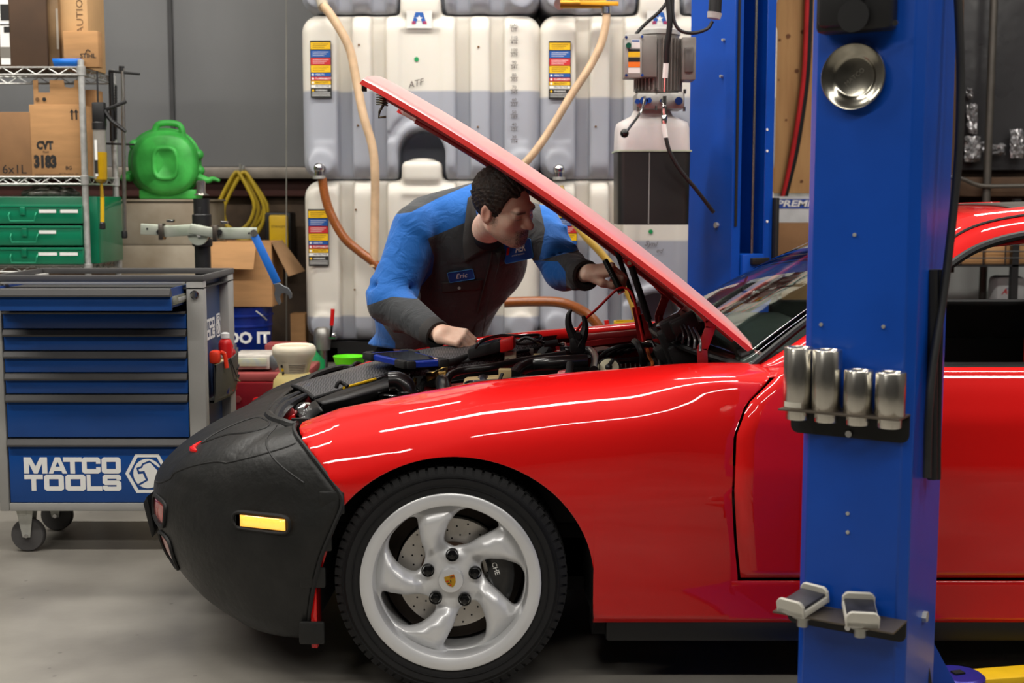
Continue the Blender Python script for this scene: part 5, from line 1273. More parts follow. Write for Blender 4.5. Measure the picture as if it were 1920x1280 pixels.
# lifted hand: pinches the torch between thumb and fingers
lw = J_lw
Hl = hand_caps(lw+npv((.004,-.020,.008)), (-.06,-.80,-.42), (.88,-.25,.16), (.2,-.40,.87), [(42,60,35),(48,62,38),(52,64,40),(54,64,40)], [(.35,.85,-.45),(-.15,.9,-.5),(-.3,.85,-.5)], 1.04, wrist=J_lw-(J_lw-J_le)*.15)
body_parts = [snet(head_fn, HC-npv((.17,.17,.20)), HC+npv((.17,.17,.17)), .0036)]
for C in (Hr, Hl):
    pts = np.array([p for c in C for p in c[:2]]); body_parts.append(snet(caps_fn(C), pts.min(0)-.035, pts.max(0)+.035, .003))
# arms and shoulders under the cloth join head and hands into one figure
def inner_fn(P):
    d = sd_cap(P, J_nek+npv((0,.02,-.02)), J_chs+npv((0,.04,0)), .06, .10); d = smin(d, sd_cap(P, J_chs+npv((0,.04,0)), J_pel, .11, .11), .05)
    for a, b, c in ((J_rs,J_re,J_rw),(J_ls,J_le,J_lw)):
        d = smin(d, sd_cap(P, J_nek+npv((0,.06,-.05)), a, .05, .05), .04); d = smin(d, sd_cap(P, a, b, .05, .04), .02); d = smin(d, sd_cap(P, b, c, .038, .028), .02)
    return d
body_parts.append(snet(inner_fn, np.minimum.reduce([J_rs,J_re,J_rw,J_pel])-.14, np.maximum.reduce([J_ls,J_le,J_lw,J_nek,J_pel])+.14, .014))
VV, QQ, off = [], [], 0
for V, Q in body_parts:
    for _ in range(2):
        acc = np.zeros_like(V); ct = np.zeros(len(V))
        for a, b in ((0,1),(1,2),(2,3),(3,0)):
            np.add.at(acc, Q[:,a], V[Q[:,b]]); np.add.at(acc, Q[:,b], V[Q[:,a]]); np.add.at(ct, Q[:,a], 1); np.add.at(ct, Q[:,b], 1)
        V = V*.55+.45*acc/np.maximum(ct,1)[:,None]
    VV.append(V); QQ.append(Q+off); off += len(V)
V = np.concatenate(VV); Q = np.concatenate(QQ); me = bpy.data.meshes.new('body'); me.from_pydata(V.tolist(), [], Q.tolist()); me.polygons.foreach_set('use_smooth', [True]*len(Q)); me.materials.append(M_skin)
near_head = np.linalg.norm(V-HC, axis=1) < .19
for nm, g in (('flush',flush),('beard',beard),('dark',dark)):
    me.attributes.new(nm, 'FLOAT', 'POINT').data.foreach_set('value', (g(V)*near_head).astype(np.float32))
bo = bpy.data.objects.new('body', me); COL.objects.link(bo); put(bo, per)
# undershirt in the collar
sdf_mesh('undershirt', lambda P: sd_ell(P, J_nek+npv((.022,-.045,-.085)), (.062,.055,.05)), J_nek+npv((-.08,-.14,-.19)), J_nek+npv((.13,.06,.0)), .008, mat('navy_undershirt', (14,16,28), .9), per)
# hair
def hair_fn(P):
    Q = hl(P); a, b, c = np.abs(Q[...,0]), Q[...,1], Q[...,2]
    n1 = .0016*np.sin(Q[...,0]*210+60*b+5*np.sin(c*70+b*50))+.0014*np.sin(b*190+c*230+7*np.sin(Q[...,0]*90))+.0012*np.sin(Q[...,0]*420-c*380+b*150)
    d = sd_ell(Q, (0,-.018,.038), (.0875,.110,.100))+n1
    line = np.interp(b, [-.12,-.06,-.035,-.020,0,.012,.030,.045,.060,.085,.11], [-.085,-.078,-.030,.022,.012,-.020,-.012,.042,.066,.076,.080])
    line = line+.012*np.clip((.03-a)/.03,0,1)*(b > .05)+.006*np.sin(a*160)*(b > .03)
    return smax(d, (line-c)*.75+.25*n1, .008)*HS
M_hair = mat('dark_brown_hair', (60,43,32), .45, var=.3, scale=60, bump=.5, bscale=190, stretch=(2,.6,1), rgb2=(26,18,14), spec=.5)
hr = sdf_mesh('hair', hair_fn, HC-npv((.17,.17,.17)), HC+npv((.17,.17,.18)), .0036, M_hair, per, relax=1)
# torch in the lifted hand
t0, t1 = at(1134,487,4.50), at(1166,549,4.47)
tl_ = thing('torch', 'slim black pocket torch held in the mechanic raised hand', 'torch', t0.lerp(t1,.5))
dd = t1-t0; ln = dd.length
MB().lathe([(.001,0),(.009,0),(.0105,.004),(.0105,ln*.62),(.0115,ln*.66),(.0125,ln*.9),(.0125,ln*.97)], t0, dd, 20).build('barrel', mat('olive_black_torch', (22,26,18), .35), tl_, smooth=40)
MB().lathe([(.0128,ln*.965),(.0128,ln),(.010,ln),(.008,ln*.98),(.001,ln*.975)], t0, dd, 20).build('bezel', M_chrome, tl_, smooth=40)
for k in range(6): MB().lathe([(.0105,ln*(.2+.06*k)),(.0114,ln*(.2+.06*k)+.002),(.0105,ln*(.2+.06*k)+.004)], t0, dd, 18, cap=False).build('grip_ring', M_black, tl_)
# ------------------------------------------------------------------ blue tool cart
M_cblue = mat('cart_blue_powder', (2,66,138), .38, coat=.2, var=.03, bump=.03, bscale=300)
M_cgrey = mat('cart_grey_powder', (150,149,145), .5, var=.03, bump=.04, bscale=250)
M_cdark = mat('cart_dark_grey', (74,73,73), .5, var=.05)
FY = 4.75
cx1 = at(385,700,FY).x; cx0 = cx1-.775; cz1, cz0 = at(384,516,FY).z, at(384,958,FY).z; BY = FY+.52
cart = thing('tool_cart', 'blue and grey wheeled tool cart with drawers left of the car nose', 'tool cart', ((cx0+cx1)/2,FY+.26,0))
pw = at(385,700,FY).x-at(353,700,FY).x
zrail = at(200,533,FY).z
fr_ = []
for x0_, x1_ in ((cx0,cx0+.035),(cx1-pw,cx1)):
    MB().box((x0_,FY,cz0),(x1_,FY+.05,cz1-.02),.004).build('corner_post', M_cgrey, cart)
    MB().box((x0_,BY-.10,cz0),(x1_,BY,cz1-.02),.004).build('corner_post', M_cgrey, cart)
MB().box((cx0+.036,FY,zrail),(cx1-pw-.001,FY+.04,cz1-.02),.003).build('front_rail', M_cgrey, cart)
MB().box((cx0+.036,FY,cz0),(cx1-pw-.001,FY+.04,at(200,943,FY).z),.003).build('bottom_rail', M_cgrey, cart)
MB().box((cx1-.04,FY+.051,zrail+.01),(cx1-.0005,BY-.101,cz1-.02)).build('side_rail', M_cgrey, cart, smooth=0)
MB().box((cx1-.04,FY+.051,cz0),(cx1-.0005,BY-.101,cz0+.05)).build('side_rail', M_cgrey, cart, smooth=0)
sp = MB().box((cx1-.055,FY+.051,cz0+.02),(cx1-.035,BY-.101,zrail+.02)).build('side_panel', mat('cart_side_blue', (48,70,110), .45), cart, smooth=0)
MB().box((cx0,FY+.051,cz0+.02),(cx0+.02,BY-.101,cz1-.06)).build('side_panel', MATS['cart_side_blue'], cart, smooth=0)
MB().box((cx0+.01,BY-.03,cz0+.02),(cx1-.06,BY-.01,cz1-.06)).build('back_panel', M_cblue, cart, smooth=0)
MB().box((cx0+.02,FY+.05,cz0+.01),(cx1-.06,BY-.05,cz0+.03)).build('base_tray', M_cgrey, cart, smooth=0)
# tray top: dark lip with light edge and sunken mat
tp_ = MB().box((cx0,FY,cz1-.05),(cx1,BY,cz1-.045)).build('top_mat', mat('dark_mat', (44,44,45), .7), cart, smooth=0)
for lo_, hi_ in (((cx0,FY-.003,cz1-.022),(cx1+.003,FY+.012,cz1)),((cx0,BY-.012,cz1-.022),(cx1+.003,BY+.003,cz1)),((cx1-.012,FY+.0125,cz1-.022),(cx1+.003,BY-.0125,cz1)),((cx0,FY+.0125,cz1-.022),(cx0+.012,BY-.0125,cz1))):
    MB().box(lo_, hi_, .003).build('top_lip', M_cdark, cart)
# drawers: closed ones by photo rows, the top one pulled out
xr = cx1-pw-.004; xl = cx0+.04
def drawer(v0, vs, v1, pull=0.0, logo=False):
    z1_, zs, z0_ = at(200,v0,FY).z, at(200,vs,FY).z, at(200,v1,FY).z
    d = bpy.data.objects.new('drawer', None); d.location = (cx0+.4,FY-pull,z0_); d.empty_display_size = .05; COL.objects.link(d); put(d, cart)
    f_ = MB().box((xl,FY+.004-pull,z0_),(xr,FY+.024-pull,zs-.001),.002).build('drawer_front', M_cblue, d)
    P = [(FY-.012-pull,zs-.001),(FY-.014-pull,zs+.006),(FY-.004-pull,z1_-.002),(FY+.012-pull,z1_-.001),(FY+.02-pull,zs)]
    MB().prism([Vector((xl,y,z)) for y, z in P], (xr-xl,0,0)).build('grip_strip', M_cdark, d, smooth=30, bev=.0015)
    return d, f_, z0_, zs, z1_
rows_ = [(583,588,616),(617,630,657),(658,671,698),(699,712,738),(739,753,820),(822,836,942)]
for k, r_ in enumerate(rows_): last = drawer(*r_)
# open drawer: its front stands nearer, so its rows are read at its own depth
PULL = .20
def at2(v): return at(200,v,FY-PULL).z
d = bpy.data.objects.new('drawer', None); d.location = (cx0+.4,FY-PULL,at2(583)); d.empty_display_size = .05; COL.objects.link(d); put(d, cart); d['label'] = 'top drawer pulled open'
z0_, zs, z1_ = at2(583), at2(556), at2(540)
MB().box((xl,FY+.004-PULL,z0_),(xr,FY+.02-PULL,zs-.001),.002).build('drawer_front', M_cblue, d)
P = [(FY-.012-PULL,zs-.001),(FY-.014-PULL,zs+.006),(FY-.006-PULL,z1_-.002),(FY+.008-PULL,z1_-.001),(FY+.02-PULL,zs)]
MB().prism([Vector((xl,y,z)) for y, z in P], (xr-xl,0,0)).build('grip_strip', M_cdark, d, smooth=30, bev=.0015)
for x in (xl+.008, xr-.014): MB().box((x,FY-PULL+.021,z0_+.008),(x+.006,FY+.28,z1_-.004)).build('drawer_side', mat('drawer_side_blue', (30,64,130), .45, .2), d, smooth=0)
MB().box((xl+.015,FY-PULL+.021,z0_+.006),(xr-.015,FY+.28,z0_+.010)).build('drawer_floor', M_cblue, d, smooth=0)
MB().box((xr-.008,FY-PULL+.03,z0_+.018),(xr+.001,FY+.02,z0_+.048),.002).build('runner', mat('runner_zinc', (196,196,176), .35, .9), d)
MB().box((xr+.001,FY-PULL+.09,z0_+.026),(xr+.004,FY+.02,z0_+.040),.001).build('runner_slot', M_zinc, d)
MB().box((xl,FY+.041,z0_-.01),(xr,FY+.043,at(200,533,FY).z)).build('drawer_bay_shadow', M_dark, cart, smooth=0) if False else None
# lock and castors
c = at(365,552,FY); MB().lathe([(.016,0),(.016,.006),(.012,.010),(.001,.010)],(c.x,FY,c.z),(0,-1,0),20).build('lock', M_chrome, cart)
for (px, py) in ((cx0+.075,FY+.05),(cx0+.075,FY+.36),(cx1-.08,FY+.05),(cx1-.08,FY+.36)):
    r = .0625; cs = bpy.data.objects.new('castor', None); cs.location = (px,py,0); cs.empty_display_size = .05; COL.objects.link(cs); put(cs, cart)
    wx = px+.01; wy = py
    MB().lathe([(.050,-.016),(r-.004,-.016),(r,-.010),(r,.010),(r-.004,.016),(.050,.016)], (wx,wy,r+.001), (0,1,0), 32).build('castor_tyre', mat('grey_tyre', (78,76,76), .6), cs, smooth=40)
    MB().lathe([(.001,-.010),(.045,-.014),(.050,-.016),(.050,.016),(.045,.014),(.001,.010)], (wx,wy,r+.001), (0,1,0), 28).build('castor_disc', mat('castor_disc', (178,174,160), .35, .6), cs, smooth=40)
    for s in (-1,1): 
        MB().prism([(wx-.035,wy+s*.022,cz0),(wx+.028,wy+s*.022,cz0),(wx+.014,wy+s*.022,r-.005),(wx-.014,wy+s*.022,r-.005)], (0,s*.003,0)).build('castor_fork', M_zinc, cs, smooth=0)
        MB().cyl((wx,wy+s*.022,r+.001),(wx,wy+s*.030,r+.001),.008,n=8).build('axle_nut', M_chrome, cs)
    MB().cyl((px,py,cz0-.02),(px,py,cz0),.03,n=20).build('swivel', M_zinc, cs)
# block lettering and hexagon emblem drawn as strokes
GL = {'M':[[(0,0),(0,1),(.30,1),(.5,.45),(.70,1),(1,1),(1,0),(.78,0),(.78,.62),(.58,0),(.42,0),(.22,.62),(.22,0)]],
 'A':[[(0,0),(.36,1),(.64,1),(1,0),(.75,0),(.70,.16),(.30,.16),(.25,0)],[(.38,.42),(.50,.72),(.62,.42)]],
 'T':[[(0,1),(1,1),(1,.72),(.63,.72),(.63,0),(.37,0),(.37,.72),(0,.72)]],
 'C':[[(.12,1),(.88,1),(1,.88),(1,.6),(.76,.6),(.76,.72),(.26,.72),(.26,.28),(.76,.28),(.76,.4),(1,.4),(1,.12),(.88,0),(.12,0),(0,.12),(0,.88)]],
 'O':[[(.12,1),(.88,1),(1,.88),(1,.12),(.88,0),(.12,0),(0,.12),(0,.88)],[(.26,.72),(.74,.72),(.74,.28),(.26,.28)]],
 'L':[[(0,1),(.26,1),(.26,.28),(1,.28),(1,0),(0,0)]],
 'S':[[(.12,1),(.88,1),(1,.88),(1,.68),(.74,.68),(.74,.74),(.26,.74),(.26,.64),(.88,.64),(1,.52),(1,.12),(.88,0),(.12,0),(0,.12),(0,.32),(.26,.32),(.26,.26),(.74,.26),(.74,.36),(.12,.36),(0,.48),(0,.88)]]}
def flat_shape(name, loops, m, par, o, ex, ey, th=.0008):
    """outline with holes filled and pushed out a hair"""
    ex, ey, o = Vector(ex), Vector(ey), Vector(o); n = ex.cross(ey).normalized(); cu = bpy.data.curves.new(name, 'CURVE'); cu.dimensions = '2D'; cu.fill_mode = 'BOTH'
    for lp in loops:
        s = cu.splines.new('POLY'); s.points.add(len(lp)-1); s.use_cyclic_u = True
        for p, q in zip(s.points, lp): p.co = (q[0], q[1], 0, 1)
    t = bpy.data.objects.new(name, cu); COL.objects.link(t); bpy.context.view_layer.update(); me = bpy.data.meshes.new_from_object(t); bpy.data.objects.remove(t); bpy.data.curves.remove(cu)
    for v in me.vertices: v.co = o+ex*v.co.x+ey*v.co.y+n*th
    me.materials.clear(); me.materials.append(m); ob = bpy.data.objects.new(name, me); COL.objects.link(ob); put(ob, par); return ob
def logo(o, ex, ey, s, par):
    """o = left top corner, ex/ey unit axes, s = metres per photo pixel of the big drawer emblem"""
    def word(w, xs, top, h):
        for ch, (a, b) in zip(w, xs):
            flat_shape('letter', [[(x*(b-a)*s, y*h*s) for x, y in lp] for lp in GL[ch]], M_white, par, o+ex*a*s-ey*(top+h)*s, ex, ey)
    word('MATCO', [(0,44),(46,81),(74,109),(109,144),(146,182)], 0, 31); word('TOOLS', [(0,35),(37,74),(77,115),(117,146),(147,182)], 33, 31)
    hx = [(190,31),(210,-6),(254,-6),(273,31),(254,68),(210,68)]; hi_ = [(197,31),(214,0),(250,0),(266,31),(250,62),(214,62)]
    flat_shape('emblem_hexagon', [[(x*s,-y*s) for x, y in hx],[(x*s,-y*s) for x, y in hi_]], M_white, par, o, ex, ey)
    circ = [(232+27*math.cos(a), 31+28*math.sin(a)) for a in [math.pi*2*i/40 for i in range(40)]]
    cut = [(211,20),(220,17),(222,12),(236,6),(262,26),(258,34),(237,10),(225,14),(222,20),(215,23),(217,27),(226,26),(233,44),(216,54),(213,51),(228,43),(223,31),(214,32)]
    flat_shape('emblem_head', [[(x*s,-y*s) for x, y in circ],[(x*s,-y*s) for x, y in cut]], M_white, par, o, ex, ey)
dz, f_, z0_, zs, z1_ = last[0], last[1], last[2], last[3], last[4]
pa, pb = at(44,857,FY+.003), at(226,857,FY+.003); logo(Vector((pa.x,FY+.0035,pa.z)), Vector((1,0,0)), Vector((0,0,1)), (pb.x-pa.x)/182, f_)
q = at(400,592,FY+.2); logo(Vector((cx1-.0345,FY+.09,at(400,594,FY+.3).z)), Vector((0,1,0)), Vector((0,0,1)), .00125, sp)
cx1_ = cx1; cx1 = cx1-.024
# side caddy with cans
cy0, cy1 = FY+.10, BY-.02
za, zb = at(400,678,FY+.2).z, at(400,748,FY+.2).z
cad = thing('side_caddy', 'dark grey plastic bin hooked on the side of the tool cart', 'bin', (cx1+.03,(cy0+cy1)/2,zb))
P = []
for i in range(13):
    t = i/12; bow = .038+.028*math.sin(math.pi*t); y = cy0+(cy1-cy0)*t
    P.append([Vector((cx1+.002,y,zb)), Vector((cx1+bow*.8,y,zb)), Vector((cx1+bow,y,zb+.04)), Vector((cx1+bow+.004,y,za+.022*t)), Vector((cx1+bow-.004,y,za+.022*t)), Vector((cx1+bow-.006,y,zb+.01)), Vector((cx1+.004,y,zb+.01))])
MB().grid(P, closed_v=True).build('bin_shell', mat('caddy_grey', (76,76,74), .5), cad, smooth=40)
for k, (z, a, b) in enumerate(((zb+.055,.55,.85),(zb+.095,.6,.85))):
    MB().tube([Vector((cx1+.038+.028*math.sin(math.pi*t)+.004, cy0+(cy1-cy0)*t, z+.02*(t-.5))) for t in np.linspace(a,b,6)], .003, 6).build('slot', M_dark, cad)
def can(name, label, y, z0, z1, r, m, capm, capz):
    t = thing(name, label, 'can', (cx1+.03,y,z0))
    MB().lathe([(r*.9,z0),(r,z0+.004),(r,z1-.02),(r*.8,z1-.006),(r*.45,z1)],(cx1+.034,y,0),UP,20).build('can_body', m, t, smooth=40)
    MB().lathe([(r*.5,z1),(r*.62,z1+.002),(r*.6,z1+capz),(r*.3,z1+capz+.004)],(cx1+.034,y,0),UP,16).build('nozzle_cap', capm, t, smooth=40); return t
can('spray_can', 'red spray can with white nozzle in the side caddy', cy0+.20, zb+.012, at(396,637,FY+.25).z, .027, M_red, M_white, .02)
can('spray_can', 'red spray can behind the white topped can in caddy', cy0+.27, zb+.012, at(404,655,FY+.32).z, .026, mat('can_red_dark', (170,24,24), .4), M_red, .012)
can('spray_can', 'blue and yellow lubricant can with silver top in caddy', cy0+.13, zb+.012, at(396,672,FY+.2).z, .028, mat('can_blue', (24,48,130), .35, .3, rgb2=(226,196,40), scale=14), mat('silver_top', (214,210,205), .35, .4), .02)
t = thing('trigger_sprayer', 'orange red trigger sprayer hung over the caddy front', 'sprayer', (cx1+.05,cy0+.05,za))
MB().box((cx1+.008,cy0+.02,za+.0),(cx1+.046,cy0+.075,za+.05),.012).build('sprayer_head', mat('orange_red', (232,58,28), .4), t)
MB().tube([(cx1+.044,cy0+.06,za+.042),(cx1+.058,cy0+.07,za+.03),(cx1+.066,cy0+.07,za-.02)], .008, 10, smooth=4).build('sprayer_trigger', MATS['orange_red'], t)
for k in range(2): tag(MB().cyl((cx1+.03+.012*k,cy0+.33+.01*k,zb+.02),(cx1+.034+.012*k,cy0+.335,at(424,647,FY+.4).z),.0025,n=6).build('wire_tool', M_zinc, None), f'thin steel pick standing {"upright" if k == 0 else "tilted"} in the cart caddy', 'pick', 'picks in the caddy')
tag(MB().tube([(cx1+.068,cy0+.12,za+.01),(cx1+.075,cy0+.2,zb+.07),(cx1+.078,cy0+.24,zb+.05)],.003,6,smooth=4).build('hook_pick', M_chrome, None), 'bent chrome hook pick hanging on the caddy face', 'pick')
cx1 = cx1_
# ------------------------------------------------------------------ wire shelf rack
M_wire = mat('chrome_wire', (200,200,196), .32, .6, var=.1)
RY0, RY1 = 6.0, 6.46; rx1 = at(158,300,RY0).x; rx0 = rx1-1.22
rack = thing('wire_rack', 'chrome wire shelving rack loaded with cartons behind the tool cart', 'shelving', ((rx0+rx1)/2,(RY0+RY1)/2,0))
for x in (rx0, rx1):
    for y in (RY0, RY1):
        zt_ = at(157,112,RY0).z; MB().cyl((x,y,0),(x,y,zt_),.0145,n=14).build('post', mat('galvanised_post', (186,186,182), .45, .35, var=.12, scale=40), rack)
sz = [at(157,133,RY0).z, at(157,338,RY0).z, at(157,503,RY0).z, .15]
for zi, z in enumerate(sz):
    sh = bpy.data.objects.new('shelf', None); sh.location = (rx1,RY0,z); sh.empty_display_size = .05; COL.objects.link(sh); put(sh, rack)
    def truss(p0, p1, name):
        p0, p1 = Vector(p0), Vector(p1); mb = MB(); mb.cyl(p0+UP*.016, p1+UP*.016, .0042, n=8); mb.cyl(p0-UP*.016, p1-UP*.016, .0042, n=8)
        n = max(4, int((p1-p0).length/.05)); mb.tube([p0.lerp(p1, i/n)+UP*(.015 if i % 2 else -.015) for i in range(n+1)], .0026, 6); mb.build(name, M_wire, sh)
    truss((rx0,RY0,z),(rx1,RY0,z),'front_truss'); truss((rx1,RY0,z),(rx1,RY1,z),'side_truss'); truss((rx0,RY1,z),(rx1,RY1,z),'back_truss'); truss((rx0,RY0,z),(rx0,RY1,z),'side_truss')
    mb = MB()
    for i in range(1,40): x = rx0+(rx1-rx0)*i/40; mb.cyl((x,RY0,z+.016),(x,RY1,z+.016),.0016,n=5)
    mb.build('wire_deck', M_wire, sh)['kind'] = 'stuff'
    for x in (rx0,rx1):
        for y in (RY0,RY1): MB().lathe([(.0165,-.022),(.019,-.02),(.0205,.02),(.0165,.022)],(x,y,z),UP,14,cap=False).build('collar', MATS['galvanised_post'], sh)
def carton(name, label, u0, v0, u1, v1, y, dep, m, zb_=None, group=None, open_=False):
    a, b = at(u0,v1,y), at(u1,v0,y); z0_ = a.z if zb_ is None else zb_
    t = thing(name, label, 'box', ((a.x+b.x)/2,y+dep/2,z0_), group)
    MB().box((a.x,y,z0_),(b.x,y+dep,b.z),.003).build('carton_body', m, t)
    return t, a.x, b.x, z0_, b.z
s2 = sz[1]+.0185; s1 = sz[0]+.0185; s3 = sz[2]+.0185
yb = RY0+.015
t, xa, xb, za, zb = carton('carton', 'tan fluid carton printed CVT 3183 on the middle shelf', 59,196,151,332,yb,.28,M_card,s2)
fl = at(62,150,yb).z; xf0, xf1 = at(62,170,yb).x, at(148,170,yb).x
flat_shape('top_flap', [[(0,0),(xf1-xf0,0),(xf1-xf0,fl-zb),(xf1-xf0-.02,fl-zb),(xf1-xf0-.022,fl-zb-.03),(xf1-xf0-.04,fl-zb-.035),(xf1-xf0-.065,fl-zb-.03),(xf1-xf0-.07,fl-zb),(.075,fl-zb),(.075,fl-zb-.055),(.022,fl-zb-.055),(.022,fl-zb),(0,fl-zb)]], M_card, t, (xf0,yb+.004,zb), (1,0,0), (0,0,1)).modifiers.new('thick','SOLIDIFY').thickness = .004
yp = yb-.0006
def pr_(txt, u, v, h, par, y=yp, m=None, **k): p = at(u,v,y); return words('print', txt, m or M_blackp, par, (p.x,y,p.z), (1,0,0), (0,0,1), h, **k)
pr_('CVT',84,273,.034,t,bold=.09,sx=.8); pr_('Fluid',86,285,.010,t); pr_('3183',85,304,.050,t,bold=.10,sx=.72); pr_('BG',129,315,.016,t,bold=.03); pr_('BG Products, Inc.',130,326,.009,t)
for du in (135,143): 
    a = at(du,215,yp); flat_shape('up_arrow', [[(-.004,-.022),(.004,-.022),(.004,.010),(.010,.010),(0,.026),(-.010,.010),(-.004,.010)]], M_blackp, t, (a.x,yp,a.z), (1,0,0), (0,0,1))
a, b = at(65,326,yp), at(113,331,yp); MB().box((a.x,yp-.001,b.z),(b.x,yp,a.z)).build('print_strip', mat('faded_print', (110,80,50), .8), t, smooth=0)
for u in (70,83): c = at(u,186,yb+.0015); MB().cyl(c, c+Vector((0,-.001,0)), .009, n=14).build('print_dot', M_blackp if u > 75 else MATS['faded_print'], t)
c0 = at(85,262,yp); MB().lathe([(.018,0),(.020,.0008)],(c0.x,yp,c0.z),(0,-1,0),20).build('print_ring', M_blackp, t) if False else None
t, *_ = carton('carton', 'brown oil carton printed 6x1L at the left edge of the shelf', -60,210,57,332,yb,.3,M_card2,s2)
pr_('6x1L',27,318,.040,t)
t, *_ = carton('carton', 'narrow tan carton squeezed behind the rack post on the middle shelf', 163,168,178,332,yb+.285,.12,M_card,s2)
# top shelf cartons
t, *_ = carton('carton', 'dark brown carton with white label on the top shelf', -60,-90,82,126,yb+.02,.3,mat('dark_brown_card', (78,58,42), .8, var=.1),s1)
sticker(-6,-80,20,121,yb+.0195,M_white,t,'product_label'); sticker(0,8,17,38,yb+.018,M_blackp,t,'label_picture'); sticker(0,45,18,47,yb+.018,M_blackp,t,'label_rule'); sticker(7,50,18,61,yb+.018,M_blackp,t,'label_code'); sticker(0,88,20,108,yb+.018,mat('label_grey', (120,116,108), .7),t,'label_band')
t, *_ = carton('carton', 'crumpled taped carton beside the dark carton on the top shelf', 90,-90,105,118,yb+.04,.22,mat('shiny_taped_card', (128,102,72), .35, var=.2),s1)
sticker(104,16,111,92,yb+.039,mat('grey_label2', (150,140,126), .7),t,'side_label')
t, *_ = carton('carton', 'tall tan carton standing on the top shelf', 112,-90,160,120,yb+.07,.25,mat('light_card', (200,160,112), .8, var=.06),s1)
p = at(150,30,yb+.069); words('print', 'CAUTION', mat('brown_print', (110,82,56), .8), t, (p.x,yb+.0695,p.z), (0,0,1), (-1,0,0), .03, sx=1.2)
t, *_ = carton('carton', 'small tan carton with curved logo at the end of the top shelf', 120,58,183,128,yb+.0,.06,M_card,s1)
p = at(165,105,yb); words('print', 'STIHL', M_blackp, t, (p.x,yb-.0005,p.z), (1,0,0), (0,0,1), .020, bold=.03); MB().tube([at(160,101,yb-.001),at(164,93,yb-.001),at(170,97,yb-.001)],.002,5,smooth=4).build('logo_arc', M_blackp, t)
mb = MB(); c = at(165,30,yb+.15)
for k in range(36): z = s1+.0+.012*k; mb.tube([Vector((c.x+.018*math.cos(a),c.y+.018*math.sin(a),z+.012*a/6.283)) for a in [6.2832*i/10 for i in range(11)]], .0022, 5)
tag(mb.build('coil_spring', M_wire, None), 'tall steel coil spring standing behind cartons on the top shelf', 'spring')
a, b = at(99,130,RY0-.005), at(150,110,RY0-.005)
tb = thing('plastic_tray', 'bright blue plastic tray at the front of the top shelf', 'tray', ((a.x+b.x)/2,RY0+.03,s1))
MB().grid([[Vector((x,y,z)) for x,y,z in ((a.x+.006,RY0+.004,s1),(b.x-.006,RY0+.004,s1),(b.x-.006,RY0+.06,s1),(a.x+.006,RY0+.06,s1))],[Vector((x,y,z)) for x,y,z in ((a.x,RY0-.006,b.z),(b.x,RY0-.006,b.z),(b.x,RY0+.07,b.z),(a.x,RY0+.07,b.z))]],closed_v=True).build('tray_wall', M_bluep, tb, solid=.004)
MB().box((a.x+.006,RY0+.004,s1-.0),(b.x-.006,RY0+.06,s1+.004)).build('tray_floor', M_bluep, tb, smooth=0)
# green small-parts drawers
M_green = mat('green_enamel', (8,120,84), .3, coat=.4, var=.04)
gx1 = at(153,400,RY0).x; gc1 = at(203,430,RY0+.2).x; ztop = at(100,368,RY0).z
gc = thing('drawer_cabinet', 'green metal small-parts cabinet with labelled drawers on the wire rack', 'cabinet', (gx1-.2,RY0+.2,s3))
MB().box((rx0+.25,RY0+.05,s3),(gc1,RY1-.03,ztop),.006).build('cabinet_body', M_green, gc)
for k, (v0, v1) in enumerate(((384,419),(423,460),(464,501))):
    z1_, z0_ = at(80,v0,RY0-.03).z, max(at(80,v1,RY0-.03).z, s3+.002); xa, xb = rx0+.3, at(153-2*(k%2),400,RY0-.03).x
    dw = bpy.data.objects.new('drawer', None); dw.location = (xa,RY0,z0_); dw.empty_display_size = .05; COL.objects.link(dw); put(dw, gc)
    MB().box((xa,RY0-.03,z0_),(xb,RY0+.05,z1_),.004).build('drawer_box', M_green, dw); MB().box((xa,RY0-.034,z1_-.012),(xb+.002,RY0-.03,z1_),.001).build('drawer_lip', M_green, dw)
    h0, h1 = 17+k*0+(2 if k == 1 else 0), 67+(2 if k == 1 else 0); zc = (z0_+z1_)/2
    pa, pb = at(h0,400,RY0-.04), at(h1,400,RY0-.04)
    MB().tube([(pa.x,RY0-.034,zc+.008),(pa.x,RY0-.05,zc-.006),(pa.x+.006,RY0-.05,zc-.03),(pb.x-.006,RY0-.05,zc-.03),(pb.x,RY0-.05,zc-.006),(pb.x,RY0-.034,zc+.008)],.0028,6).build('drawer_handle', mat('green_wire', (60,170,130), .3, .3), dw)
    MB().box(((pa.x+pb.x)/2-.012,RY0-.042,zc-.004),((pa.x+pb.x)/2+.012,RY0-.034,zc+.034),.003).build('latch', M_green, dw)
    for (u0, u1, txt) in (((73,105,'Assorted'),(113,146,'Washers')),((73,105,'Plain'),),((72,107,'Nuts'),(112,146,'Clips')))[k]:
        va = v0+9; p, q = at(u0,va,RY0-.0348), at(u1,va+6,RY0-.0348); lb = MB().box((p.x,RY0-.0355,q.z),(q.x,RY0-.0345,p.z)).build('label_strip', M_white, dw, smooth=0)
# plastic bag lumps on the cabinet
def bag_fn(P):
    c0 = npv(at(95,362,RY0+.15)); return sd_ell(P, c0+npv((0,0,-.004)), (.13,.09,.035))+.008*np.sin(P[...,0]*60)*np.sin(P[...,1]*70+P[...,2]*50)
c0 = npv(at(95,362,RY0+.15)); tag(sdf_mesh('plastic_bag', lambda P: np.maximum(bag_fn(P), (ztop+.001)-P[...,2]), c0-npv((.17,.13,.06)), c0+npv((.17,.13,.07)), .008, mat('smoky_clear_bag', (120,116,108), .2, var=.4, scale=30, coat=.5), None), 'crumpled clear plastic bag on top of the green cabinet', 'bag')
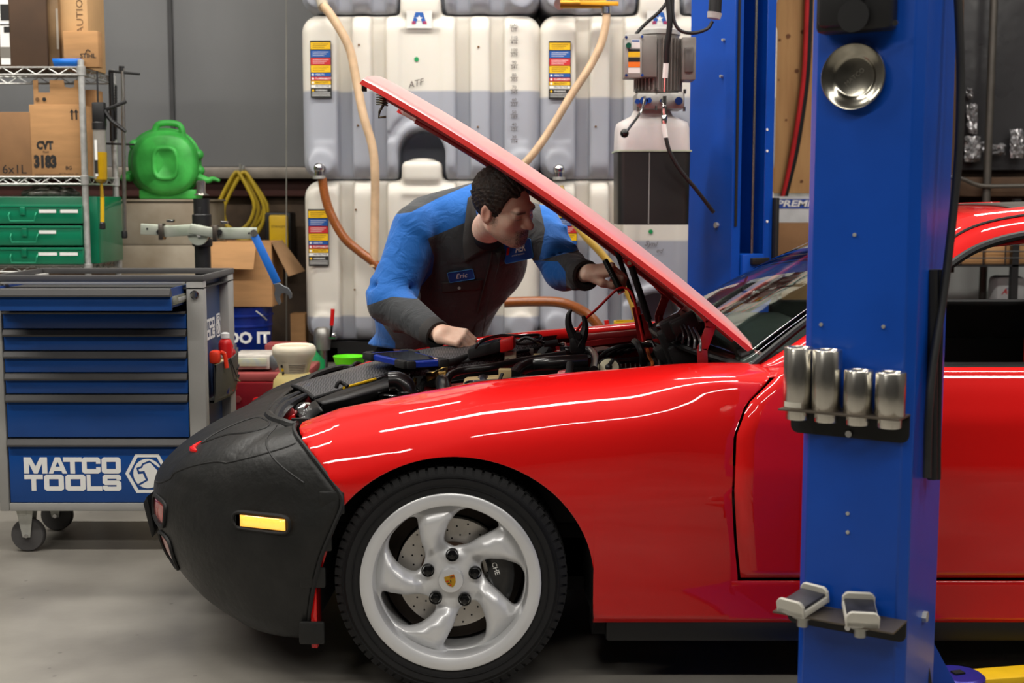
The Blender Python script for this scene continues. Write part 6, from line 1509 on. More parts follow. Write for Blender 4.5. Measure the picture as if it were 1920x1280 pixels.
# oil syringe gun hung on the rack side
gy = RY0-.02; G = lambda u, v, dy=0: at(u,v,gy+dy)
sg = thing('fluid_syringe', 'black trigger fluid syringe with yellow oil hanging beside the rack', 'syringe', G(188,330))
MB().cyl(G(182,133), G(184,205), .004, n=8).build('plunger_rod', M_black, sg)
MB().obox((G(186,215)), (.028,0,0),(0,.02,0),(0,0,.055),.006).build('gun_head', M_black, sg)
MB().bar(G(196,207), G(237,190), .014, .016, bev=.004).build('gun_handle', M_black, sg); MB().tube([G(196,207),G(208,225),G(222,236),G(236,247)], [.012,.010,.010,.007], 8, smooth=4).build('gun_trigger', M_black, sg)
MB().lathe([(.031,0),(.031,.03),(.028,.034)], G(186,243), UP*1, 24).build('barrel_collar', M_black, sg)
MB().cyl(G(188,335), G(186,243), .028, n=24).build('barrel', mat('clear_barrel', (150,146,138), .2, var=.15, coat=.5), sg)
MB().cyl(G(189,336), G(188.5,285), .0286, n=24).build('oil', mat('amber_oil', (190,150,20), .2, coat=.6), sg)
MB().lathe([(.0286,0),(.02,.012),(.007,.02)], G(189,336), -UP, 20).build('barrel_tip', MATS['amber_oil'], sg)
sticker(177,262,184,330,gy-.030,M_white,sg,'barrel_label'); sticker(177,300,184,325,gy-.031,M_blackp,sg,'label_block')
MB().cyl(G(190,341), G(192,375), .006, .009, n=10).build('tip_hose', mat('brassy_yellow', (200,160,40), .35, .4), sg); MB().cyl(G(192,370), G(192,416), .009, n=12).build('yellow_tube', M_yellow, sg); MB().lathe([(.008,0),(.013,.006),(.014,.03),(.009,.034)], G(192,416), -UP, 14).build('tube_end', M_black, sg)
# clamps hung from the top shelf
for (u, dy, v0, v1, lab) in ((209,.40,132,265,'short black bar clamp hanging inside the rack side'),(231,.10,128,440,'long steel bar clamp hanging at the rack end')):
    cl_ = thing('bar_clamp', lab, 'clamp', at(u,v1,RY0+dy), 'clamps on the rack'); Y_ = RY0+dy
    MB().cyl(at(u-1,v0,Y_), at(u+3 if dy < .2 else u+2,v1,Y_), .009 if dy < .2 else .012, n=10).build('clamp_bar', M_steel if dy < .2 else M_black, cl_)
    if dy < .2:
        MB().lathe([(.012,0),(.014,.01),(.014,.03),(.010,.034)], at(233,433,Y_), -UP, 12).build('foot_cap', M_black, cl_); MB().bar(at(205,133,Y_), at(262,139,Y_), .014, .012, bev=.003).build('clamp_jaw', M_black, cl_); MB().cyl(at(228,124,Y_),at(228,133,Y_),.013,n=8).build('top_cap', M_black, cl_)
    else:
        mb = MB()
        for k in range(18): z = at(u+8,165+5*k,Y_); mb.cyl(z, z+UP*.004, .008, n=8)
        mb.cyl(at(u+8,160,Y_), at(u+8,262,Y_), .006, n=8); mb.build('clamp_screw', M_black, cl_)
        MB().bar(at(192,269,Y_), at(252,271,Y_), .012, .01, bev=.003).build('clamp_jaw', M_black, cl_)
# ------------------------------------------------------------------ cream cabinet and green drain pan
M_cream = mat('stained_cream_steel', (176,166,148), .55, var=.12, scale=3, rgb2=(132,118,98))
c0, c1 = at(215,378,6.55), at(372,378,6.55)
cc = thing('steel_cabinet', 'stained cream steel cabinet behind the tool cart under the green pan', 'cabinet', ((c0.x+c1.x)/2,6.85,0))
MB().box((c0.x,6.55,0),(c1.x,7.15,c0.z),.01).build('cabinet_body', M_cream, cc); MB().box((c0.x-.008,6.542,c0.z),(c1.x+.008,7.15,c0.z+.012),.004).build('cabinet_top', M_cream, cc)
MB().box((c0.x+.01,6.546,.06),(c1.x-.01,6.55,at(300,462,6.55).z),.002).build('lower_door', M_cream, cc); MB().box((c0.x+.01,6.546,at(300,458,6.55).z),(c1.x-.01,6.55,c0.z-.01),.002).build('upper_door', M_cream, cc)
M_dg = mat('green_polythene', (74,192,84), .42, var=.1, scale=10, rgb2=(52,150,60)); pc = at(309,306,6.62)
dp = thing('drain_pan', 'green plastic oil drain pan standing on edge on the cabinet', 'drain pan', (pc.x,6.68,c0.z+.012))
def ringp(rx, rz, y, ex=2.6, n=48): return [Vector((pc.x*y/6.62+rx*math.copysign(abs(math.cos(a))**(2/ex),math.cos(a)), y, CAMZ+(pc.z-CAMZ)*y/6.62+rz*math.copysign(abs(math.sin(a))**(2/ex),math.sin(a)))) for a in [2*math.pi*i/n for i in range(n)]]
sy = 6.62
R_ = [(.165,.165,.20,2.2),(.188,.178,.19,2.2),(.190,.180,.16,2.2),(.178,.170,.15,2.2),(.172,.165,.06,2.3),(.160,.155,.03,2.4),(.145,.142,.012,2.5),(.136,.134,.004,2.6),(.07,.088,.0,3.2),(.066,.084,-.008,3.2),(.060,.078,-.012,3.2),(.052,.070,-.010,3.2),(.046,.062,-.002,3.2),(.001,.001,-.002,3)]
dpm = MB().grid([ringp(a,b,sy+y,e_) for a,b,y,e_ in R_], closed_v=True).build('pan', M_dg, dp, smooth=50)
MB().tube([at(289,250,sy+.1),at(294,236,sy+.1),at(306,231,sy+.1),at(330,232,sy+.1),at(340,240,sy+.1),at(343,256,sy+.1)], .016, 10, smooth=5).build('carry_handle', M_dg, dp)
MB().tube([at(372,332,sy+.1),at(390,338,sy+.1),at(400,335,sy+.1),at(412,339,sy+.1)], [.022,.016,.012,.008], 10, smooth=4).build('spout', M_dg, dp); MB().cyl(at(228,333,sy+.1),at(245,333,sy+.1),.016,n=10).build('side_plug', M_dg, dp)
for (u,v) in ((252,272),(372,290),(243,330),(374,320)): MB().ball(at(u,v,sy+.13), .028, 12).build('rim_lug', M_dg, dp)
MB().box((pc.x-.15,sy+.05,c0.z+.012),(pc.x+.14,sy+.2,pc.z-.13),.01).build('pan_foot', M_dg, dp)
# ------------------------------------------------------------------ strut compressor with blue spanner
sx = at(379,430,5.9); sc_ = thing('strut_compressor', 'black column spring compressor with zinc swivel arms behind the cart', 'workshop tool', (sx.x,5.9,0)); Z = lambda u,v,y=5.9: at(u,v,y)
MB().cyl((sx.x,5.9,.02),(sx.x,5.9,Z(379,372).z),.036,n=20).build('column', M_black, sc_); MB().lathe([(.036,0),(.030,.004),(.022,.008),(.020,.03),(.021,.06),(.012,.066)],(sx.x,5.9,Z(379,366).z),UP,20).build('column_cap', M_steel, sc_)
MB().box((sx.x-.008,5.862,Z(379,412).z),(sx.x+.008,5.866,Z(379,388).z),.002).build('column_slot', M_dark, sc_)
MB().lathe([(.04,0),(.043,.004),(.043,.05),(.04,.054)],(sx.x,5.9,Z(379,424).z),UP,20).build('collar', M_black, sc_); MB().lathe([(.04,0),(.045,.004),(.045,.03),(.04,.034)],(sx.x,5.9,Z(379,462).z),UP,20).build('collar', M_black, sc_); MB().box((sx.x-.16,5.75,0),(sx.x+.16,6.05,.02),.004).build('foot_plate', M_black, sc_)
M_zg = mat('yellow_zinc_steel', (206,210,198), .32, .5, var=.2, scale=9, rgb2=(176,186,168)); ay = 5.83
MB().lathe([(.001,.0),(.044,.0),(.046,.006),(.046,.018),(.001,.018)], Z(373,440,ay), (0,-1,0), 28).build('pivot_wheel', M_zg, sc_); MB().cyl(Z(373,440,ay-.018), Z(373,440,ay-.03), .012, n=6).build('pivot_bolt', M_zinc, sc_)
MB().bar(Z(264,429,ay), Z(330,433,ay), .012, .048, bev=.003).build('arm_plate', M_zg, sc_); MB().bar(Z(308,434,ay-.02), Z(368,430,ay-.02), .02, .05, bev=.004).build('swivel_arm', M_zg, sc_); MB().bar(Z(356,428,ay-.024), Z(404,437,ay-.024), .02, .044, bev=.004).build('swivel_arm', M_zg, sc_); MB().bar(Z(404,437,ay), Z(482,437,ay), .012, .05, bev=.003).build('arm_plate', M_zg, sc_)
for u, v in ((304,434),(405,437)):
    MB().obox(Z(u,v,ay-.02),(.010,0,0),(0,.03,0),(0,0,.036),.003).build('slide_block', mat('brown_zinc', (120,112,104), .35, .9), sc_); MB().obox(Z(u+16,v-20,ay-.03),(.016,0,0),(0,.012,0),(0,0,.006),.002).build('thumb_screw', M_chrome, sc_)
for u in (298,412): MB().cyl(Z(u,435,ay-.01), Z(u,435,ay-.03), .012, n=8).build('black_nut', M_black, sc_)
for u,v in ((276,429),(467,437)): MB().cyl(Z(u,v,ay-.005),Z(u,v,ay-.0075),.005,n=8).build('plate_hole', M_dark, sc_)
wr = thing('hook_spanner', 'blue handled open spanner hanging from the compressor arm', 'spanner', Z(505,490,ay))
MB().cyl(Z(476,437,ay-.02), Z(476,437,ay-.04), .016, n=16).build('ring_eye', M_steel, wr); MB().bar(Z(477,441,ay-.03), Z(520,531,ay-.03), .012, .036, up=(1,0,.5), bev=.005).build('grip', mat('blue_grip', (24,104,196), .45), wr)
h = lambda u,v: Z(u,v,ay-.036)
MB().prism([h(513,532),(h(524,530)),h(532,536),h(541,540),h(547,550),h(547,558),h(543,561),h(540,553),h(533,549),h(527,551),h(524,557),h(527,568),h(523,572),h(517,563),h(514,551),h(516,541)], (0,.012,0)).build('jaw', mat('dark_steel', (120,124,128), .35, .8), wr, smooth=20, bev=.002)
# ------------------------------------------------------------------ behind the cart: hose coil, carton, bucket, red machine, jugs
yw = Y1-.20
hc = thing('yellow_hose', 'yellow air hose coiled on a wall hook beside the tanks', 'hose', at(452,312,yw))
M_yh = mat('yellow_rubber', (192,164,40), .5, var=.12)
hk = at(453,318,yw); MB().tube([hk+Vector((0,.06,.02)),hk+Vector((0,.02,.0)),hk+Vector((0,-.03,-.01)),hk+Vector((0,-.04,.03))],.008,8,smooth=4).build('wall_hook', M_zinc, hc)
for k, (w, h_, dx) in enumerate(((38,118,-4),(44,112,0),(48,120,3),(40,128,6),(34,110,-8))):
    pts = [at(452+dx+w*math.sin(a)*(.35+.65*min(1,(1-math.cos(a))*.9)), 322+h_*(1-math.cos(a))/2, yw-.012*k) for a in [2*math.pi*i/28 for i in range(29)]]
    MB().tube(pts, .011, 8).build('hose_loop', M_yh, hc)
cb_ = thing('yellow_case', 'yellow and black tool case hanging on the wall behind the compressor', 'case', at(524,440,yw))
a, b = at(500,486,yw), at(548,398,yw); MB().box((a.x,yw-.05,a.z),(b.x,yw+.13,b.z),.012).build('case_frame', M_black, cb_); a, b = at(506,480,yw-.06), at(540,403,yw-.06); MB().box((a.x,yw-.075,a.z),(b.x,yw-.051,b.z),.012).build('case_front', M_yellow, cb_)
words('case_lettering', 'STANLEY', M_blackp, cb_, at(522,425,yw-.0755), (1,0,0), (0,0,1), .014)
# timber bench and bucket, carton on it
bz = .44; bn = thing('timber_bench', 'low dark timber bench under the blue bucket', 'bench', (at(480,700,6.35).x,6.4,0))
x0_, x1_ = at(400,700,6.3).x, at(538,700,6.3).x
for k in range(4): MB().box((x0_,6.18+.115*k,bz-.04),(x1_,6.28+.115*k,bz),.004).build('plank', M_wood, bn)
for x in (x0_+.04, x1_-.04):
    for y in (6.22,6.58): MB().box((x-.03,y-.03,0),(x+.03,y+.03,bz-.041)).build('leg', M_wood, bn, smooth=0)
bu = at(452,572,6.36); zt = bu.z
bk = thing('bucket', 'blue plastic bucket lettered DO IT under the open carton', 'bucket', (bu.x,6.36,bz)); M_bk = mat('dark_blue_bucket', (10,40,126), .35, var=.06)
MB().lathe([(.001,bz+.002),(.125,bz+.002),(.130,bz+.01),(.146,zt-.10),(.150,zt-.098),(.150,zt-.09),(.147,zt-.088),(.149,zt-.05),(.154,zt-.048),(.154,zt-.04),(.149,zt-.038),(.150,zt-.004),(.156,zt)],(bu.x,6.36,0),UP,40,cap=False).build('pail', M_bk, bk, smooth=40)
MB().tube([at(480,583,6.21),at(492,592,6.2),at(500,600,6.22)],.004,6).build('bail_handle', M_zinc, bk)
p = at(462,634,6.21); words('bucket_lettering', 'DO IT', M_white, bk, (p.x+.012,6.205,p.z), (1,0.08,0), (0,0,1), .052, bold=.06)
ca, cb = at(402,566,6.28), at(512,566,6.28); ct = at(450,505,6.28).z
ob_ = thing('carton', 'open tan carton with spread flaps on the blue bucket', 'box', ((ca.x+cb.x)/2,6.4,zt)); yb0, yb1 = 6.26, 6.56; za = zt+.001; zc = at(450,452,6.26).z
for lo_, hi_ in (((ca.x,yb0,za),(cb.x,yb0+.005,zc-.005)),((ca.x,yb1,za),(cb.x,yb1+.005,zc-.005)),((ca.x,yb0+.006,za),(ca.x+.005,yb1-.001,zc-.005)),((cb.x-.005,yb0+.006,za),(cb.x,yb1-.001,zc-.005))): MB().box(lo_,hi_).build('carton_wall', M_card, ob_, smooth=0)
MB().box((ca.x+.006,yb0+.006,za),(cb.x-.006,yb1-.001,za+.005)).build('carton_floor', M_card, ob_, smooth=0)
MB().prism([Vector((ca.x-.01,yb0,zc-.004)),Vector((cb.x-.07,yb0,zc-.004)),Vector((cb.x-.075,yb0-.06,at(450,505,yb0-.06).z)),Vector((ca.x-.02,yb0-.06,at(450,503,yb0-.06).z))],(0,-.004,.001)).build('front_flap', M_card, ob_, smooth=0)
MB().prism([Vector((cb.x,yb0+.01,zc-.006)),Vector((cb.x,yb1-.01,zc-.006)),Vector((cb.x+.11,yb1+.0,zc-.16)),Vector((cb.x+.08,yb0+.0,zc-.17))],(.003,0,.003)).build('side_flap', mat('card_dull', (150,116,80), .85), ob_, smooth=0)
t, *_ = carton('carton', 'tan carton standing low beside the left tank stack', 546,588,572,700,6.5,.1,M_card,0)
MB().cyl(at(537,-20,6.9), at(537,640,6.9), .003, n=6).build('sheet_edge', mat('clear_edge', (150,148,140), .3), wb)
# red machine
rm = thing('red_machine', 'low dark red shop machine with white tray behind the nose', 'machine', (at(480,720,5.75).x,5.9,0)); M_dr = mat('dark_red_enamel', (122,18,26), .35, coat=.3, var=.08); M_pr = mat('faded_red_enamel', (158,74,72), .4, var=.1)
x0_, x1_ = at(432,720,5.7).x, at(576,720,5.7).x; zm = at(480,716,5.65).z; zt_ = at(480,697,5.7).z
MB().box((x0_,5.65,.05),(x1_,6.1,zm),.012).build('machine_body', M_dr, rm); MB().box((x0_,5.66,zm+.001),(x1_,6.1,zt_),.008).build('machine_deck', M_pr, rm)
MB().box((x0_+.1,5.98,zt_),(at(570,650,5.98).x,6.1,at(480,645,5.98).z),.008).build('back_rail', M_pr, rm); MB().box((at(436,670,5.74).x,5.70,zt_+.012),(at(508,670,5.74).x,5.93,at(480,667,5.70).z),.004).build('white_tray', mat('white_tray', (206,200,190), .5, var=.15, scale=20), rm)
MB().box((at(436,680,5.695).x,5.69,at(470,687,5.69).z),(at(500,680,5.695).x,5.699,at(470,672,5.69).z),.002).build('spec_plate', mat('pale_plate', (190,188,150), .5, rgb2=(170,176,172), scale=30), rm); MB().bar(at(504,670,5.72),at(520,690,5.72),.03,.04,bev=.006).build('grey_lever', mat('grey_cast', (110,114,116), .5, .4), rm)
c = at(446,748,5.645); MB().cyl(c, c+Vector((0,-.004,0)), .016, n=6).build('machine_knob', M_pr, rm)
for x in (x0_+.05,x1_-.05): MB().box((x-.04,5.7,0),(x+.04,6.05,.05)).build('machine_foot', M_dark, rm, smooth=0)
# jug with funnel lid on a small steel stand
jy = 5.38; jz = .30; jp = at(552,700,jy); st = thing('steel_stand', 'low steel stand behind the car nose holding the plastic jug', 'stand', (jp.x+.08,jy+.04,0))
MB().box((jp.x-.13,jy-.12,jz-.02),(jp.x+.12,jy+.13,jz),.003).build('stand_top', M_zinc, st)
for x in (jp.x-.11,jp.x+.10):
    for y in (jy-.10,jy+.11): MB().cyl((x,y,0),(x,y,jz-.021),.012,n=8).build('leg', M_zinc, st)
jg = thing('plastic_jug', 'yellowed plastic fluid jug with wide white funnel lid', 'jug', (jp.x,jy,jz)); zz_ = lambda v: at(552,v,jy).z
MB().lathe([(.001,jz+.001),(.078,jz+.001),(.088,jz+.012),(.090,zz_(728)),(.086,zz_(712)),(.066,zz_(700)),(.058,zz_(696)),(.056,zz_(692))],(jp.x,jy,0),UP,36).build('jug_body', mat('yellow_hdpe', (232,212,140), .45, var=.05, sss=.2), jg, smooth=50)
MB().lathe([(.054,zz_(702)),(.058,zz_(700)),(.072,zz_(676)),(.088,zz_(664)),(.091,zz_(656)),(.088,zz_(650)),(.078,zz_(646)),(.062,zz_(648)),(.058,zz_(652)),(.050,zz_(672)),(.03,zz_(690))],(jp.x,jy,0),UP,40,cap=False).build('funnel_lid', mat('ivory_plastic', (236,226,202), .45, var=.05, sss=.15), jg, smooth=50)
P = [[Vector((jp.x+r*math.sin(a),jy-r*math.cos(a),z)) for z,r in ((zz_(699),.0598),(zz_(688),.066),(zz_(677),.0728))] for a in [-.9+1.9*i/14 for i in range(15)]]
lbj = MB().grid(P).build('jug_label', mat('aged_label', (226,214,188), .6, var=.08), jg)
for k in range(6):
    z = zz_(697-3.2*k); r = .0606+.0022*k; MB().tube([Vector((jp.x+r*math.sin(a),jy-r*math.cos(a),z)) for a in np.linspace(-.15,.85,8)],.0007,4).build('print_line', M_blackp, lbj)
for k in range(3):
    z = zz_(697-7*k); r = .062+.004*k; c = Vector((jp.x+r*math.sin(-.6),jy-r*math.cos(-.6),z)); MB().obox(c,(.006,.004,0),(0,.002,0),(0,0,.006)).build('hazard_mark', M_blackp if k != 1 else M_yl, lbj)
# second jug with lime funnel, and green canister
ky = 5.50; kp = at(655,690,ky); j2 = thing('plastic_jug', 'short cream jug half hidden under the lime funnel', 'jug', (kp.x,ky,jz-.3)); zk = lambda v: at(655,v,ky).z
MB().lathe([(.001,.003),(.085,.003),(.092,.012),(.092,zk(716)),(.088,zk(704)),(.05,zk(698)),(.046,zk(694))],(kp.x,ky,0),UP,32).build('jug_body', MATS['yellow_hdpe'], j2, smooth=50)
fn = thing('lime_funnel', 'bright lime green plastic funnel resting in the cream jug', 'funnel', (kp.x,ky,zk(696))); M_lime = mat('lime_plastic', (110,232,30), .4, var=.03, sss=.15)
MB().lathe([(.012,zk(722)),(.014,zk(706)),(.046,zk(696)),(.060,zk(680)),(.067,zk(669)),(.0685,zk(667)),(.066,zk(667)),(.058,zk(681)),(.044,zk(695)),(.012,zk(704))],(kp.x,ky,0),UP,36,cap=False).build('funnel_cone', M_lime, fn, smooth=50)
gp = at(578,680,6.2); gcn = thing('green_canister', 'green plastic canister behind the jug and drop pipe', 'canister', (gp.x,6.2,0)); MB().lathe([(.001,.002),(.075,.002),(.08,.01),(.08,at(588,676,6.2).z),(.05,at(588,664,6.2).z),(.04,at(588,658,6.2).z)],(gp.x,6.2,0),UP,28).build('canister_body', mat('emerald_plastic', (20,140,76), .45), gcn, smooth=50); MB().lathe([(.042,0),(.044,.03),(.03,.034)],(gp.x,5.75,at(588,658,6.2).z),UP,20).build('canister_cap', MATS['emerald_plastic'], gcn)
# yellow pail behind the hood
yp_ = at(1182,620,6.14); yk = thing('bucket', 'yellow plastic pail behind the hood struts', 'bucket', (yp_.x,6.14,.40)); zy = at(1182,602,6.14).z
MB().lathe([(.001,.402),(.058,.402),(.060,.41),(.074,zy-.015),(.079,zy-.012),(.079,zy),(.073,zy),(.06,.45)],(yp_.x,6.14,0),UP,36,cap=False).build('pail', M_yellow, yk, smooth=40)
sl = thing('step_stool', 'grey steel step stool under the yellow pail', 'stool', (yp_.x,6.14,0)); MB().box((yp_.x-.17,5.99,.38),(yp_.x+.17,6.29,.40),.003).build('step', M_cgrey, sl)
for x in (-.15,.15):
    for y in (6.01,6.27): MB().cyl((yp_.x+x,y,0),(yp_.x+x,y,.379),.012,n=8).build('leg', M_cgrey, sl)
for k, (u,v,l) in enumerate(((1137,604,'red tipped tap lever left of the yellow pail'),(1248,600,'red tipped tap lever right of the yellow pail'))):
    t = thing('tap_lever', l, 'lever', at(u,640,6.2)); MB().cyl(at(u,600,6.2), at(u+5,640,6.2), .012, n=10).build('grip', M_red, t); MB().cyl(at(u+5,640,6.2), (at(u+5,640,6.2).x,6.2,0), .012, n=10).build('stem', M_zinc, t)
# ------------------------------------------------------------------ right background
sgn = thing('shop_sign', 'white signboard with blue heading PREM behind the far lift post', 'sign', at(1475,480,7.2)); a, b = at(1446,470,7.2), at(1560,368,7.2)
MB().box((a.x,7.2,a.z),(b.x,7.215,b.z)).build('board', mat('white_board', (214,216,218), .4), sgn, smooth=0); p, q = at(1448,391,7.2), at(1558,373,7.2); MB().box((p.x,7.198,p.z),(q.x,7.2,q.z)).build('heading_band', mat('heading_blue', (36,72,160), .5), sgn, smooth=0)
p = at(1455,382,7.197); words('heading', 'PREMIUM', M_white, sgn, (p.x,7.1975,p.z), (1,0,0), (0,0,1), .034, 'LEFT', shear=.2, bold=.04, sx=1.45); MB().box((a.x,7.19,0),(a.x+.03,7.215,a.z)).build('sign_leg', M_zinc, sgn, smooth=0); MB().box((b.x-.03,7.19,0),(b.x,7.215,a.z)).build('sign_leg', M_zinc, sgn, smooth=0)
t, *_ = carton('carton', 'tan carton in front of the signboard behind the lift post', 1456,418,1540,482,6.9,.2,M_card2)
z_ = at(1456,482,6.9).z; t2, *_ = carton('carton', 'tall carton supporting the carton by the signboard', 1456,482.5,1545,900,6.88,.24,M_card2,0)
for nm, dx, m in (('red',0,mat('red_cable', (196,34,40), .45)),('black',7,M_black)):
    pts = [at(1515+dx,-60,7.46),at(1512+dx,40,7.46),at(1508+dx,130,7.46),at(1500+dx,200,7.46),at(1487+dx,280,7.46),at(1475+dx*.7,340,7.46),at(1467+dx*.7,371,7.46)]
    tag(MB().tube(pts,.014,8,smooth=5).build('wall_cable', m, None), f'{nm} cable running down the plywood behind the lift posts', 'cable')
pn2 = at(1462,450,6.95); tag(MB().tube([at(1449,440,7.0),at(1452,480,7.0),at(1453,560,7.0)],.02,8).build('black_pipe', M_black, None), 'short black pipe leaning beside the cartons at the far post', 'pipe')
# storage rack, film roll and cartons seen through the car
sx0, sx1 = at(1760,500,7.0).x, at(2050,500,7.0).x; sr = thing('storage_rack', 'black wire storage rack seen through the car side window', 'shelving', ((sx0+sx1)/2,7.1,0))
zs_ = at(1850,496,7.0).z
for x in (sx0, at(1904,500,7.0).x, sx1): MB().box((x-.018,7.0,0),(x+.018,7.04,zs_+.35)).build('upright', M_black, sr, smooth=0)
MB().box((sx0,7.0,zs_-.012),(sx1,7.4,zs_)).build('shelf_board', M_black, sr, smooth=0)
for k in range(3): MB().cyl((sx0,7.0,zs_+.035*(k+1)),(sx1,7.0,zs_+.035*(k+1)),.004,n=6).build('guard_wire', M_black, sr)
for k in range(8): x = sx0+(sx1-sx0)*k/7; MB().cyl((x,7.0,zs_),(x,7.0,zs_+.11),.004,n=6).build('guard_upright', M_black, sr)
zb2 = at(1850,598,6.95).z; MB().box((sx0,6.96,zb2-.02),(sx1,7.0,zb2),.003).build('lower_beam', M_black, sr); MB().box((sx0,7.0,zb2-.02),(sx1,7.4,zb2-.002)).build('lower_board', M_black, sr, smooth=0)
for k,(u0,u1,v0) in enumerate(((1775,1845,450),(1848,1896,456),(1898,1990,448))): carton('carton', ('tan carton at the left end of','middle tan carton on','tan carton at the right end of')[k]+' the rack seen through the car window', u0,v0,u1,495,7.08,.25,M_card,zs_+.001)
ra, rb_ = at(1752,592,6.9), at(1838,592,6.9); rl = thing('film_roll', 'white plastic film roll on the rack behind the car window', 'roll', ((ra.x+rb_.x)/2,7.09,zb2)); rz = zb2+.045
MB().lathe([(.02,0),(.044,0),(.045,.004),(.045,rb_.x-ra.x-.004),(.044,rb_.x-ra.x),(.02,rb_.x-ra.x)],(ra.x,7.09,rz),(1,0,0),28).build('film', mat('white_film', (228,230,226), .35, var=.05, bump=.3, bscale=12), rl, smooth=50); MB().cyl((ra.x-.01,7.09,rz),(rb_.x+.02,7.09,rz),.018,n=14).build('card_core', M_card, rl)
wbx = thing('paper_sack', 'white sack with red and blue print behind the car window', 'sack', at(1892,595,7.2)); a, b = at(1866,595,7.15), at(1926,518,7.15); MB().box((a.x,7.15,zb2-.001),(b.x,7.3,b.z),.03).build('sack_body', mat('white_sack', (186,188,188), .6, var=.06, bump=.4, bscale=14), wbx); words('sack_print', 'ACE', M_rd, wbx, at(1892,546,7.149), (1,0,.1), (0,0,1), .03, shear=.3, bold=.04); words('sack_subprint', 'supply', M_bl, wbx, at(1895,540,7.1495), (1,0,.1), (0,0,1), .014, shear=.3)
# ------------------------------------------------------------------ engine bay fittings (parts of the car)
eng = bpy.data.objects.new('engine', None); eng.location = (-.1,CY,.42); eng.empty_display_size = .05; COL.objects.link(eng); put(eng, car)
M_hose = mat('shiny_black_hose', (20,20,21), .3, coat=.3, var=.1); M_beige = mat('beige_tank', (196,172,122), .45, var=.08); M_brass = mat('yellow_zinc', (182,150,84), .3, .9, var=.12); M_rhose = mat('red_silicone', (170,26,30), .4, coat=.3); M_block = mat('cast_block', (140,136,130), .5, .7, var=.25, scale=20, bump=.2, bscale=60)
O = onz
def E(name, mb, m, smooth=None, **k): return mb.build(name, m, eng, smooth=smooth, **k)
# base mass of the engine so no void shows: block, head cover, heat shields
E('engine_block', MB().box((-.45,CY-.30,.40),(.30,CY+.30,.62),.03), M_block); E('head_cover', MB().obox((.0,CY+.10,.66),(.30,0,.02),(0,.10,-.02),(0,.02,.05),.02), mat('red_crackle', (150,24,26), .5, var=.1, bump=.2, bscale=200))
for k in range(4): E('intake_runner', MB().tube([(-.22+.13*k,CY+.05,.70),(-.22+.13*k,CY-.12,.74),(-.20+.13*k,CY-.26,.70),(-.18+.13*k,CY-.30,.60)], .024, 12, smooth=5), M_hose)
# radiator fan shroud / air duct at the front near side
def quadstrip(name, A_, B_, m, solid=.006, mid=None):
    a = spline([O(*p) for p in A_], 5); b = spline([O(*p) for p in B_], 5); n = min(len(a), len(b))
    return E(name, MB().grid([[a[i], a[i].lerp(b[i],.5)+Vector((0,0,mid or 0)), b[i]] for i in range(n)]), m, smooth=50, solid=solid)
quadstrip('duct_lid', [(592,751,.700),(640,733,.715),(700,715,.728),(748,702,.742)], [(604,758,.700),(650,748,.715),(700,735,.728),(750,720,.742)], M_black)
quadstrip('duct_side', [(604,758,.700),(650,748,.715),(700,735,.728),(750,720,.742)], [(598,800,.60),(650,786,.61),(700,770,.63),(752,752,.65)], M_black, mid=-.008)
quadstrip('duct_flange', [(592,751,.698),(575,762,.68),(560,776,.66)], [(606,770,.698),(586,784,.67),(566,796,.65)], M_black)
c = O(748,722,.745); E('duct_elbow', MB().tube([c+Vector((-.03,0,.012)),c+Vector((.0,0,.012)),c+Vector((.025,-.005,-.012)),c+Vector((.03,-.01,-.08))], .030, 18, smooth=5), M_hose)
for k in range(3): E('elbow_rib', MB().lathe([(.030,-.004),(.034,0),(.030,.004)], c+Vector((.028,-.008,-.02-.016*k)), (.05,-.05,-1), 20, cap=False), M_hose)
c = O(738,744,.705); E('chrome_clamp', MB().lathe([(.040,0),(.045,.002),(.046,.010),(.042,.014),(.001,.014)], c, UP, 28), M_chrome); E('filler_neck', MB().cyl(c-UP*.08, c, .036, n=20), M_black)
for (u,v,z,r,l,m) in ((760,736,.70,.008,.03,M_chrome),(770,724,.71,.010,.035,M_brass),(777,716,.72,.007,.03,M_brass),(768,706,.735,.008,.02,M_chrome),(757,703,.74,.007,.018,M_brass),(790,724,.715,.009,.04,M_rubber),(795,713,.72,.008,.03,M_hose),(784,733,.70,.011,.02,M_chrome),(800,738,.69,.012,.02,M_alu),(812,736,.69,.010,.02,M_hose)):
    q = O(u,v,z); E('union', MB().lathe([(r*.7,-l),(r,-l*.5),(r*1.25,-l*.4),(r*1.25,l*.1),(r*.8,l*.15),(r*.8,l*.5)], q, (.3,.1,1), 10), m)
E('tan_cover', MB().obox(O(812,717,.715),(.035,-.02,.004),(.01,.03,0),(0,0,.012),.008), mat('grey_pad', (112,108,104), .7))
q = O(819,706,.735); E('brass_regulator', MB().lathe([(.018,-.035),(.020,-.03),(.020,-.004),(.022,-.002),(.022,.004),(.017,.006),(.017,.03),(.014,.034)], q, (1,.15,.1), 18), M_brass)
E('regulator_bracket', MB().tube([q+Vector((-.01,-.02,.012)),q+Vector((.02,-.02,.032)),q+Vector((.033,-.02,.034)),q+Vector((.034,-.02,-.025))], .0035, 6), M_brass)
# yellow dipstick on a dark rod
a, b = O(644,727,.735), O(704,710,.745); E('dipstick', MB().cyl(a, b, .0045, n=8), M_yellow); E('dipstick_rod', MB().cyl(b, O(730,702,.75), .003, n=8), M_steel); E('bent_clip', MB().tube([O(630,727,.735),O(634,718,.75),O(640,717,.75),O(652,724,.74)], .006, 8, smooth=4), M_rubber)
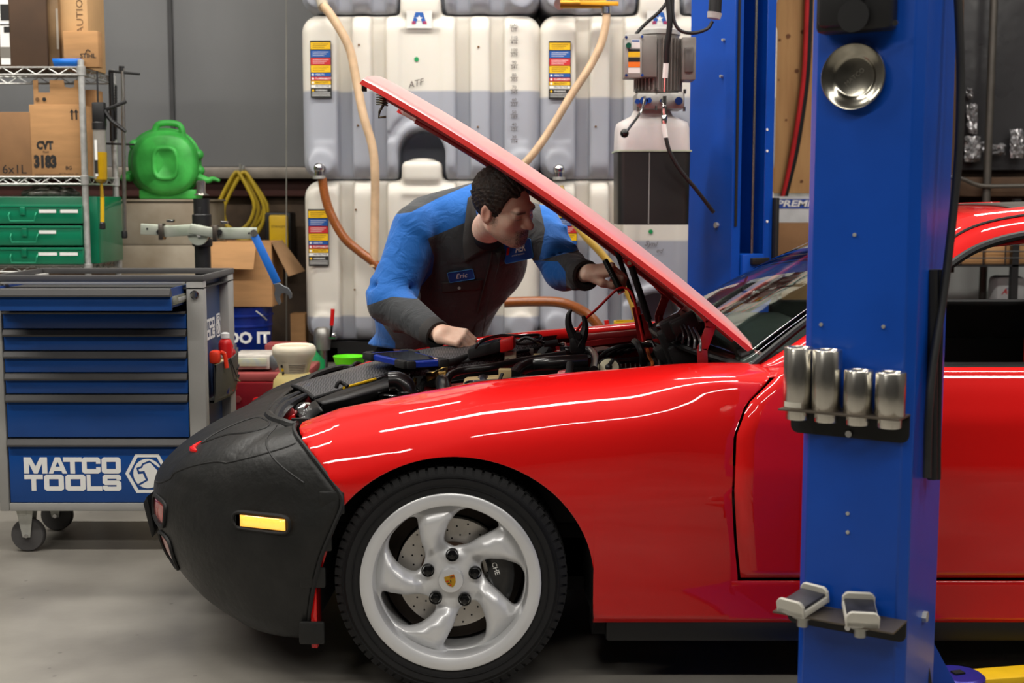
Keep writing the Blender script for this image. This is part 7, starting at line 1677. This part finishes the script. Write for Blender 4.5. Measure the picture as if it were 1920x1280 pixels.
# red latch and lamp motor in the nose opening
for (u,v,z,s,m) in ((538,775,.66,.022,M_paintin),(556,758,.665,.026,M_bay),(570,752,.67,.02,M_paintin),(548,782,.65,.012,M_paint)):
    E('lamp_bracket', MB().obox(O(u,v,z),(s,.004,.008),(-.004,s*.9,0),(-.006,0,s*.6),.004), m)
E('lamp_reflector', MB().lathe([(.001,.02),(.025,.015),(.036,0),(.038,-.004)], O(566,772,.665), (-.5,-.5,.6), 20), M_chrome); E('lamp_link', MB().cyl(O(556,792,.655), O(625,768,.66), .010, n=10), M_hose); E('link_nut', MB().cyl(O(548,795,.655), O(556,792,.655), .014, n=8), mat('grey_nut', (128,126,120), .5, .5))
# leather cuff folds
for k, pts in enumerate(([(500,812,.655),(512,775,.672),(530,755,.68),(560,738,.688)],[(512,806,.66),(522,778,.675),(540,760,.684),(572,742,.69)])):
    MB().tube([O(*p) for p in pts], [.012,.018,.018,.01], 10, smooth=5).build('cuff_fold', M_bra, cover)
# coolant tank, hoses, brake parts along the near wing
a, b = O(868,722,.735), O(950,716,.75)
E('expansion_tank', MB().obox(a.lerp(b,.5)+Vector((0,.04,-.02)), ((b-a)/2), (0,.045,0), (0,0,.035), .012), M_beige); E('tank_neck', MB().obox(O(947,702,.775),(.020,0,0),(0,.02,0),(0,0,.018),.004), M_beige); E('tank_strap', MB().bar(O(934,718,.775), O(942,700,.80), .008, .006), M_rubber)
E('wire_loom', MB().tube([O(872,722,.765),O(880,715,.77),O(940,712,.775),O(985,706,.79),O(1010,706,.785)], .004, 6, smooth=4), M_hose)
def H(name, pts, r, m=M_hose, n=12): return E(name, MB().tube([O(*p) for p in pts], r, n, smooth=6), m)
H('radiator_hose', [(962,706,.76),(975,692,.775),(1000,683,.785),(1040,680,.795),(1100,676,.80)], .022); H('air_pipe', [(838,712,.74),(846,702,.752),(870,694,.76),(920,688,.77),(970,678,.78),(1060,664,.80)], .013)
H('bay_seal', [(725,706,.742),(745,690,.755),(790,683,.765),(840,680,.77),(880,668,.775),(920,664,.775),(965,670,.77)], .012, M_rubber); H('vacuum_hose', [(930,690,.76),(960,672,.77),(1000,672,.77),(1040,662,.78)], .006)
H('loose_hose', [(1066,712,.78),(1068,690,.80),(1069,682,.81)], .012, M_rubber); E('red_joint', MB().cyl(O(1050,704,.78), O(1064,702,.785), .016, n=12), M_rhose)
E('duct_front', MB().box((-.25,CY-.42,.60),(.05,CY-.28,.70),.03), M_bay); E('battery_box', MB().box((-.05,CY-.52,.52),(.28,CY-.32,.72),.02), M_bay); E('cover_plate', MB().obox(O(790,697,.735),(.075,.0,.003),(.0,.03,0),(0,0,.008),.004), M_bay)
# alternator-like silver cluster in mid bay
for k in range(9):
    q = O(955+7*k,668-.6*k,.765); E('cooling_rib', MB().obox(q,(.003,0,0),(0,.03,0),(0,0,.03),.001), M_block)
E('white_connector', MB().obox(O(957,670,.775),(.02,0,0),(0,.02,0),(0,0,.022),.003), mat('cream_plug', (206,196,168), .5)); E('steel_housing', MB().obox(O(985,662,.775),(.03,0,0),(0,.03,0),(0,0,.02),.004), M_alu)
E('connector', MB().obox(O(1008,672,.77),(.014,0,0),(0,.018,0),(0,0,.016),.003), M_beige); q = O(1021,661,.785); E('breather_cap', MB().lathe([(.012,-.04),(.016,-.03),(.026,-.01),(.028,0),(.022,.012),(.012,.016)], q, (-.5,-.4,.7), 18), M_rubber); H('breather_pipe', [(1026,662,.785),(1040,668,.775),(1056,674,.77)], .006, M_chrome)
for (u,v,z,a) in ((1060,660,.775,.04),(1078,666,.77,.05),(1095,664,.77,.03)): E('red_cover', MB().obox(O(u,v,z),(a,0,.004),(0,.03,0),(0,0,.010),.004), M_paint)
H('intake_tube', [(1056,648,.80),(1060,656,.80),(1085,656,.80),(1108,658,.80),(1116,672,.80),(1114,694,.80)], .014); H('intake_tube', [(1054,652,.79),(1064,660,.79),(1100,662,.79)], .010)
# ribbed black intake dome
P = []
dc = O(1172,668,.78)
for i in range(19):
    a = math.pi*i/18; row = []
    for j in range(15):
        t = j/14; w = .19*(.5+.5*math.sin(math.pi*min(1,t*1.1))**.5); row.append(dc+Vector((-.19*math.cos(a)*1.0, (t-.5)*.26, .085*math.sin(a)*(1-.25*t)+.008*(1 if (i//2) % 2 else 0)-.05)))
    P.append(row)
E('intake_dome', MB().grid(P), M_hose, smooth=30, solid=.006)
for k in range(5): H('dome_rib', [(1122+14*k,672-3*k,.79),(1142+14*k,656-2*k,.83),(1168+13*k,648-1*k,.845),(1200+9*k,648,.84)], .007, M_black, 8)
E('intake_ledge', MB().box((.18,CY-.36,.66),(.46,CY+.1,.74),.02), M_hose); E('ledge_rim', MB().tube([O(1110,692,.79),O(1130,682,.80),(O(1170,676,.80)),O(1230,672,.80)], .010, 8, smooth=4), M_hose)
q = O(1142,690,.79); E('reservoir_cap', MB().lathe([(.030,-.02),(.032,0),(.030,.008),(.026,.010),(.001,.010)], q, (0,-.75,.6), 28), mat('ivory_cap', (226,222,190), .45)); E('cap_ring', MB().lathe([(.032,-.012),(.038,-.008),(.038,.004),(.032,.006)], q, (0,-.75,.6), 28, cap=False), M_black); E('cap_handle', MB().bar(q+Vector((-.004,-.010,.006)), q+Vector((.012,-.018,.030)), .008, .012, bev=.003), M_black); E('cap_hub', MB().ball(q+Vector((-.002,-.010,.004)), .012, 10), M_black)
for k in range(5): E('mesh_grille', MB().bar(O(1164+9*k,690,.775), O(1164+9*k,680,.79), .004, .004), M_block)
a, b = O(1214,652,.83), O(1248,640,.84); E('red_hose', MB().cyl(a, b, .021, n=18), M_rhose); 
for p_, m in ((a,M_steel),(b,M_rubber)): E('hose_band', MB().lathe([(.0215,-.008),(.0235,-.006),(.0235,.006),(.0215,.008)], p_.lerp(b if p_ == a else a,.1), (b-a), 18, cap=False), m)
H('black_strap', [(1190,640,.86),(1198,648,.855),(1204,664,.83),(1206,680,.80)], .012, M_black, 8); MBs = MB().tube([O(1214,655,.83),O(1218,670,.815),O(1224,684,.80),O(1214,695,.79)], .006, 6, smooth=4); E('orange_tie', MBs, mat('orange_band', (196,96,30), .6))
# wiper motor / fuse cluster in front of the screen
for (u,v,z,sx_,sy_,sz_,m) in ((1262,615,.93,.03,.03,.03,M_black),(1282,606,.95,.035,.03,.02,M_black),(1275,640,.88,.05,.04,.05,M_bay),(1300,630,.90,.03,.04,.035,M_hose),(1290,660,.85,.05,.05,.04,M_bay),(1318,640,.88,.025,.04,.03,M_black),(1268,630,.90,.018,.02,.03,M_alu),(1296,652,.86,.02,.012,.02,M_alu),(1250,664,.83,.03,.04,.03,M_bay),(1310,618,.92,.02,.02,.02,M_hose),(1330,660,.85,.03,.05,.04,M_bay)):
    E('fuse_module', MB().obox(O(u,v,z),(sx_,0,sx_*.5),(0,sy_,0),(-sz_*.4,0,sz_),.006), m)
H('wiper_hose', [(1254,690,.80),(1262,668,.83),(1276,652,.855),(1300,644,.87)], .008); H('coil_lead', [(1240,690,.80),(1232,660,.83),(1222,640,.85)], .006)
for k in range(6): H('wiring_lead', [(1256+9*k,600+3*k,.95),(1262+10*k,616+4*k,.93),(1258+11*k,634+5*k,.90)], .004)
# far wing rail in the darker inner red
E('far_wing_rail', MB().bar(O(1095,632,.835), O(1232,620,.86), .03, .02, bev=.004), M_paintin)
# ------------------------------------------------------------------ loose things lying on the bay
def weave_mat():
    m = mat('carbon_weave_vinyl', (70,70,72), .42, var=.02, coat=.1); nt = m.node_tree; N, L = nt.nodes, nt.links; b = N['Principled BSDF']
    tc = N.new('ShaderNodeTexCoord'); ck = N.new('ShaderNodeTexChecker'); ck.inputs['Scale'].default_value = 150; mp = N.new('ShaderNodeMapping'); mp.inputs['Rotation'].default_value = (0,0,.75); L.new(tc.outputs['Object'], mp.inputs[0]); L.new(mp.outputs[0], ck.inputs[0])
    ck.inputs[1].default_value = (*lin((96,96,98)),1); ck.inputs[2].default_value = (*lin((40,40,42)),1); L.new(ck.outputs[0], b.inputs['Base Color']); return m
M_weave = weave_mat()
fe = [(548,722,.694),(600,706,.722),(650,692,.745),(700,678,.765),(760,662,.785),(830,650,.80),(920,642,.812),(1045,628,.842)]
ne = [(590,747,.690),(620,738,.704),(660,725,.722),(700,712,.735),(750,698,.745),(830,686,.755),(940,668,.775),(1040,646,.80)]
a, b = spline([O(*p) for p in fe], 6), spline([O(*p) for p in ne], 6)
P = [[p+Vector((-.004,.06,-.05)), p+Vector((-.002,.02,-.006)), p, p.lerp(q,.33)+Vector((0,0,.006)), p.lerp(q,.66)+Vector((0,0,.005)), q, q+Vector((.004,-.008,-.02))] for p, q in zip(a, b)]
wm = thing('wing_cover', 'black carbon-weave vinyl mat draped along the far wing', 'mat', (-.3,4.6,.72)); MB().grid(P).build('mat_sheet', M_weave, wm, smooth=50, solid=.004)
MB().tube([q+Vector((0,0,.002)) for q in b], .006, 8).build('mat_hem', M_rubber, wm); MB().tube([P[0][i] for i in range(1,6)], .006, 8).build('mat_hem', M_rubber, wm)
# tablet
zt = .805; A1_, B1_, C1_, D1_ = O(684,661,zt), O(762,679,zt), O(838,675,zt), O(768,656,zt)
tb = thing('tablet', 'rugged blue and black tablet lying on the wing mat', 'tablet', (A1_+B1_+C1_+D1_)/4-UP*.012); ctr = (A1_+B1_+C1_+D1_)/4
tq = [ctr+(p-ctr)*s for s in (1,) for p in (A1_,B1_,C1_,D1_)]
MB().prism([p-UP*.020 for p in tq], UP*.020).build('tablet_case', mat('tablet_blue', (18,52,160), .35, coat=.3), tb, smooth=20, bev=.004)
MB().prism([ctr+(p-ctr)*.80+UP*.0005 for p in tq], UP*.001).build('screen', mat('dark_screen', (30,44,66), .08, coat=1), tb, smooth=0)
for p, p0, p1 in ((tq[0],tq[3],tq[1]),(tq[1],tq[0],tq[2]),(tq[2],tq[1],tq[3]),(tq[3],tq[2],tq[0])):
    mb = MB(); 
    for o_ in (p0,p1): mb.bar(p-UP*.009, p.lerp(o_,.22)-UP*.009, .022, .026, bev=.006)
    mb.build('corner_bumper', M_rubber, tb)
# battery tester with red end, leads and clamp
a, b = O(880,661,.79), O(966,640,.83); dd = (b-a); 
bt = thing('battery_tester', 'handheld battery tester with dark screen and red end', 'tester', a-UP*.02)
px_ = Vector((-dd.y,dd.x,0)).normalized()
MB().obox(a.lerp(b,.36), dd*.36, px_*.055, Vector((0,0,.020)), .010).build('tester_body', M_rubber, bt); MB().obox(a.lerp(b,.84), dd*.16, px_*.054, Vector((0,0,.023)), .009).build('red_end', M_red, bt); MB().obox(a.lerp(b,.40)+Vector((0,0,.021)), dd*.24, px_*.036, Vector((0,0,.001))).build('tester_screen', mat('slate_screen', (52,72,90), .15, coat=.8), bt, smooth=0)
tag(MB().tube([O(890,652,.815),O(905,638,.84),O(940,629,.85),O(975,630,.85),O(1008,628,.85),O(1014,634,.84),O(1000,642,.83),O(970,644,.825),O(985,633,.845),O(1010,640,.835),O(1030,645,.82),O(1058,646,.82)],.006,8,smooth=6).build('tester_cable', M_hose, None), 'black tester cable looped on the wing mat', 'cable')
tag(MB().cyl(O(1020,645,.823), O(1046,642,.828), .011, n=12).build('cable_plug', M_black, None), 'black inline cable plug lying on the wing mat', 'plug')
cy_ = 4.36; C = lambda u, v: at(u,v,cy_); jc = thing('battery_clamp', 'black battery clamp with open jaws standing in the engine bay', 'clamp', C(1083,652))
MB().tube([C(1083,650),C(1076,632),C(1067,612),C(1066,592),C(1071,580)], [.020,.018,.013,.010,.005], 10, smooth=5).build('clamp_jaw', M_black, jc); MB().tube([C(1083,650),C(1092,632),C(1097,614),C(1096,600),C(1093,592)], [.020,.018,.012,.009,.006], 10, smooth=5).build('clamp_jaw', M_black, jc); MB().cyl(C(1083,628)+Vector((0,-.024,0)), C(1083,628)+Vector((0,.02,0)), .012, n=10).build('clamp_pivot', M_black, jc); MB().obox(C(1083,646),(.026,0,0),(0,.018,0),(0,0,.03),.01).build('clamp_body', M_black, jc)
tag(MB().tube([at(1078,625,4.38),at(1096,600,4.42),at(1118,580,4.45),at(1142,556,4.46),at(1158,542,4.46),at(1172,540,4.46),at(1184,550,4.44),at(1192,575,4.42),at(1200,610,4.40),at(1206,640,4.38)],.0045,8,smooth=6).build('red_lead', M_red, None), 'thin red lead arching past the mechanic hand to the hinge', 'cable')
